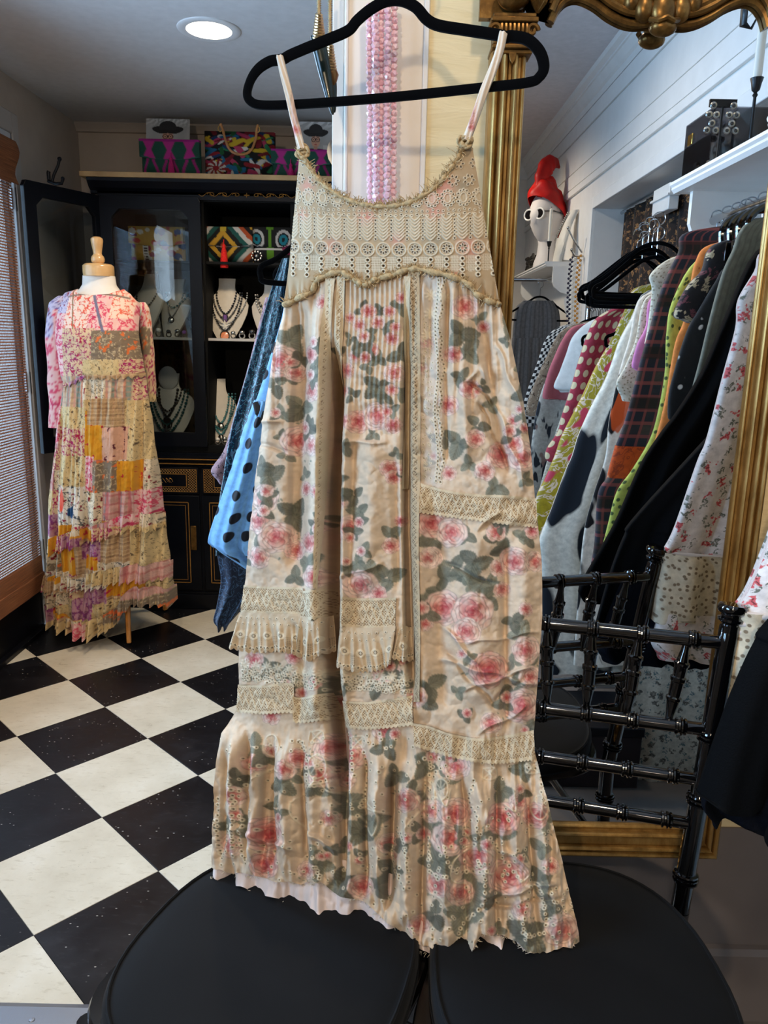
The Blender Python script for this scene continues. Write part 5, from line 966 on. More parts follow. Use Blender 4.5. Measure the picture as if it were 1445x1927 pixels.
# necklace busts: neck and sloping chest cut from one curved board
def bust(x, y, z, h, w, label, lean=.30, mat=None, top=True, yaw=0):
    t = thing('necklace_bust', label, 'display bust', (x, y, z)); n = 26; cy, sy = math.cos(yaw), math.sin(yaw)
    prof = [(.0, .40), (.06, .50), (.22, .74), (.42, .95), (.56, 1.0), (.66, .86), (.73, .56), (.78, .42), (.86, .37), (1.0, .38)]; zz = np.linspace(0, 1, n); hw = np.interp(zz, [p[0] for p in prof], [p[1] for p in prof]) * w / 2; F_, B_ = [], []
    u = np.linspace(-1, 1, 15)
    def pt(a, d, b): return (x + a * cy - d * sy, y + a * sy + d * cy, z + b)
    for i, q in enumerate(zz):
        dep = lean * h * (q ** 1.1) - .012; F_.append([pt(s * hw[i], dep + .22 * hw[i] * s * s * 1.0, q * h) for s in u]); B_.append([pt(s * hw[i], dep + .22 * hw[i] * s * s + .012 + .03 * (q > .7) * (1 - s * s), q * h) for s in u[::-1]])
    m_ = MB(); P = np.concatenate([np.array(F_), np.array(B_)], 1); m_.grid(P, wrapu=True); m_.f += [list(range(30)), [(n - 1) * 30 + j for j in range(30)]]; m_.build('body', mat or M_LIN2, t, angle=55)
    MB().add([pt(-.02, lean * h * .5, .0), pt(.02, lean * h * .5, 0), pt(.02, lean * h + .06, 0), pt(-.02, lean * h + .06, 0), pt(-.02, lean * h * .75 + .01, h * .62), pt(.02, lean * h * .75 + .01, h * .62)], [(0, 1, 2, 3), (0, 4, 5, 1), (3, 2, 5, 4), (0, 3, 4), (1, 5, 2)]).build('strut', mat or M_LIN2, t)
    def surf(a, b): i = np.interp(b, zz, np.arange(n)); k = int(min(i, n - 2)); f = i - k; H_ = hw[k] * (1 - f) + hw[k + 1] * f; s = np.clip(a / max(H_, .01), -1.15, 1.15); return np.array(pt(a, lean * h * (b ** 1.1) - .012 + .22 * H_ * s * s - .004, b * h))
    t_surf[t.name] = surf; return t, surf
t_surf = {}
def necklace(bs, h, w, drop, bead, mat, label, pend=None, spread=.55, top=.76, name='bead_necklace', n=None):
    t_, surf = bs; t = thing(name, label, 'necklace', tuple(surf(0, drop))); q = MB(); nn = n or int(2.0 * (top - drop) * h / (bead * 1.9)); nn = max(nn, 14)
    for i in range(nn): s = -1 + 2 * i / (nn - 1); b = drop + (top - drop) * abs(s) ** 1.35; a = spread * w / 2 * (1 - (1 - abs(s)) ** 1.7) * (1 if s > 0 else -1); q.ball(surf(a, b) + np.array([0, -bead * .6, 0]), bead * (1 + .25 * ((i * 7) % 3 == 0)), 6, 4)
    stuff(q.build('bead_strand', mat, t))
    if pend:
        kind, mt, sz = pend; c = surf(0, drop) + np.array([0, -.006, -sz])
        m_ = MB()
        if kind == 'oval': m_.ball(c, sz, 12, 8, (.62, .25, 1))
        elif kind == 'disc': m_.lathe([(sz * .5, -.004), (sz, -.002), (sz, .002), (sz * .6, .005), (0, .006)], c, 16, ax=(0, -1, .25))
        elif kind == 'slab': m_.box(c, (sz * .9, .012, sz * 1.7))
        elif kind == 'star':
            for k in range(5): a = k * 1.257 + .4; m_.tube([c, c + np.array([math.cos(a) * sz, 0, math.sin(a) * sz])], [sz * .34, sz * .08], 6)
        m_.build('pendant', mt, t, bevel=.002 if kind == 'slab' else 0)
        if kind in ('oval', 'disc', 'slab'): MB().tube([c + np.array([(sz * (.66 if kind != 'disc' else 1.02)) * math.cos(a), -.001, sz * (1.03 if kind != 'slab' else .9) * math.sin(a)]) for a in np.linspace(0, 6.283, 18)], .003, 5).build('pendant_rim', M_DSIL, t)
    return t
M_STONE = plain('pale_stone', (196, 180, 166), .35, nz=.1, ns=40); M_AMETH = plain('amethyst', (112, 72, 138), .2, coat=.6, nz=.2, ns=40); M_CORAL = plain('coral_cabochon', (226, 140, 96), .3, coat=.5); M_AGATE = plain('dark_agate', (34, 34, 36), .15, coat=.8, nz=.3, ns=30)
S2, S3 = 1.2945, .8005
b1 = bust(-1.165, 3.72, S2, .29, .17, 'ivory necklace bust behind the glass nearest the dress form, middle shelf', .34, yaw=-.35)
necklace(b1, .29, .17, .42, .0045, M_DSIL, 'dark chain necklace with long pale stone pendant on glass-door bust', ('oval', M_STONE, .032), .7)
sc_ = thing('dark_scarf_knob', 'dark cloth-wrapped neck form standing behind the leftmost bust', 'neck form', (-1.12, 3.86, S2)); MB().lathe([(.03, 0), (.035, .1), (.03, .2), (.022, .25), (.026, .3), (.024, .33), (0, .335)], (-1.12, 3.88, S2), 14).build('neck', M_AGATE, sc_)
b2 = bust(-1.03, 3.74, S2, .27, .16, 'ivory necklace bust half hidden by the cabinet door stile', .34, yaw=-.35)
necklace(b2, .27, .16, .34, .004, M_SIL, 'fine silver chain with ring pendant on half hidden bust', ('disc', M_SIL, .012), .5); necklace(b2, .27, .16, .5, .0055, M_TEAL, 'short teal bead strand on half hidden bust', None, .75)
b3 = bust(-.765, 3.72, S2, .275, .205, 'ivory necklace bust layered with dark beads in the open bay', .26)
necklace(b3, .275, .205, .12, .0048, M_JET, 'long jet bead necklace with coral set medallion', ('disc', M_CORAL, .02), .72); necklace(b3, .275, .205, .40, .0048, M_JET, 'jet bead strand with amethyst pendant', ('slab', M_AMETH, .018), .45); necklace(b3, .275, .205, .3, .0042, M_DSIL, 'dark silver chain with bird shaped charm', ('star', M_PRL, .028), .62); necklace(b3, .275, .205, .22, .004, M_SIL, 'silver bead chain hanging at the edge of jet strands', None, .95)
b4 = bust(-.555, 3.74, S2, .265, .19, 'ivory necklace bust beside the blue hanging dress, middle shelf', .26)
necklace(b4, .265, .19, .44, .006, M_DSIL, 'chunky silver necklace with round white medallion', ('disc', M_PRL, .024), .7); necklace(b4, .265, .19, .3, .005, M_SIL, 'silver bead strand under the white medallion', None, .8)
b5 = bust(-1.065, 3.74, S3, .32, .25, 'ivory necklace bust with oval neck on bottom shelf behind glass', .26)
MB().ball(b5[1](0, .93) + np.array([0, -.008, 0]), 1, 16, 10, (.048, .008, .058)).build('neck_cap', M_LIN2, b5[0])
necklace(b5, .32, .25, .10, .0062, M_TEAL, 'long green bead strand on the bottom shelf bust', None, .75); necklace(b5, .32, .25, .36, .006, M_DSIL, 'dark chain with black agate slab pendant', ('slab', M_AGATE, .034), .36); necklace(b5, .32, .25, .44, .005, M_DSIL, 'heavy gunmetal chain inside the green strand', None, .5); necklace(b5, .32, .25, .24, .0056, M_TEAL, 'second green bead strand with a silver star', ('star', M_SIL, .024), .62)
b6 = bust(-.80, 3.73, S3, .30, .16, 'ivory necklace bust at left edge of open bay, bottom shelf', .26, yaw=.25)
necklace(b6, .30, .16, .12, .0052, M_TURQ, 'turquoise bead strand with silver heart on bottom shelf', ('oval', M_SIL, .018), .75); necklace(b6, .30, .16, .3, .005, M_TURQ, 'shorter turquoise bead strand with silver drop', ('disc', M_SIL, .014), .55); necklace(b6, .30, .16, .2, .0048, M_TEAL, 'dark teal strand among the turquoise beads', None, .95)
def ring(x, y, z, s, mat, stone, label):
    t = thing('cocktail_ring', label, 'ring', (x, y, z), 'rings and cuffs along the cabinet shelves'); MB().tube([(x + s * .62 * math.cos(a), y, z + s * .62 + s * .62 * math.sin(a)) for a in np.linspace(0, 6.283, 14)], s * .16, 6).build('band', mat, t); MB().ball((x, y - s * .2, z + s * 1.35), s * .62, 10, 6, (1, .6, .8)).build('stone', stone, t)
for i, (x, y, s, mt, st_, sh) in enumerate(((-1.10, 3.66, .02, M_SIL, M_TEAL, 0), (-1.0, 3.65, .022, M_SIL, M_PRL, 0), (-.955, 3.65, .018, M_DSIL, M_AGATE, 0), (-.915, 3.65, .02, M_SIL, M_SIL, 0), (-.885, 3.655, .017, M_SIL, M_AMETH, 0), (-.665, 3.65, .018, M_DSIL, M_SIL, 0), (-.625, 3.65, .02, M_SIL, M_SIL, 0), (-.58, 3.65, .022, M_SIL, M_AGATE, 0), (-.545, 3.65, .02, M_SIL, M_SIL, 0), (-.51, 3.65, .019, M_DSIL, M_PRL, 0),
                                        (-1.09, 3.66, .018, M_SIL, M_SIL, 1), (-1.05, 3.65, .017, M_SIL, M_PRL, 1), (-1.01, 3.66, .018, M_DSIL, M_SIL, 1), (-.96, 3.65, .017, M_SIL, M_SIL, 1), (-.92, 3.66, .018, M_SIL, M_PRL, 1), (-.745, 3.64, .018, M_SIL, M_PRL, 1), (-.715, 3.65, .02, M_SIL, M_SIL, 1), (-.685, 3.65, .018, M_PRL, M_PRL, 1), (-.655, 3.66, .02, M_SIL, M_PRL, 1))):
    ring(x * 1.03 - .03, y, (S3 if sh else S2) + .0005, s, mt, st_, ('middle' if not sh else 'bottom') + ' shelf silver ring, ' + ('first', 'second', 'third', 'fourth', 'fifth', 'sixth', 'seventh', 'eighth', 'ninth', 'tenth')[i if not sh else i - 10] + ' from the left in the cabinet')
# ================================================================ dress form in a patchwork dress, by the glass door
MY = 3.2
fm = thing('dress_form', 'white dress form with turned wooden neck cap and legs wearing the patchwork dress', 'dress form', (-1.19, 3.3, 0))
M_MAPLE = plain('varnished_maple', (212, 170, 116), .3, nz=.08, ns=10, coat=.4); M_MAPLE2 = plain('orange_varnished_wood', (206, 138, 66), .3, nz=.1, ns=12, coat=.5); M_FORM = plain('white_form_jersey', (232, 226, 218), .8, nz=.01, bump=.05)
cx_, cy_ = -1.195, 3.3
MB().lathe([(.085, 1.30), (.13, 1.36), (.148, 1.40), (.135, 1.435), (.10, 1.46), (.072, 1.48), (.060, 1.50), (.057, 1.535)], (cx_, cy_, 0), 32, sx=1.15, sy=.8).build('torso', M_FORM, fm, angle=60)
MB().lathe([(.058, 1.532), (.061, 1.534), (.062, 1.548), (.062, 1.572), (.060, 1.576), (.052, 1.582), (.0, 1.586)], (cx_, cy_, 0), 36).build('neck_cap', M_MAPLE, fm)
MB().lathe([(.016, 1.583), (.020, 1.585), (.026, 1.592), (.027, 1.602), (.024, 1.612), (.018, 1.618), (.0165, 1.623), (.018, 1.635), (.022, 1.655), (.0245, 1.674), (.023, 1.682), (.015, 1.688), (0, 1.69)], (cx_, cy_, 0), 28).build('finial', M_MAPLE, fm)
MB().lathe([(.03, .36), (.022, .4), (.016, .5), (.016, 1.3)], (cx_ + .05, cy_, 0), 14).build('pole', M_MAPLE2, fm)
for ft in ((-1.083, 3.095), (-1.045, 3.52), (-1.43, 3.36)):
    b = np.array([cx_ + .05, cy_, 0]); f_ = np.array([ft[0], ft[1], 0]); d = f_ - b
    pts = [b + np.array([0, 0, .42]), b + d * .45 + np.array([0, 0, .34]), b + d * .80 + np.array([0, 0, .18]), b + d * .93 + np.array([0, 0, .09]), f_ + np.array([0, 0, .012])]
    MB().tube(spline(pts, 20), np.linspace(.019, .0145, 20), 8, flat=.75).build('leg', M_MAPLE2, fm)
# chart of the patchwork in photograph pixels, 3 cells to a pixel
KX0, KY0, KS = 80, 535, 2.6; KW, KH = int(262 * KS), int(655 * KS); KY, KX = np.mgrid[0:KH, 0:KW].astype(np.float32); KX = KX / KS + KX0; KY = KY / KS + KY0
PW = np.zeros((KH, KW, 3), np.float32)
kn = [vnoise(KH, KW, c * KS, 100 + i, 3) for i, c in enumerate((5, 7, 9, 4, 14))]
def L3(c): return lin(c).astype(np.float32)
def scroll(bg, fg, i=0, fg2=None, w=.16):
    c = np.broadcast_to(L3(bg), (KH, KW, 3)).copy(); c = over(c, sst(w, w - .06, np.abs(kn[i])), fg); c = over(c, sst(.36, .44, kn[(i + 1) % 4]), fg2 or fg); return over(c, sst(.05, .02, np.abs(kn[(i + 1) % 4] - .40)), bg)
def plaidp(bg, *st):
    c = np.broadcast_to(L3(bg), (KH, KW, 3)).copy()
    for col, px_, wd, ax in st: q = (KX if ax == 0 else KY); c = over(c, .62 * sst(wd, wd * .55, np.abs(((q / px_) % 1) - .5)), col)
    return c * (1 + .08 * np.sin(KX * 5)[..., None] * np.sin(KY * 5)[..., None])
P_MAG = scroll((224, 196, 160), (176, 52, 110), 0, (190, 40, 90)); P_COR = scroll((240, 216, 200), (226, 104, 84), 2, (236, 130, 104), .13); P_GRY = scroll((146, 128, 108), (206, 186, 152), 1, (226, 128, 72), .10); P_CRM = scroll((222, 196, 148), (96, 88, 70), 3, (120, 100, 76), .05); P_PNK = scroll((236, 196, 190), (222, 92, 120), 1, (206, 70, 110)); P_YEL = scroll((220, 160, 40), (206, 132, 30), 0, (196, 50, 60), .04); P_BLU = scroll((206, 196, 214), (120, 110, 160), 3, (150, 60, 80), .12); P_RED = scroll((232, 214, 186), (90, 92, 84), 0, (150, 24, 50), .08); P_WHT = scroll((230, 218, 200), (70, 76, 84), 2, (150, 40, 70), .09); P_LOT = scroll((222, 176, 150), (206, 160, 134), 4, (110, 26, 52), .05); P_PUR = scroll((196, 150, 160), (150, 76, 130), 1, (170, 80, 140)); P_TAN = plaidp((196, 164, 126), ((170, 130, 100), 14, .12, 0), ((150, 120, 96), 11, .14, 1), ((220, 190, 150), 7, .2, 1)); P_TEA = plaidp((214, 186, 156), ((90, 140, 140), 22, .26, 0), ((216, 140, 120), 15, .16, 0), ((196, 160, 140), 10, .2, 1)); P_PKP = plaidp((214, 172, 160), ((196, 96, 100), 18, .22, 0), ((120, 130, 140), 26, .06, 0), ((190, 110, 110), 16, .15, 1))
POOL = (P_MAG, P_CRM, P_GRY, P_PNK, P_YEL, P_RED, P_WHT, P_PUR, P_TAN, P_PKP, P_CRM, P_MAG); r_ = np.random.RandomState(6); y = 535.0
while y < 1200:
    hgt = r_.uniform(34, 52); x = 78 - r_.uniform(0, 20)
    while x < 345: w_ = r_.uniform(24, 52); m_ = (KX >= x) & (KX < x + w_) & (KY >= y) & (KY < y + hgt); PW[m_] = POOL[r_.randint(12)][m_]; x += w_
    y += hgt
for x0, x1, y0, y1, p in ((78, 345, 535, 628, P_COR), (180, 262, 555, 622, P_PNK), (215, 252, 548, 600, P_COR), (78, 132, 540, 640, P_BLU), (100, 132, 590, 640, P_PNK), (78, 135, 640, 830, P_PNK), (132, 196, 618, 706, P_MAG), (190, 272, 622, 677, P_GRY), (174, 240, 675, 708, P_CRM), (238, 280, 675, 708, P_MAG), (122, 176, 706, 762, P_TEA), (174, 216, 704, 748, P_RED), (214, 266, 704, 752, P_TEA), (260, 300, 704, 756, P_MAG), (188, 252, 746, 800, P_TAN), (248, 300, 750, 802, P_CRM), (178, 214, 794, 856, P_YEL), (212, 258, 798, 858, P_LOT), (254, 306, 800, 862, P_CRM), (178, 200, 850, 912, P_PNK), (198, 240, 858, 916, P_GRY), (238, 284, 860, 916, P_YEL), (280, 310, 860, 916, P_RED), (124, 180, 762, 800, P_CRM), (124, 180, 800, 850, P_MAG), (124, 182, 850, 905, P_CRM), (124, 182, 905, 975, P_WHT), (180, 214, 914, 976, P_RED), (214, 272, 914, 962, P_PKP), (268, 312, 914, 962, P_PNK), (178, 216, 980, 1036, P_PUR), (184, 210, 1028, 1052, P_YEL), (214, 262, 985, 1040, P_TAN), (262, 322, 985, 1050, P_CRM), (180, 226, 1078, 1112, P_PUR), (226, 290, 1068, 1100, P_YEL), (290, 330, 1068, 1100, P_CRM), (84, 124, 960, 1000, P_PUR), (84, 124, 1000, 1050, P_RED), (118, 150, 1060, 1120, P_RED)):
    m_ = (KX >= x0) & (KX < x1) & (KY >= y0) & (KY < y1); PW[m_] = p[m_]
for d, colr in ((np.hypot((KX - 136) / 8, (KY - 930) / 24), (226, 84, 40)), (np.hypot((KX - 157) / 8, (KY - 953) / 12) + .3 * kn[0], (40, 90, 130))): PW = over(PW, sst(1.05, .8, d), colr)
PW = over(PW, sst(2.2, 1.2, np.abs(KY - 553 - .0022 * (KX - 180) ** 2)) * (KX > 128) * (KX < 242), (150, 130, 120)); ln = np.abs((KX - 183) - (KY - 560) * .42); PW = over(PW, sst(3, 2, ln) * (KY > 556) * (KY < 625), (130, 128, 150)); PW = over(PW, sst(1.6, .8, np.abs((KX - 138) - (KY - 548) * .22)) * (KY < 620), (150, 120, 80))
PW = .9 * np.clip(PW, 0, 1) ** 1.18
def ksamp(px, py): return PW[np.clip(((py - KY0) * KS).astype(int), 0, KH - 1), np.clip(((px - KX0) * KS).astype(int), 0, KW - 1)]
ML = np.array([(540, 128), (550, 106), (565, 100), (640, 108), (700, 116), (720, 122), (790, 112), (860, 104), (950, 95), (1000, 96), (1060, 92), (1110, 88), (1160, 92), (1200, 95)], float); MRt = np.array([(540, 240), (552, 247), (570, 255), (640, 263), (690, 272), (780, 286), (870, 299), (950, 306), (1000, 312), (1060, 322), (1132, 329), (1200, 330)], float)
def mxl(y): return np.interp(y, ML[:, 0], ML[:, 1])
def mxr(y): return np.interp(y, MRt[:, 0], MRt[:, 1])
def many_atY(px, py, Y):
    d = np.stack([(px - 722.5) / F_PX, -(py - 963.5) / F_PX, np.ones_like(px)], -1) @ MR; return CAM + d * (Y / d[..., 1])[..., None]
kf = vnoise(KH // 2, KW // 2, 9, 301, 2, 120); kf2 = vnoise(KH // 2, KW // 2, 13, 307, 3, 14)
def mq(px, py, off=0.0, back=False):
    u = np.clip((px - mxl(py)) / (mxr(py) - mxl(py)), 0, 1); P = many_atY(px, py, MY); half = (mxr(py) - mxl(py)) / 2 / F_PX * MY; arch = np.sqrt(np.clip(1 - (2 * u - 1) ** 2, 0, 1)); iy = np.clip(((py - KY0) * KS / 2).astype(int), 0, KH // 2 - 1); ix = np.clip(((px - KX0) * KS / 2).astype(int), 0, KW // 2 - 1)
    g = sst(700, 740, py); fo = .020 * g * kf[iy, ix] * (1 + sst(900, 1100, py)) + .004 * kf2[iy, ix] + .012 * g * np.sin(px * .21 + py * .004) * sst(720, 900, py)
    dep = (.62 * half * arch + fo + off) if not back else -(.45 * half * arch - .5 * fo); P = P.copy(); P[..., 1] += .09 * (1 - sst(535, 640, py)) - dep + .0; return P
pd = thing('patchwork_maxi_dress', 'tiered patchwork dress in pink, mustard and cream prints on the dress form', 'dress', (-1.19, 3.2, .6)); M_PW = mat_cloth('patchwork_cotton', .8, 900, .2)
NK = [(100, 566), (112, 549), (130, 543), (150, 553), (178, 556), (212, 553), (238, 543), (248, 552), (256, 571)]
WL = [(122, 722), (150, 718), (176, 707), (220, 706), (275, 702)]; HM = [(88, 1158), (125, 1162), (150, 1162), (186, 1176), (206, 1172), (240, 1150), (258, 1120), (275, 1108), (300, 1122), (330, 1133)]
v = np.linspace(0, 1, 130)[:, None]; u = np.linspace(0, 1, 150)[None]; xs_ = 100 + 156 * u; x2 = 122 + 153 * u; py = np.interp(xs_, *zip(*NK)) * (1 - v) + np.interp(x2, *zip(*WL)) * v; px = mxl(py) + (mxr(py) - mxl(py)) * u; sheet('bodice', mq(px, py, .004), M_PW, pd, ksamp(px, py))
v = np.linspace(0, 1, 330)[:, None]; u = np.linspace(0, 1, 200)[None]; x1_ = 122 + 153 * u; x2 = 88 + 242 * u; py = (np.interp(x1_, *zip(*WL)) - 2) * (1 - v) + np.interp(x2, *zip(*HM)) * v; px = mxl(py) + (mxr(py) - mxl(py)) * u; sheet('skirt', mq(px, py), M_PW, pd, ksamp(px, py))
v = np.linspace(0, 1, 60)[:, None]; u = np.linspace(0, 1, 40)[None]; py = 575 + (1130 - 575) * v + 0 * u; px = mxl(py) + (mxr(py) - mxl(py)) * u; sheet('back', mq(px, py, 0, True), M_PW, pd, ksamp(px, py))
for nm, path, hgt, off, sd in (('ruffle', [(112, 1002), (150, 988), (178, 978), (216, 968), (262, 955), (316, 962)], 30, .012, 1), ('ruffle', [(88, 1076), (124, 1070), (178, 1062), (218, 1052), (262, 1046), (326, 1052)], 30, .014, 2), ('ruffle', [(86, 1130), (124, 1132), (186, 1142), (238, 1122), (258, 1094), (280, 1084), (330, 1102)], 33, .012, 3), ('waist_frill', [(122, 720), (150, 716), (176, 704), (220, 704), (275, 700)], 7, .008, 4)):
    Pp = spline(path, 240); v = np.linspace(0, 1, 16)[:, None]; px = Pp[None, :, 0] + 0 * v; py = Pp[None, :, 1] + hgt * v + 2.5 * np.sin(Pp[None, :, 0] * .5 + sd) * v; w_ = .011 * (v ** .8) * np.sin(px * .62 + 2 * np.sin(px * .11) + sd) + .005 * v * np.sin(px * 1.5)
    pc = py + 300 * (sd % 2) * 0; sheet(nm, mq(np.clip(px, mxl(py) - 4, mxr(py) + 5), py, off + w_ * (1 if nm == 'ruffle' else .3)), M_PW, pd, ksamp(px + 37 * sd, pc - 14 * sd))
for path, wd, dy in (([(112, 556), (103, 600), (104, 680), (105, 740), (103, 806)], (19, 22, 22, 20, 17), .035), ([(249, 566), (256, 620), (262, 690), (266, 760)], (12, 12, 12, 11), .13)):
    Pp = spline(path, 60); wv = np.sqrt(np.clip(np.linspace(0.02, 1, 60) / .10, 0, 1)) * np.interp(np.linspace(0, 1, 60), np.linspace(0, 1, len(wd)), wd) / F_PX * MY * 1.0; a = np.linspace(0, 2 * PI, 37)[:-1]; Cn = many_atY(Pp[:, 0], Pp[:, 1], MY); Cn[:, 1] += dy
    Q = Cn[:, None] + np.stack([np.cos(a)[None] * wv[:, None] * (1 + .08 * np.sin(3 * a)[None] * np.sin(np.arange(60) * .35)[:, None]), -np.sin(a)[None] * wv[:, None] * .8, 0 * a[None] + 0 * wv[:, None]], -1)
    pxx = Pp[:, :1] + np.cos(a)[None] * 20; sheet('sleeve', Q, M_PW, pd, ksamp(pxx, Pp[:, 1:] + 8 * np.sin(a)[None]), wrapu=True)
# ================================================================ garments on hangers: one maker for all
def mprint(name, kind, c0, c1=None, c2=None, sc=1.0, rough=.85, bump=.25, sheen=.1, **kw):
    """procedural cloth prints over metric UV"""
    k = NT(name); uv = k.uv(); nz = k.noise(uv, 60, 3); fine = k.noise(uv, 700, 2); base = k.ramp(nz, [(.3, tuple(v * .88 for v in c0)), (.7, tuple(min(255, v * 1.06) for v in c0))]); c = base
    if kind == 'dots':
        d = k.vor(uv, 22 * sc, rand=kw.get('rand', .35), dims='2D'); c = k.mix(k.step(d, kw.get('r', .34), .02), c, c1)
    elif kind == 'floral':
        q = k.uv((1, 1, 1)); wv_ = k.noise(q, 40 * sc, 2, out='Color'); qq = k.mix(.06 / sc ** .5, q, wv_, 'ADD'); d = k.vor(qq, 17 * sc, dims='2D'); d2 = k.vor(qq, 23 * sc, dims='2D'); pet = k.noise(q, 120 * sc, 2)
        c = k.mix(k.math('MULTIPLY', k.step(d2, .20, .04), k.step(pet, .55, .05)), c, c2 or c1); fl = k.step(k.math('MULTIPLY_ADD', pet, .3, d), .34, .03); c = k.mix(fl, c, c1); c = k.mix(k.step(d, .07, .02), c, tuple(v * .6 for v in c1))
    elif kind == 'plaid':
        s = k.sep(uv)
        for ax, f, w, col, am in ((0, 14, .22, c1, .7), (1, 14, .25, c1, .7), (0, 29, .12, c2, .6), (1, 26, .13, c2, .6), (1, 7, .12, tuple(v * .5 for v in c0), .8)):
            fr = k.math('ABSOLUTE', k.math('SUBTRACT', k.math('FRACT', k.math('MULTIPLY', s[ax], f * sc)), .5)); c = k.mix(k.math('MULTIPLY', k.step(fr, w, .02), am), c, col)
    elif kind == 'gingham':
        s = k.sep(uv); a = k.math('FLOOR', k.math('MULTIPLY', s[0], 70 * sc)); b = k.math('FLOOR', k.math('MULTIPLY', s[1], 70 * sc)); c = k.mix(k.math('ABSOLUTE', k.math('MODULO', k.math('ADD', a, b), 2.0)), c, c1)
    elif kind == 'leaf':
        q = k.uv((1, .38, 1), .35); n1 = k.noise(q, 9 * sc, 2, .4, dist=.6); n2 = k.noise(k.uv((1, .4, 1), -.4, (3, 1, 0)), 7 * sc, 2, .4); c = k.mix(k.step(n1, .44, .012), c, c1); c = k.mix(k.math('MULTIPLY', k.step(n2, .36, .01), .9), c, c2 or c1)
    elif kind == 'speck':
        d = k.vor(uv, 30 * sc, dims='2D'); kp = k.step(k.noise(uv, 16, 2), .46, .03); c = k.mix(k.math('MULTIPLY', k.step(d, .13, .03), kp), c, c1)
    elif kind == 'scrolls':
        n1 = k.noise(uv, 26 * sc, 2, .45, dist=1.5); e = k.math('ABSOLUTE', k.math('SUBTRACT', n1, .5)); c = k.mix(k.step(e, .028, .012), c, c1)
        if c2: c = k.mix(k.step(k.noise(uv, 15 * sc, 1), .38, .02), c, c2)
    elif kind == 'stripe':
        s = k.sep(uv); fr = k.math('ABSOLUTE', k.math('SUBTRACT', k.math('FRACT', k.math('MULTIPLY', s[0], 60 * sc)), .5)); c = k.mix(k.math('MULTIPLY', k.step(fr, .16, .08), .55), c, c1)
    elif kind == 'lacy':
        d = k.vor(uv, 90 * sc, dims='2D'); c = k.mix(k.step(d, .22, .05), c, c1)
    elif kind == 'sequin':
        n1 = k.noise(k.uv((1, .6, 1)), 60 * sc, 2, .5, dist=1); e = k.math('ABSOLUTE', k.math('SUBTRACT', n1, .5)); c = k.mix(k.step(e, .035, .015), c, c1); sp = k.vor(uv, 260, dims='2D'); k.set(metal=k.math('MULTIPLY', k.step(sp, .2, .05), .8)); c = k.mix(k.math('MULTIPLY', k.step(k.vor(uv, 120, dims='2D'), .10, .03), .9), c, c2 or c1)
    k.col(c); k.set(rough=rough, sheen=sheen, spec=.25); k.bump(fine, bump, .0008)
    if kw.get('alpha'): k.b.inputs['Alpha'].default_value = kw['alpha']
    return k.m
def body(name, Lp, Rp, dax, dep, mat, par, folds=5, fa=.3, n=90, rows=60, seed=0, flare=1.0):
    """closed cloth body between a left and a right edge (lists of points going down), thickness dep along dax, hanging folds"""
    L = spline(Lp, rows); R = spline(Rp, rows); dax = np.asarray(dax, float); a = np.linspace(0, 2 * PI, n + 1)[:-1]; mid, hlf = (L + R) / 2, (R - L) / 2; q = np.linspace(0, 1, rows)[:, None]; rs = np.random.RandomState(seed); ph = rs.uniform(0, 6, 3)
    lat = np.cos(a)[None]; thick = np.sin(a)[None]; x = lat * folds
    fold_ = fa * (np.sin(x * 2.1 + ph[0] + .8 * q) + .6 * np.sin(x * 3.7 + ph[1] - q)) * (.35 + .65 * q) * flare
    D = dep * (np.sign(thick) * np.abs(thick) ** .55 + fold_ * 1.0) ; P = mid[:, None] + hlf[:, None] * lat[..., None] + dax * D[..., None]
    P[..., 2] += .006 * np.sin(x * 2.1 + ph[0]) * (q > .97)
    W_ = np.linalg.norm(R - L, axis=1).max(); H_ = np.concatenate([[0], np.cumsum(np.linalg.norm(np.diff((L + R) / 2, axis=0), axis=1))]); U = np.where(thick >= 0, (lat + 1) / 2, 1.5 - lat / 2) * W_ + 0 * q; V = -H_[:, None] + 0 * a[None]
    o = sheet(name, P, mat, par, None, np.stack([U, V], -1), wrapu=True); return o
HOOKS = plain('chrome_hook', (200, 204, 208), .15, 1)
def hanger(c, ax, half, drop, label, group=None, mat=None, th=.011, rod_r=.014, lift=.075):
    """velvet hanger under a rail: c = centre of the shoulders, ax = across direction"""
    c = np.asarray(c, float); ax = np.asarray(ax, float); z = np.array([0, 0, 1.0]); t = thing('coat_hanger', label, 'hanger', tuple(c + z * lift), group); nrm = np.cross(ax, z)
    sh = [(-.06, .012), (-.03, .03), (0, .036), (.03, .03), (.06, .012), (half * .8, -drop * .75), (half, -drop), (half * 1.02, -drop - .02), (half * .9, -drop - .035), (0, -drop - .036), (-half * .9, -drop - .035), (-half * 1.02, -drop - .02), (-half, -drop), (-half * .8, -drop * .75)]
    P = spline(sh, 80, True); flat_bar(MB(), np.array([c + ax * x + z * y for x, y in P]), .012, .006, nrm, True).build('body', mat or M_VEL, t)
    hk_ = [(0, .035), (0, lift - .018), (.012, lift - .006), (.018, lift + .010), (.012, lift + .024), (0, lift + .028), (-.014, lift + .022), (-.018, lift + .008)]; P = spline(hk_, 24); MB().tube([c + ax * x + z * y for x, y in P], .0018, 6).build('hook', HOOKS, t); return t
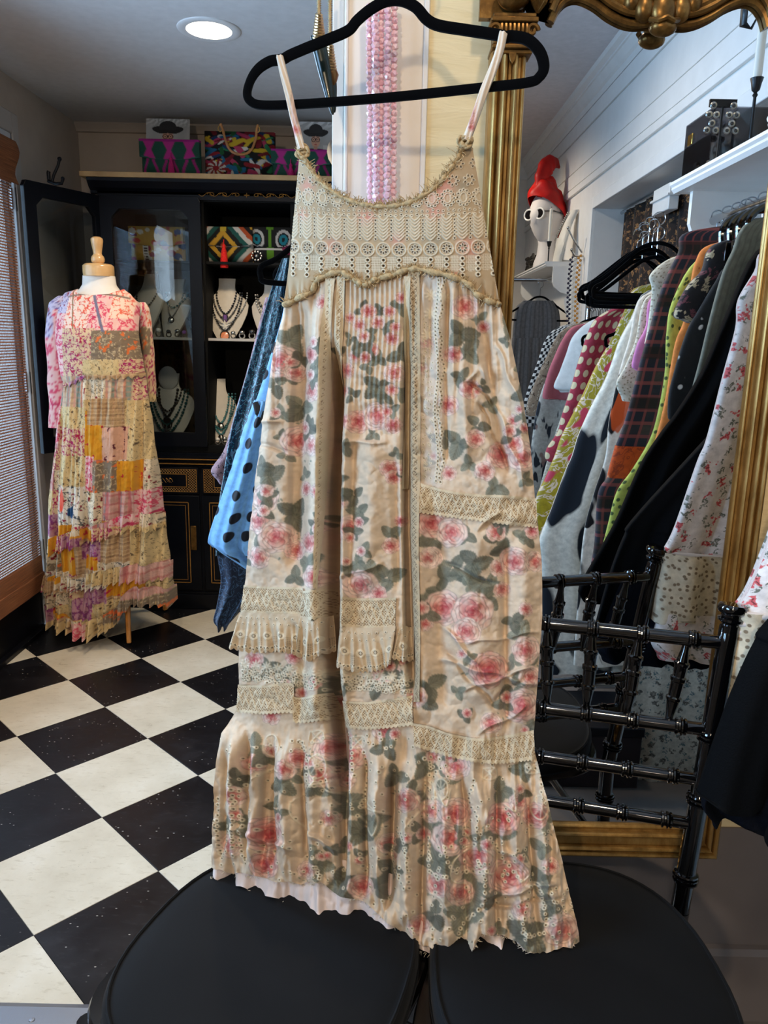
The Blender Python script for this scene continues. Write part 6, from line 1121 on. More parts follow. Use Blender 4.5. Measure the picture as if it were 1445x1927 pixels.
# ---------------------------------------------------------------- the blue dresses hanging beyond the cased opening
M_POLKA = mprint('blue_polka_tulle', 'dots', (112, 166, 216), (14, 18, 28), sc=.84, r=.235, rand=.4); M_SEQ = mprint('dark_teal_leaf_sequins', 'sequin', (24, 44, 58), (92, 120, 134), (60, 190, 196), sc=.8, rough=.4); M_LEAFV = mprint('navy_leaf_velvet', 'scrolls', (22, 34, 54), (58, 84, 110), sc=1.6, rough=.6); M_MAUVE = mprint('mauve_speckled_cloth', 'floral', (140, 116, 124), (62, 52, 62), (96, 76, 88), sc=3.0)
def A(pts, Y): return [atY(x, y, Y) for x, y in pts]
def front_piece(nm, Lpx, Rpx, Y, mat, par, dep, **kw): return body(nm, A(Lpx, Y), A(Rpx, Y), (0, 1, 0), dep, mat, par, **kw)
pk = thing('polka_dot_tulle_dress', 'blue tulle dress with black polka dots hanging beyond the doorway at left of slip dress', 'dress', tuple(atY(480, 760, 1.74)))
front_piece('bodice', [(546, 520), (530, 600), (512, 660), (496, 712), (480, 758)], [(640, 520), (640, 600), (640, 660), (640, 712), (640, 762)], 1.74, M_POLKA, pk, .030, folds=4, fa=.25, seed=2)
front_piece('skirt', [(480, 752), (460, 805), (436, 880), (412, 950), (393, 1010), (398, 1026), (430, 1046), (462, 1066)], [(640, 752), (650, 805), (660, 880), (670, 950), (676, 1010), (676, 1040), (676, 1070), (676, 1076)], 1.74, M_POLKA, pk, .055, folds=9, fa=.30, seed=4, n=140)
m = MB(); P = spline([(478, 757), (500, 762), (530, 758), (560, 764), (620, 760)], 60); m.tube([atY(x, y + 1.5 * math.sin(i), 1.70) for i, (x, y) in enumerate(P)], .005, 6); m.build('waist_tie', M_POLKA, pk, angle=0)
for (x, y) in ((486, 775), (492, 790)): MB().tube([atY(480, 757, 1.695), atY(x, y, 1.69), atY(x + 14, y + 4, 1.692)], [.006, .009, .004], 6, flat=.4).build('tie_end', plain('black_tulle', (14, 14, 18), .7), pk)
sq = thing('leaf_sequin_dress', 'dark teal dress with leaf embroidery and sequins hanging behind the polka dot dress', 'dress', tuple(atY(460, 720, 1.84)))
front_piece('body', [(532, 488), (508, 556), (484, 640), (458, 730), (436, 810), (424, 880), (412, 960), (407, 1040)], [(580, 488), (600, 556), (610, 640), (620, 730), (620, 810), (620, 880), (620, 960), (620, 1040)], 1.84, M_SEQ, sq, .03, folds=6, fa=.3, seed=6, n=120)
front_piece('flared_hem', [(407, 1030), (412, 1060), (416, 1092), (408, 1140), (402, 1166), (410, 1179)], [(500, 1030), (500, 1060), (500, 1092), (470, 1125), (452, 1150), (430, 1176)], 1.845, M_LEAFV, sq, .024, folds=3, fa=.3, seed=7)
mv = thing('mauve_print_dress', 'mauve speckled dress hanging farthest back beyond the doorway', 'dress', tuple(atY(430, 830, 1.93)))
front_piece('body', [(500, 560), (470, 680), (440, 786), (422, 846), (398, 884), (412, 905)], [(600, 560), (600, 680), (600, 786), (600, 846), (600, 890), (520, 908)], 1.93, M_MAUVE, mv, .02, folds=4, fa=.3, seed=8)
mg = thing('magenta_velvet_garment', 'magenta garment hem just showing beside the slip dress ruffle', 'garment', tuple(atY(462, 1120, 1.9)))
front_piece('body', [(500, 700), (480, 900), (466, 1080), (454, 1126), (456, 1146), (462, 1152)], [(560, 700), (560, 900), (560, 1080), (560, 1120), (560, 1146), (540, 1152)], 1.9, plain('magenta_velvet', (112, 20, 66), .7), mg, .02, seed=9)
for Y, x, lab in ((1.74, -.09, 'black velvet hanger of the polka dot dress'), (1.84, -.07, 'black velvet hanger of the leaf sequin dress, its end showing'), (1.93, -.07, 'black velvet hanger of the mauve dress')): hanger((x, Y, 1.53), (1, 0, 0), .185, .075, lab)
rk = thing('garment_rail', 'chrome rail behind the dividing wall carrying the blue dresses', 'rail', (-.08, 1.41, 1.61)); MB().tube([(-.08, 1.412, 1.615), (-.08, 2.5, 1.615)], .011, 12).build('rail', HOOKS, rk); MB().lathe([(.03, 0), (.03, .006), (.012, .01)], (-.08, 1.411, 1.615), 16, ax=(0, 1, 0)).build('wall_flange', HOOKS, rk); MB().tube([(-.08, 2.5, 1.615), (-.08, 2.5, ZC - .002)], .008, 8).build('drop_rod', HOOKS, rk)
# ================================================================ pink bead strands and green pendants by the casing
def mat_bead():
    k = NT('pink_facet_bead'); oi = k.n('ObjectInfo'); k.col(k.ramp(oi.outputs['Random'], [(0, (238, 188, 202)), (.6, (246, 206, 216)), (1, (250, 220, 226))])); k.set(rough=.18, sss=.0, coat=.6, spec=.6); return k.m
M_PB = mat_bead()
bm = bmesh.new(); bmesh.ops.create_icosphere(bm, subdivisions=1, radius=1.0); bead_me = bpy.data.meshes.new('bead'); bm.to_mesh(bead_me); bm.free(); bead_me.materials.append(M_PB)
YBD = 1.266; rs = np.random.RandomState(3)
for i, (xt, xb, yo) in enumerate(((694, 696, 0.0), (706, 707, .010), (718, 717, .002), (730, 728, .011), (742, 740, .004))):
    t = thing('pink_bead_strand', 'pink faceted bead strand on the white door casing, ' + ('leftmost of five', 'second of five from left', 'middle one of five', 'fourth of five from left', 'rightmost of five')[i], 'bead strand', tuple(atY(xt, 14, YBD - yo)), 'pink bead strands')
    y = 8 + rs.uniform(0, 8); core = []
    while y < 428:
        x = xt + (xb - xt) * (y / 400) + rs.uniform(-.8, .8); p = atY(x, y, YBD - yo + rs.uniform(-.001, .001)); core.append(p)
        b = bpy.data.objects.new('bead', bead_me); COL.objects.link(b); r_ = (.0054 if i in (0, 2) else .0061) * rs.uniform(.92, 1.08); b.matrix_basis = Matrix.LocRotScale(Vector(p), Vector(rs.uniform(0, 6, 3)).to_track_quat('X', 'Z'), Vector((r_, r_, r_ * .95))); child(b, t); y += 11.2 if i in (0, 2) else 12.4
    MB().tube(core, .0008, 4).build('cord', plain('pink_cord', (206, 150, 168), .8), t)
nl = thing('brass_wall_hook', 'small hook on the door casing above the pink beads', 'hook', tuple(atY(720, 0, 1.27))); top = atY(719, -4, 1.27); MB().tube([(top[0], YD, top[2] + .012), (top[0], YD - .03, top[2] + .008), (top[0], YD - .038, top[2] + .02)], .003, 8).tube([(top[0] - .024, YD - .024, top[2]), (top[0] + .026, YD - .024, top[2])], .003, 8).build('hook', plain('brass', (186, 150, 84), .3, 1), nl)
M_GRN = plain('bottle_green_agate', (5, 22, 16), .28, coat=.1, nz=.3, ns=25); M_CORDG = plain('gold_wire', (176, 150, 110), .35, .9, nz=.15, ns=200)
for lab, cx0, y0, tip, wd, Yp, capm in (('long green horn pendant wrapped in gold wire, front one beside the casing', 600, 70, (626, 216), 15, 1.20, None), ('smaller dark horn pendant on gold cord, nearest the casing edge', 621, 128, (629, 212), 11, 1.23, 1)):
    t = thing('horn_pendant', lab, 'pendant', tuple(atY(cx0, y0, Yp)), 'green horn pendants on gold cords'); mm_ = Yp / F_PX
    P = spline([(cx0 - 4, y0 - 4), (cx0 + (tip[0] - cx0) * .25, y0 + (tip[1] - y0) * .3), (cx0 + (tip[0] - cx0) * .65, y0 + (tip[1] - y0) * .65), tip], 24); q = np.linspace(0, 1, 24); MB().tube([atY(x, y, Yp) for x, y in P], wd * mm_ * (1 - q) ** .55 * (.65 + .9 * q * (1 - q)) + .0015, 10, flat=.6).build('horn', M_GRN, t)
    c_ = MB(); ys = np.arange(-40, y0 - 2, 2.2); c_.tube([atY(cx0 + (2.5 if k % 2 else -2.5) * .5, y, Yp) for k, y in enumerate(ys)], .0028, 6); c_.build('gold_cord', M_CORDG, t, angle=0)
    w_ = MB(); 
    for k in range(9): yy = y0 - 42 + k * 5.4; w_.tube([atY(cx0 + (5 + k * .75) * math.cos(a), yy + 1.6 * math.sin(a + .5), Yp - .009 * math.sin(a)) for a in np.linspace(0, 6.283, 12)], .0019, 5)
    stuff(w_.build('wire_wrap', M_CORDG, t))
    if capm: MB().tube([atY(cx0 + 1, y0 - 6, Yp), atY(cx0 + 3, y0 + 14, Yp), atY(cx0 + 4, y0 + 34, Yp)], [.006, .0105, .005], 10).build('bronze_cap', plain('bronze_cap', (112, 78, 44), .3, .8, nz=.2), t)
# ================================================================ the near room behind the photographer, shown by the looking-glass
# shelf with rail on the right-hand wall
def wall_shelf(Y0, Y1, zt, xf, label, ends):
    t = thing('wall_shelf', label, 'shelf', (XW, (Y0 + Y1) / 2, zt)); MB().prism([(0, 0), (XW - xf, 0), (XW - xf, -.008), (XW - xf - .006, -.014), (XW - xf - .006, -.02), (XW - xf - .014, -.03), (0, -.03)], (XW, Y0 - .02, zt), (-1, 0, 0), (0, 0, 1), (0, 1, 0), Y1 - Y0 + .02).build('shelf_board', M_WHITE, t, smooth=False)
    for y in ends: w = XW - xf - .05; pr = [(0, 0), (w, 0), (w, -.09), (w - .012, -.12), (w - .05, -.15), (w - .11, -.165), (w - .17 if w > .2 else w * .45, -.19), (.05, -.26), (.02, -.30), (0, -.31)]; MB().prism(pr, (XW, y, zt - .03), (-1, 0, 0), (0, 0, 1), (0, 1, 0), .022).build('bracket', M_WHITE, t, smooth=False)
    return t
wall_shelf(.07, 1.285, 1.775, .83, 'white wall shelf over the clothes rail, reflected at top right of the mirror', (.085, 1.25))
wall_shelf(-3.6, -2.37, 1.785, .94, 'white wall shelf with scrolled bracket carrying the turbaned head', (-2.37, -3.5))
r1 = thing('clothes_rail', 'chrome clothes rail under the near white shelf', 'rail', (.95, .66, 1.665)); MB().tube([(.95, .107, 1.665), (.95, 1.25, 1.665)], .014, 14).build('rail', HOOKS, r1)
r2 = thing('rolling_garment_rack', 'chrome rolling rack of printed tops in front of the curtained alcove', 'rack', (.95, -.75, 0)); m = MB()
for y in (-.165, -1.28): m.tube([(.95, y, .06), (.95, y, 1.475)], .012, 10); m.tube([(.75, y, .06), (1.12, y, .06)], .012, 10)
MB().tube([(.95, -.165, 1.475), (.95, -1.28, 1.475)], .012, 12).build('rail', HOOKS, r2); m.build('upright_frames', HOOKS, r2); MB().tube([(.95, -.165, .06), (.95, -1.28, .06)], .01, 8).build('base_bar', HOOKS, r2)
for y in (-.165, -1.28):
    for x in (.76, 1.11): MB().lathe([(0, -.01), (.022, -.01), (.022, .01), (0, .01)], (x, y, .024), 14, ax=(0, 1, 0)).build('castor', M_BLK, r2)
GR = 'garments on the reflected rails'
def rail_piece(name, label, cat, Y, px, mat, rz=1.665, xin=1.07, dep=.017, hang=True, folds=4, fa=.3, seed=0, top=True, pname='body', par=None):
    L = [mirY(x, y, Y) for x, y in px]; zt = L[0][2]
    Rr = [np.array([min(xin, max(p[0] + .2, xin - .06 * (1 - i / max(1, len(L) - 1)))), Y, p[2] + (.0 if i else .0)]) for i, p in enumerate(L)]
    if top: L = [np.array([min(.90, L[0][0] + .10), Y, zt + .022])] + L; Rr = [np.array([.95, Y, zt + .022])] + Rr
    t = par or thing(name, label, cat, (float(L[0][0]), Y, float(L[-1][2])), GR); body(pname, L, Rr, (0, 1, 0), dep, mat, t, folds=folds, fa=fa, n=72, rows=50, seed=seed)
    if hang and not par: hanger((.93, Y, min(zt + .0, rz - .085)), (1, 0, 0), .16, .06, 'black hanger of the ' + label.split(',')[0][:60], None, lift=rz - min(zt, rz - .085) - .012 + .0)
    return t
F1 = mprint('rose_voile', 'floral', (226, 216, 210), (206, 96, 98), (110, 112, 100), sc=1.75); F1b = mprint('cutwork_cotton', 'lacy', (222, 210, 184), (136, 118, 96), sc=.85)
ros = rail_piece('rose_voile_dress', 'white dress with small red roses, pin tucks and cutwork frill at the right edge', 'dress', 1.085, [(1440, 470), (1421, 510), (1389, 565), (1384, 618), (1359, 709), (1328, 827), (1310, 869), (1265, 995), (1240, 1040)], F1, dep=.030, folds=7, seed=1, xin=1.05)
rail_piece(None, None, None, 1.092, [(1241, 1036), (1243, 1060), (1234, 1110), (1228, 1162)], F1b, dep=.046, folds=8, fa=.22, seed=2, top=False, pname='cutwork_frill', par=ros, xin=1.05)
rail_piece(None, None, None, 1.106, [(1243, 1150), (1232, 1190), (1227, 1212), (1240, 1236)], F1, dep=.028, folds=8, seed=3, top=False, pname='underskirt', par=ros, xin=1.05)
for k, (x, y) in enumerate(((1240, 1038), (1241, 1052), (1243, 1066))):
    p = mirY(x, y, 1.085); a = np.linspace(0, 2 * PI, 60); xm = (p[0] + 1.05) / 2; MB().tube([(xm + (1.05 - p[0]) / 2 * 1.005 * math.cos(q), 1.085 + .036 * np.sign(math.sin(q)) * abs(math.sin(q)) ** .55 * (1 + .2 * math.sin(8 * math.cos(q))), p[2] - .02 * (1 - math.cos(q)) * 0) for q in a[:-1]], .0055, 6, closed=True, flat=.6).build('pin_tuck', F1, ros, angle=0)
TUL = plain('black_net_tulle', (5, 6, 8), .8, nz=.25, ns=220, bump=.35, spec=.1); VELB = plain('black_jersey', (5, 5, 6), .9, nz=.1, spec=.1)
rail_piece('black_jersey_dress', 'long black jersey dress between the rose voile dress and the grey green trousers', 'dress', .80, [(1428, 470), (1365, 600), (1322, 699), (1275, 775), (1245, 815), (1206, 876), (1160, 980), (1125, 1044), (1090, 1109), (1098, 1130)], VELB, dep=.032, folds=7, fa=.4, seed=4)
tul = thing('black_tulle_skirt', 'black net skirt hanging at the right edge in front of the rose voile dress', 'skirt', tuple(atY(1400, 1300, .955)), GR)
up_ = [np.array([.84, .955, 1.42]), np.array([.74, .955, 1.25])] + [atY(x, y, .955) for x, y in ((1470, 1150), (1425, 1215), (1382, 1310), (1345, 1415), (1325, 1478), (1316, 1508))]
body('tulle_overlay', up_, [np.array([.98, .955, p[2]]) for p in up_[:-1]] + [np.array([.98, .955, up_[-1][2] - .03])], (0, 1, 0), .026, TUL, tul, folds=9, fa=.35, n=140, rows=50, seed=5)
ov2 = [atY(x, y, .968) for x, y in ((1400, 1330), (1345, 1450), (1318, 1508), (1340, 1545))]; body('net_underlayer', ov2, [np.array([.97, .968, p[2] - .02]) for p in ov2], (0, 1, 0), .024, plain('navy_net', (8, 10, 17), .8, nz=.3, ns=300, bump=.4, spec=.1), tul, folds=9, fa=.5, n=120, rows=24, seed=6)
hanger((.92, .955, 1.50), (1, 0, 0), .16, .06, 'black hanger of the black net skirt', lift=.15)
PLA = mprint('dark_madras_plaid', 'plaid', (74, 66, 62), (34, 40, 54), (150, 78, 76), sc=1.1); GRL = mprint('grey_green_linen', 'stripe', (122, 122, 108), (96, 96, 84)); SPK = mprint('black_paint_speckle', 'speck', (34, 34, 34), (226, 222, 214), sc=.8); DFL = mprint('black_rose_brocade', 'floral', (40, 38, 40), (190, 172, 140), (120, 70, 76), sc=1.2); ORG = mprint('tangerine_cotton', 'speck', (226, 132, 62), (170, 84, 34), sc=1.6); LIM = mprint('lime_cutwork', 'lacy', (186, 190, 86), (70, 84, 44), sc=.5); CRM_ = mprint('cream_lace_knit', 'lacy', (216, 206, 184), (160, 148, 124)); PNKC = plain('orchid_pink_cotton', (206, 124, 168), .85, nz=.06); BFL = mprint('butterfly_print', 'leaf', (226, 214, 196), (24, 22, 22), (206, 84, 30), sc=1.6); WLF = mprint('white_leaf_print', 'leaf', (222, 216, 200), (20, 26, 34), (28, 44, 50), sc=.9); MUS = mprint('mustard_satin_print', 'scrolls', (168, 148, 34), (224, 200, 176), (196, 60, 80), sc=.7, rough=.4); DOT = mprint('red_linen_dots', 'dots', (176, 60, 76), (218, 200, 158), sc=1.0, r=.30, rand=.12); WHT = plain('white_cotton_knit', (206, 204, 198), .9, nz=.05); MAU = plain('dusty_rose_jersey', (186, 98, 104), .85, nz=.06); BRL = mprint('taupe_lace_print', 'floral', (150, 128, 106), (96, 76, 60), (196, 178, 154), sc=2.2); GIN = mprint('black_gingham', 'gingham', (212, 206, 196), (28, 26, 28)); SHEER = mprint('printed_cream_voile', 'floral', (204, 192, 172), (120, 112, 100), (90, 110, 110), sc=1.6); RUST = mprint('rust_embroidered_hem', 'scrolls', (196, 80, 30), (150, 60, 30), (206, 170, 130), sc=1.0); SAGE = mprint('sage_leaf_print', 'leaf', (196, 192, 180), (44, 48, 54), (150, 120, 110), sc=2.4)
rail_piece('linen_trousers', 'grey green linen trousers with gathered waist, between black skirt and speckled top', 'trousers', .735, [(1419, 413), (1390, 438), (1379, 469), (1358, 517), (1334, 604), (1316, 679), (1300, 740), (1290, 790)], GRL, seed=7, folds=2)
rail_piece('speckled_black_tunic', 'black tunic with white paint specks, beside the grey green trousers', 'tunic', .68, [(1370, 501), (1345, 532), (1311, 589), (1295, 616), (1277, 667), (1268, 699), (1258, 740), (1256, 784), (1264, 792)], SPK, seed=8, folds=2)
rail_piece('brocade_sleeve_top', 'short dark flowered brocade top with flared sleeve, above the speckled tunic', 'top', .63, [(1356, 455), (1329, 474), (1318, 510), (1291, 539), (1266, 591), (1282, 603), (1298, 610)], DFL, seed=9, folds=2, dep=.03)
rail_piece('tangerine_shirt', 'tangerine orange shirt between brocade top and lime dress', 'shirt', .575, [(1332, 462), (1309, 492), (1300, 530), (1288, 600), (1272, 640), (1262, 690), (1250, 760), (1232, 830), (1224, 850)], ORG, seed=10, folds=2)
rail_piece('lime_cutwork_dress', 'lime green cutwork dress, left of the tangerine shirt', 'dress', .515, [(1310, 490), (1264, 568), (1253, 629), (1250, 700), (1238, 770), (1222, 825), (1189, 882), (1159, 925), (1144, 980), (1130, 1037)], LIM, seed=11, folds=3)
pl_ = rail_piece('madras_plaid_dress', 'dark plaid dress with rust embroidered hem, left of the lime dress', 'dress', .46, [(1286, 440), (1277, 474), (1259, 510), (1241, 555), (1226, 607), (1210, 663), (1203, 687), (1189, 745), (1174, 798), (1157, 845)], PLA, seed=12, folds=2, dep=.022)
rail_piece(None, None, None, .46, [(1158, 838), (1148, 876), (1142, 904)], RUST, top=False, pname='rust_band', par=pl_, seed=13, dep=.026); rail_piece(None, None, None, .46, [(1143, 898), (1124, 930), (1117, 1019), (1110, 1062)], PLA, top=False, pname='plaid_hem', par=pl_, seed=14, dep=.024)
rail_piece('pompom_lace_cardigan', 'cream lace cardigan with pompom edge, left of the plaid dress', 'cardigan', .39, [(1264, 485), (1223, 517), (1226, 546), (1219, 609), (1212, 650)], CRM_, seed=15, folds=2)
rail_piece('orchid_pink_top', 'small orchid pink top showing below the pompom cardigan', 'top', .31, [(1226, 560), (1215, 614), (1199, 648), (1189, 687), (1196, 696)], PNKC, seed=16, folds=2)
rail_piece('lace_hem_tank', 'beige tank with crochet lace hem, left below the orchid pink top', 'top', .25, [(1216, 560), (1196, 640), (1176, 690), (1160, 722), (1172, 752)], CRM_, seed=17, folds=2)
rail_piece('butterfly_print_dress', 'white dress with black and orange butterfly wings, left of the plaid dress', 'dress', .18, [(1206, 560), (1184, 640), (1166, 700), (1147, 790), (1140, 860), (1118, 930), (1100, 1000), (1090, 1100), (1080, 1250)], BFL, seed=18, folds=3)
rail_piece('leaf_print_dress', 'long white dress with big black leaves, right of the mustard satin dress', 'dress', .09, [(1214, 550), (1189, 598), (1166, 641), (1149, 691), (1135, 724), (1114, 763), (1089, 819), (1077, 858), (1062, 892), (1037, 960), (1015, 1017), (1018, 1069), (1020, 1200), (1030, 1262)], WLF, seed=19, folds=4, dep=.035)
rail_piece('cream_voile_slip', 'long cream voile slip reaching low, seen through the chair back in the mirror', 'slip', .36, [(1240, 620), (1215, 900), (1196, 1200), (1176, 1320), (1164, 1450), (1186, 1516)], SHEER, seed=30, folds=4)
rail_piece('mustard_satin_dress', 'mustard satin dress with trailing pink flowers, right of the red dotted one', 'dress', -.27, [(1191, 546), (1176, 585), (1150, 641), (1127, 680), (1112, 710), (1096, 745), (1077, 782), (1057, 821), (1044, 858), (1025, 902), (1009, 937), (1004, 1000), (1002, 1080)], MUS, 1.475, seed=20, folds=2, dep=.03)
dt = rail_piece('red_dotted_shirt', 'red linen shirt with beige dots and rolled cuff', 'shirt', -.47, [(1147, 583), (1119, 602), (1106, 627), (1088, 680), (1073, 734), (1057, 782), (1050, 812), (1030, 842), (1026, 862), (1036, 872)], DOT, 1.475, seed=21, folds=2, dep=.035)
rail_piece('cream_lace_tunic', 'cream lace tunic showing left of the red dotted shirt', 'tunic', -.60, [(1130, 598), (1104, 630), (1086, 690), (1064, 760), (1044, 820), (1026, 880), (1010, 940)], CRM_, 1.475, seed=22, folds=2)
rail_piece('white_knit_top', 'white knit top with three quarter sleeve, left of the cream lace tunic', 'top', -.70, [(1112, 604), (1080, 632), (1066, 668), (1054, 700), (1043, 728), (1056, 736)], WHT, 1.475, seed=23, folds=2, dep=.035)
rail_piece('dusty_rose_jersey_top', 'dusty rose jersey top with ruffled cuff, left of the white knit top', 'top', -.82, [(1112, 606), (1076, 616), (1056, 642), (1042, 672), (1030, 702), (1020, 744), (1026, 752)], MAU, 1.475, seed=24, folds=2, dep=.03)
rail_piece('sage_print_blouse', 'pale blouse with dark leaf print below the dusty rose top', 'blouse', -.90, [(1090, 612), (1060, 640), (1036, 690), (1014, 750), (1004, 800), (996, 870), (992, 960)], SAGE, 1.475, seed=25, folds=2)
rail_piece('taupe_lace_top', 'taupe lace print top right of the gingham one', 'top', -1.0, [(1076, 612), (1050, 630), (1030, 668), (1008, 716), (992, 760), (990, 780)], BRL, 1.475, seed=26, folds=2)
rail_piece('gingham_blouse', 'black and white gingham blouse, farthest left on the rolling rack', 'blouse', -1.12, [(1050, 616), (1026, 640), (1012, 680), (996, 724), (984, 766), (982, 800)], GIN, 1.475, seed=27, folds=2)
rs = np.random.RandomState(2)
for i in range(13): y = -.74 - i * .038; MB_ = MB(); x0 = .95; MB_.tube([(x0, y, 1.402), (x0 - .004, y, 1.45), (x0 - .02, y, 1.474), (x0 - .006, y, 1.494), (x0 + .014, y, 1.486)], .002, 6); t = thing('spare_hook', 'chrome hanger hook on the rolling rack, number %s from its mirror end' % ('one two three four five six seven eight nine ten eleven twelve thirteen'.split()[i]), 'hook', (x0, y, 1.40), 'chrome hooks bunched on the rolling rack'); MB_.build('hook_wire', HOOKS, t)
for i in range(8):
    Y = -.30 + i * .036; z = 1.565 + .02 * math.sin(i * 2.1); t = hanger((.86 + rs.uniform(-.03, .03), Y, z), (math.cos(.25), math.sin(.25) * (1 if i % 2 else -1), 0), .19, .075 + .02 * rs.rand(), ('lowest nearest next third fourth fifth sixth farthest'.split()[i]) + ' empty black velvet hanger in the bunch by the white valance box', 'empty velvet hangers', lift=.10)
for i in range(4): # clip hangers with clear clamps over the waistbands
    Y = .60 + i * .045; p = mirY(1300 + 22 * i, 448 - 8 * i, Y); t = thing('clamp_hanger', 'black plastic clamp hanger over the trousers, ' + ('first', 'second', 'third', 'fourth')[i] + ' from the left', 'hanger', tuple(p), 'black clamp hangers'); m = MB(); c = np.array([.93, Y, 1.60]); m.tube([c + np.array([x, 0, z]) for x, z in spline([(-.15, -.07), (-.15, -.02), (-.10, .01), (0, .02), (.10, .01), (.15, -.02), (.15, -.07)], 30)], .008, 8); m.build('arm', M_LAC, t); MB().tube([c + np.array([0, 0, .02]), c + np.array([0, 0, .05]), c + np.array([.016, 0, .07]), c + np.array([0, 0, .083]), c + np.array([-.014, 0, .072])], .002, 6).build('hook', HOOKS, t)
    for sx in (-1, 1): MB().box(c + np.array([sx * .15, 0, -.085]), (.03, .018, .045)).build('clamp', M_LAC, t, bevel=.003)
# grey dress hanging under the far shelf, facing the room
gd = thing('grey_lace_dress', 'grey lace yoked dress on black hanger under the far white shelf', 'dress', (.95, -2.45, 1.0)); GRY_ = mprint('grey_gauze', 'stripe', (96, 96, 98), (64, 64, 68), sc=.6)
def M_(pts, Y): return [mirY(x, y, Y) for x, y in pts]
body('yoke', M_([(985, 566), (972, 578), (966, 610), (964, 640)], -2.45), M_([(1040, 566), (1050, 580), (1054, 610), (1052, 642)], -2.45), (0, 1, 0), .035, GRY_, gd, folds=4, fa=.15, seed=40)
body('skirt', M_([(964, 636), (958, 700), (950, 800), (946, 900)], -2.45), M_([(1052, 636), (1055, 700), (1056, 800), (1057, 900)], -2.45), (0, 1, 0), .05, GRY_, gd, folds=9, fa=.3, seed=41)
p = mirY(1014, 570, -2.45); hanger((float(p[0]), -2.43, float(p[2])), (1, 0, 0), .20, .07, 'black hanger of the grey lace dress', lift=.10)
MB().tube([(.74, -2.45, 1.68), (1.12, -2.45, 1.68)], .011, 10).build('hang_bar', HOOKS, tag(thing('shelf_hang_bar', 'short chrome bar beneath the far white shelf', 'rail', (.95, -2.45, 1.68))))
# shelf goods: turbaned head, candles, bust, dark jewellery
SH = 1.7852; hx, hy = 1.03, -2.76
hd = thing('mannequin_head', 'white featureless mannequin head wearing red turban and sunglasses on far shelf', 'mannequin head', (hx, hy, SH)); M_WHM = plain('matt_white_mannequin', (214, 206, 200), .6)
m = MB(); m.lathe([(.062, 0), (.06, .02), (.046, .06), (.042, .11), (.05, .15)], (hx + .012, hy, SH), 20); m.build('neck', M_WHM, hd); P = np.zeros((19, 24, 3))
for i in range(19):
    t_ = PI * i / 18
    for j in range(24):
        a = 2 * PI * j / 24; r = math.sin(t_); zz = -math.cos(t_); fx = -math.cos(a); jaw = 1 - .22 * max(0, -zz) * (1 - .35 * max(0, fx)); nose = .16 * math.exp(-((a if a < PI else a - 2 * PI) / .22) ** 2 - ((zz + .12) / .2) ** 2) if True else 0
        P[i, j] = (hx - (r * math.cos(a) * .098 * jaw + nose * .12), hy + r * math.sin(a) * .078 * jaw, SH + .235 + zz * .128)
MB().grid(P, wrapu=True).build('head', M_WHM, hd, angle=0)
M_RED = plain('red_satin', (182, 18, 10), .5, nz=.15, ns=10, spec=.3)
tb = thing('red_satin_turban', 'red satin turban knotted high on the mannequin head', 'turban', (hx, hy, SH + .25)); rs = np.random.RandomState(5); P = np.zeros((22, 40, 3))
for i in range(22):
    t_ = PI * .53 * i / 21
    for j in range(40): a = 2 * PI * j / 40; rr = 1 + .05 * math.sin(a * 3 + i * .5) + .03 * math.sin(a * 7 - i * .8); P[i, j] = (hx + .006 + rr * math.sin(t_) * math.cos(a) * .110 + .0 * math.cos(a), hy + rr * math.sin(t_) * math.sin(a) * .088, SH + .262 + .02 * math.cos(a) * -1 + rr * math.cos(t_) * .12 + .05 * max(0, -math.cos(a)) * math.sin(t_) - .085 * max(0, math.cos(a)) * math.sin(t_) ** 3)
MB().grid(P, wrapu=True).build('wrap', M_RED, tb, angle=0)
for s, pts, rad in ((1, [(-.06, 0, .10), (-.05, .0, .17), (-.02, .0, .23), (.03, 0, .25), (.07, .0, .235)], [.03, .045, .046, .03, .006]), (2, [(-.075, .01, .08), (-.045, .02, .13), (.0, .02, .15), (.05, .0, .11)], [.02, .036, .034, .02])): Q = spline([(hx + a, hy + b, SH + .235 + c) for a, b, c in pts], 20); MB().tube(Q, np.interp(np.linspace(0, 1, 20), np.linspace(0, 1, len(rad)), rad) * (1 + .08 * np.sin(np.arange(20) * 1.7)), 10, flat=.6).build('knot', M_RED, tb, angle=0)
sg = thing('white_sunglasses', 'white rimmed sunglasses on the mannequin head', 'sunglasses', (hx - .09, hy, SH + .23))
for s in (-1, 1):
    c = np.array([hx - .096 + .004, hy + s * .034, SH + .238]); MB().tube([c + np.array([.010 * abs(math.cos(a)) * s * 0, .027 * math.cos(a), .024 * math.sin(a)]) for a in np.linspace(0, 6.283, 22)], .0045, 8).build('rim', plain('white_acetate', (224, 220, 212), .25), sg); MB().lathe([(0, -.001), (.025, -.001), (.025, .001), (0, .001)], c, 18, ax=(1, 0, 0), sx=1).build('lens', M_JET, sg)
    MB().tube([c + np.array([0, s * .03, .008]), c + np.array([.05, s * .046, .012]), c + np.array([.12, s * .05, .004])], .003, 6).build('temple', M_JET, sg)
MB().tube([(hx - .097, hy - .008, SH + .243), (hx - .1, hy, SH + .247), (hx - .097, hy + .008, SH + .243)], .003, 6).build('bridge', M_JET, sg)
HSC = 1.32
for root in (hd, tb, sg):
    for o in list(root.children): o.data.transform(Matrix.Translation((hx - .02, hy, SH)) @ Matrix.Rotation(math.radians(-38), 4, 'Z') @ Matrix.Scale(HSC, 4) @ Matrix.Translation((-hx, -hy, -SH)))
M_WAX = plain('ivory_candle_wax', (226, 220, 206), .5); M_IRON = plain('black_iron', (16, 15, 15), .4, .3)
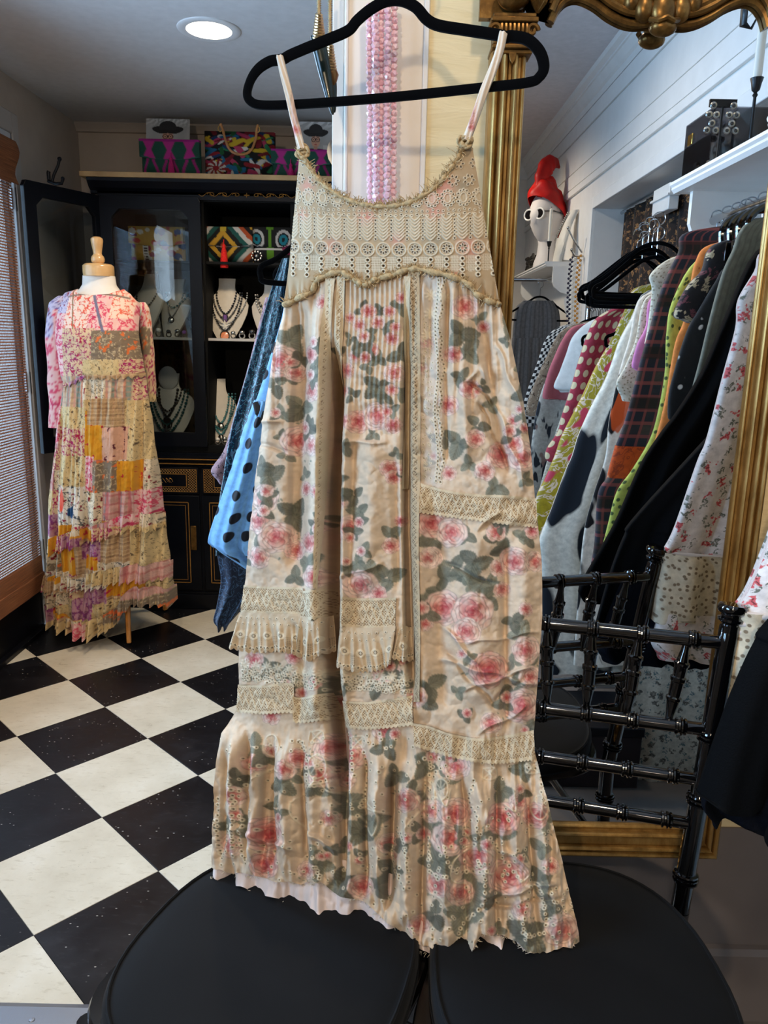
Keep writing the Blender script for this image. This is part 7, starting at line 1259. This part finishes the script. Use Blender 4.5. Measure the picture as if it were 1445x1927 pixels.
def candle(x, y, z0, hs, hc, rc, label):
    t = thing('candlestick', 'black iron ' + label, 'candlestick', (x, y, z0)); MB().lathe([(.03, 0), (.032, .004), (.012, .008), (.004, .014), (.004, hs - .045), (.007, hs - .04), (.004, hs - .034), (.010, hs - .028), (.013, hs - .012), (.0165, hs), (.012, hs), (0, hs - .004)], (x, y, z0), 18).build('stem', M_IRON, t)
    c = thing('taper_candle', 'white taper candle standing in ' + label, 'candle', (x, y, z0 + hs)); MB().lathe([(rc, hs - .003), (rc * .98, hs + hc * .5), (rc * .93, hs + hc - .004), (rc * .5, hs + hc), (0, hs + hc + .002)], (x, y, z0), 16).build('wax', M_WAX, c); MB().tube([(x, y, z0 + hs + hc), (x + .001, y, z0 + hs + hc + .012)], .0012, 5).build('wick', M_BLK, c)
candle(.985, -2.50, SH, .13, .19, .0105, 'candlestick before the turbaned head')
sb = thing('shell_necklace_display', 'tall curved ivory necklace display at the near end of far shelf', 'display bust', (1.05, -2.42, SH)); n = 24; zz = np.linspace(0, 1, n); u = np.linspace(-1, 1, 13); Fp = []
for q in zz: w = np.interp(q, (0, .3, .55, .75, 1), (.055, .075, .06, .038, .044)); xx_ = 1.0 + .085 * q ** 1.6; Fp.append([(xx_ + .03 * s * s, -2.43 + s * w, SH + .30 * q) for s in u] + [(xx_ + .03 * s * s + .014, -2.43 + s * w, SH + .30 * q) for s in u[::-1]])
m = MB(); m.grid(np.array(Fp), wrapu=True); m.f += [list(range(26)), [(n - 1) * 26 + j for j in range(26)]]; m.build('shell', M_LIN2, sb, angle=50); MB().span((1.02, -2.47, SH), (1.12, -2.39, SH + .012)).build('foot', M_LIN2, sb)
cn = thing('crystal_necklace', 'clear crystal necklace around the curved display', 'necklace', (1.06, -2.42, SH + .2)); m = MB()
for i in range(16): q = .45 + .5 * i / 15; m.ball((1.0 + .085 * q ** 1.6 - .008, -2.47 + .05 * (i / 15), SH + .30 * q), .006, 6, 4)
stuff(m.build('crystals', M_SIL, cn))
jd = thing('dark_jewellery_pile', 'pile of dark silver jewellery beside the mannequin head', 'jewellery', (.99, -2.95, SH)); m = MB(); rs = np.random.RandomState(9)
for i in range(60): m.ball((rs.uniform(.955, 1.03), rs.uniform(-3.2, -2.84), SH + rs.uniform(.01, .10)), rs.uniform(.008, .018), 6, 4)
stuff(m.build('pieces', M_DSIL, jd))
for i, (x, y, mt, r_, lab) in enumerate(((1.10, -2.24, M_PRL, .011, 'long white pearl strand on the wall hook'), (1.085, -2.27, plain('navy_bead', (26, 30, 60), .25, coat=.6), .0085, 'long navy bead strand behind the white pearls'), (1.108, -2.17, plain('amber_bead', (186, 130, 56), .25, coat=.6), .0085, 'long amber bead strand on the wall hook'))):
    t = thing('hanging_bead_strand', lab, 'bead strand', (x, y, 1.4)); m = MB()
    for k in range(46): m.ball((x - .006 * math.sin(k * .14) - (.012 if k % 2 else 0), y + .01 * math.sin(k * .1), 1.80 - k * .0135), r_, 6, 4)
    stuff(m.build('beads', mt, t))
wh = thing('silver_coat_hook', 'silver coat hook on the wall holding the long bead strands', 'hook', (1.12, -2.2, 1.83)); MB().tube([(1.13, -2.2, 1.80), (1.08, -2.2, 1.80), (1.06, -2.2, 1.83)], .006, 8).ball((1.06, -2.2, 1.835), .010).tube([(1.12, -2.2, 1.82), (1.06, -2.2, 1.90), (1.03, -2.2, 1.95)], .005, 8).ball((1.03, -2.2, 1.955), .009).build('hook', M_SIL, wh)
# near shelf: smoked box, earring stand, candlestick, pearl cuff, white bust
S4 = 1.7755
def mat_smoke():
    k = NT('smoked_acrylic'); nt = k.t; t_ = k.n('BsdfTransparent'); t_.inputs[0].default_value = (.52, .51, .52, 1); g = k.n('BsdfGlossy'); g.inputs['Roughness'].default_value = .03; mx = k.n('MixShader'); mx.inputs[0].default_value = .07
    nt.links.new(t_.outputs[0], mx.inputs[1]); nt.links.new(g.outputs[0], mx.inputs[2]); nt.links.new(mx.outputs[0], nt.nodes['Material Output'].inputs[0]); return k.m
M_SMK = mat_smoke(); bx = thing('smoked_acrylic_box', 'smoked acrylic jewellery box with gold clasp on the near shelf', 'box', (.93, .17, S4)); x0, x1, y0, y1, h = .85, 1.03, .085, .28, .145
for a, b in (((x0, y0, S4), (x1, y1, S4 + .003)), ((x0, y0, S4), (x0 + .003, y1, S4 + h)), ((x1 - .003, y0, S4), (x1, y1, S4 + h)), ((x0, y0, S4), (x1, y0 + .003, S4 + h)), ((x0, y1 - .003, S4), (x1, y1, S4 + h)), ((x0, y0, S4 + h), (x1, y1, S4 + h + .003))): MB().span(a, b).build('panel', M_SMK, bx)
MB().span((x0 - .004, .115, S4 + .085), (x0, .150, S4 + .115)).build('clasp', plain('polished_brass', (206, 172, 90), .2, 1), bx, bevel=.002); m = MB(); rs = np.random.RandomState(4)
bj = thing('boxed_jewellery', 'dark jewellery lying inside the smoked box', 'jewellery', (.93, .17, S4 + .004)); [m.ball((rs.uniform(.87, 1.0), rs.uniform(.11, .25), S4 + .012 + rs.uniform(0, .03)), rs.uniform(.006, .016), 6, 4) for _ in range(26)]; stuff(m.build('pieces', M_DSIL, bj))
es = thing('earring_stand', 'black bar stand with dangling black stone earrings on the near shelf', 'stand', (.858, .315, S4)); MB().lathe([(.026, 0), (.026, .006), (.005, .01), (.003, .02), (.003, .145)], (.858, .315, S4), 16).box((.858, .315, S4 + .145), (.07, .008, .018)).build('stand', M_IRON, es)
for s in (-1, 1):
    t = thing('drop_earring', ('inner' if s > 0 else 'outer') + ' black stone drop earring hanging from the bar stand', 'earring', (.858 + s * .026, .322, S4 + .1)); m = MB(); g = MB()
    for k, (dx, dz) in enumerate(((0, 0), (-.012, -.026), (.012, -.026), (0, -.05), (-.014, -.07), (.014, -.07))): c = np.array([.858 + s * .026 + dx * .8, .322, S4 + .138 + dz * .85]); m.ball(c, .005, 8, 5); g.tube([c + .0068 * np.array([math.cos(a), 0, math.sin(a)]) for a in np.linspace(0, 6.283, 12)], .0028, 5)
    stuff(m.build('stones', M_JET, t)); stuff(g.build('settings', M_SIL, t))
candle(.93, .335, S4, .20, .26, .0115, 'tall candlestick on the near shelf')
pc = thing('pearl_cuff', 'wide pearl encrusted cuff on the near shelf', 'cuff', (.98, .45, S4)); m = MB()
for i in range(90): a = rs.uniform(.4, 5.8); z = rs.uniform(.008, .09); m.ball((.98 + .052 * math.cos(a), .45 + .052 * math.sin(a), S4 + z), rs.uniform(.005, .009), 6, 4)
stuff(m.build('pearls', M_PRL, pc)); MB().lathe([(.046, 0), (.048, .05), (.046, .1)], (.98, .45, S4), 24).build('cuff', M_SIL, pc)
nb = thing('white_bust_form', 'white bust form behind the tall candle at the mirror corner', 'display bust', (1.0, .60, S4)); MB().lathe([(.10, 0), (.115, .05), (.11, .13), (.07, .18), (.045, .21), (.042, .28), (.05, .32), (.07, .36), (.075, .42), (.05, .48), (0, .5)], (1.0, .60, S4), 24, sy=1.1).build('form', M_WHM, nb, angle=60)
bw = thing('black_feather_ornament', 'black leather ornament by the candle at top right of the mirror', 'ornament', (.92, .30, S4 + .1)); MB().tube([(.905, .31, S4 + .40), (.895, .295, S4 + .37), (.90, .285, S4 + .34), (.92, .29, S4 + .33), (.93, .305, S4 + .36)], [.004, .012, .014, .010, .004], 8, flat=.4).tube([(.93, .335, S4 + .30), (.925, .32, S4 + .34), (.92, .31, S4 + .36)], .003, 6).build('leaf', M_IRON, bw)
# alcove: curtain, cornice box
cur = mprint('dark_tapestry_curtain', 'floral', (40, 31, 26), (150, 108, 66), (104, 72, 48), sc=1.3); ct = thing('tapestry_curtain', 'dark brown flowered curtain across the alcove behind the racks', 'curtain', (1.3, -.95, .02)); v = np.linspace(0, 1, 50)[:, None]; u = np.linspace(0, 1, 220)[None]; Xc = 1.27 + .03 * np.sin(u * 75 + 1.2 * np.sin(u * 13)) * (.6 + .4 * v); Pc = np.stack([Xc + 0 * v, -1.93 + 1.85 * u + 0 * v, 2.00 - 1.97 * v + 0 * u], -1); Pc2 = Pc[:, ::-1] + np.array([.006, 0, 0]); full = np.concatenate([Pc, Pc2], 1); uvc = np.stack([np.concatenate([2.6 * u + 0 * v, 2.6 * u[:, ::-1] + 0 * v], 1), np.concatenate([-1.97 * v + 0 * u, -1.97 * v + 0 * u], 1)], -1); sheet('drape', full, cur, ct, None, uvc, wrapu=True)
MB().tube([(1.27, -1.98, 2.008), (1.27, .02, 2.008)], .010, 10).build('curtain_rod', HOOKS, ct)
wb = thing('white_valance_box', 'small white box fixed high before the tapestry curtain', 'box', (1.2, -1.28, 1.85)); MB().span((1.19, -1.22, 1.875), (1.235, -1.01, 1.985)).build('box', M_WHITE, wb, bevel=.004); MB().span((1.18, -1.23, 1.93), (1.235, -1.0, 1.94)).build('lip', M_WHITE, wb, bevel=.002)
fb = thing('floral_storage_box', 'dark floral storage box on the floor under the racks', 'box', (.62, .3, 0)); MB().span((.45, .18, .001), (.78, .42, .17)).build('body', mprint('dark_floral_paper', 'floral', (44, 34, 34), (160, 90, 80), (130, 116, 96), sc=1.2), fb, bevel=.004); MB().span((.445, .175, .17), (.785, .425, .20)).build('lid', M_BLK, fb, bevel=.004)
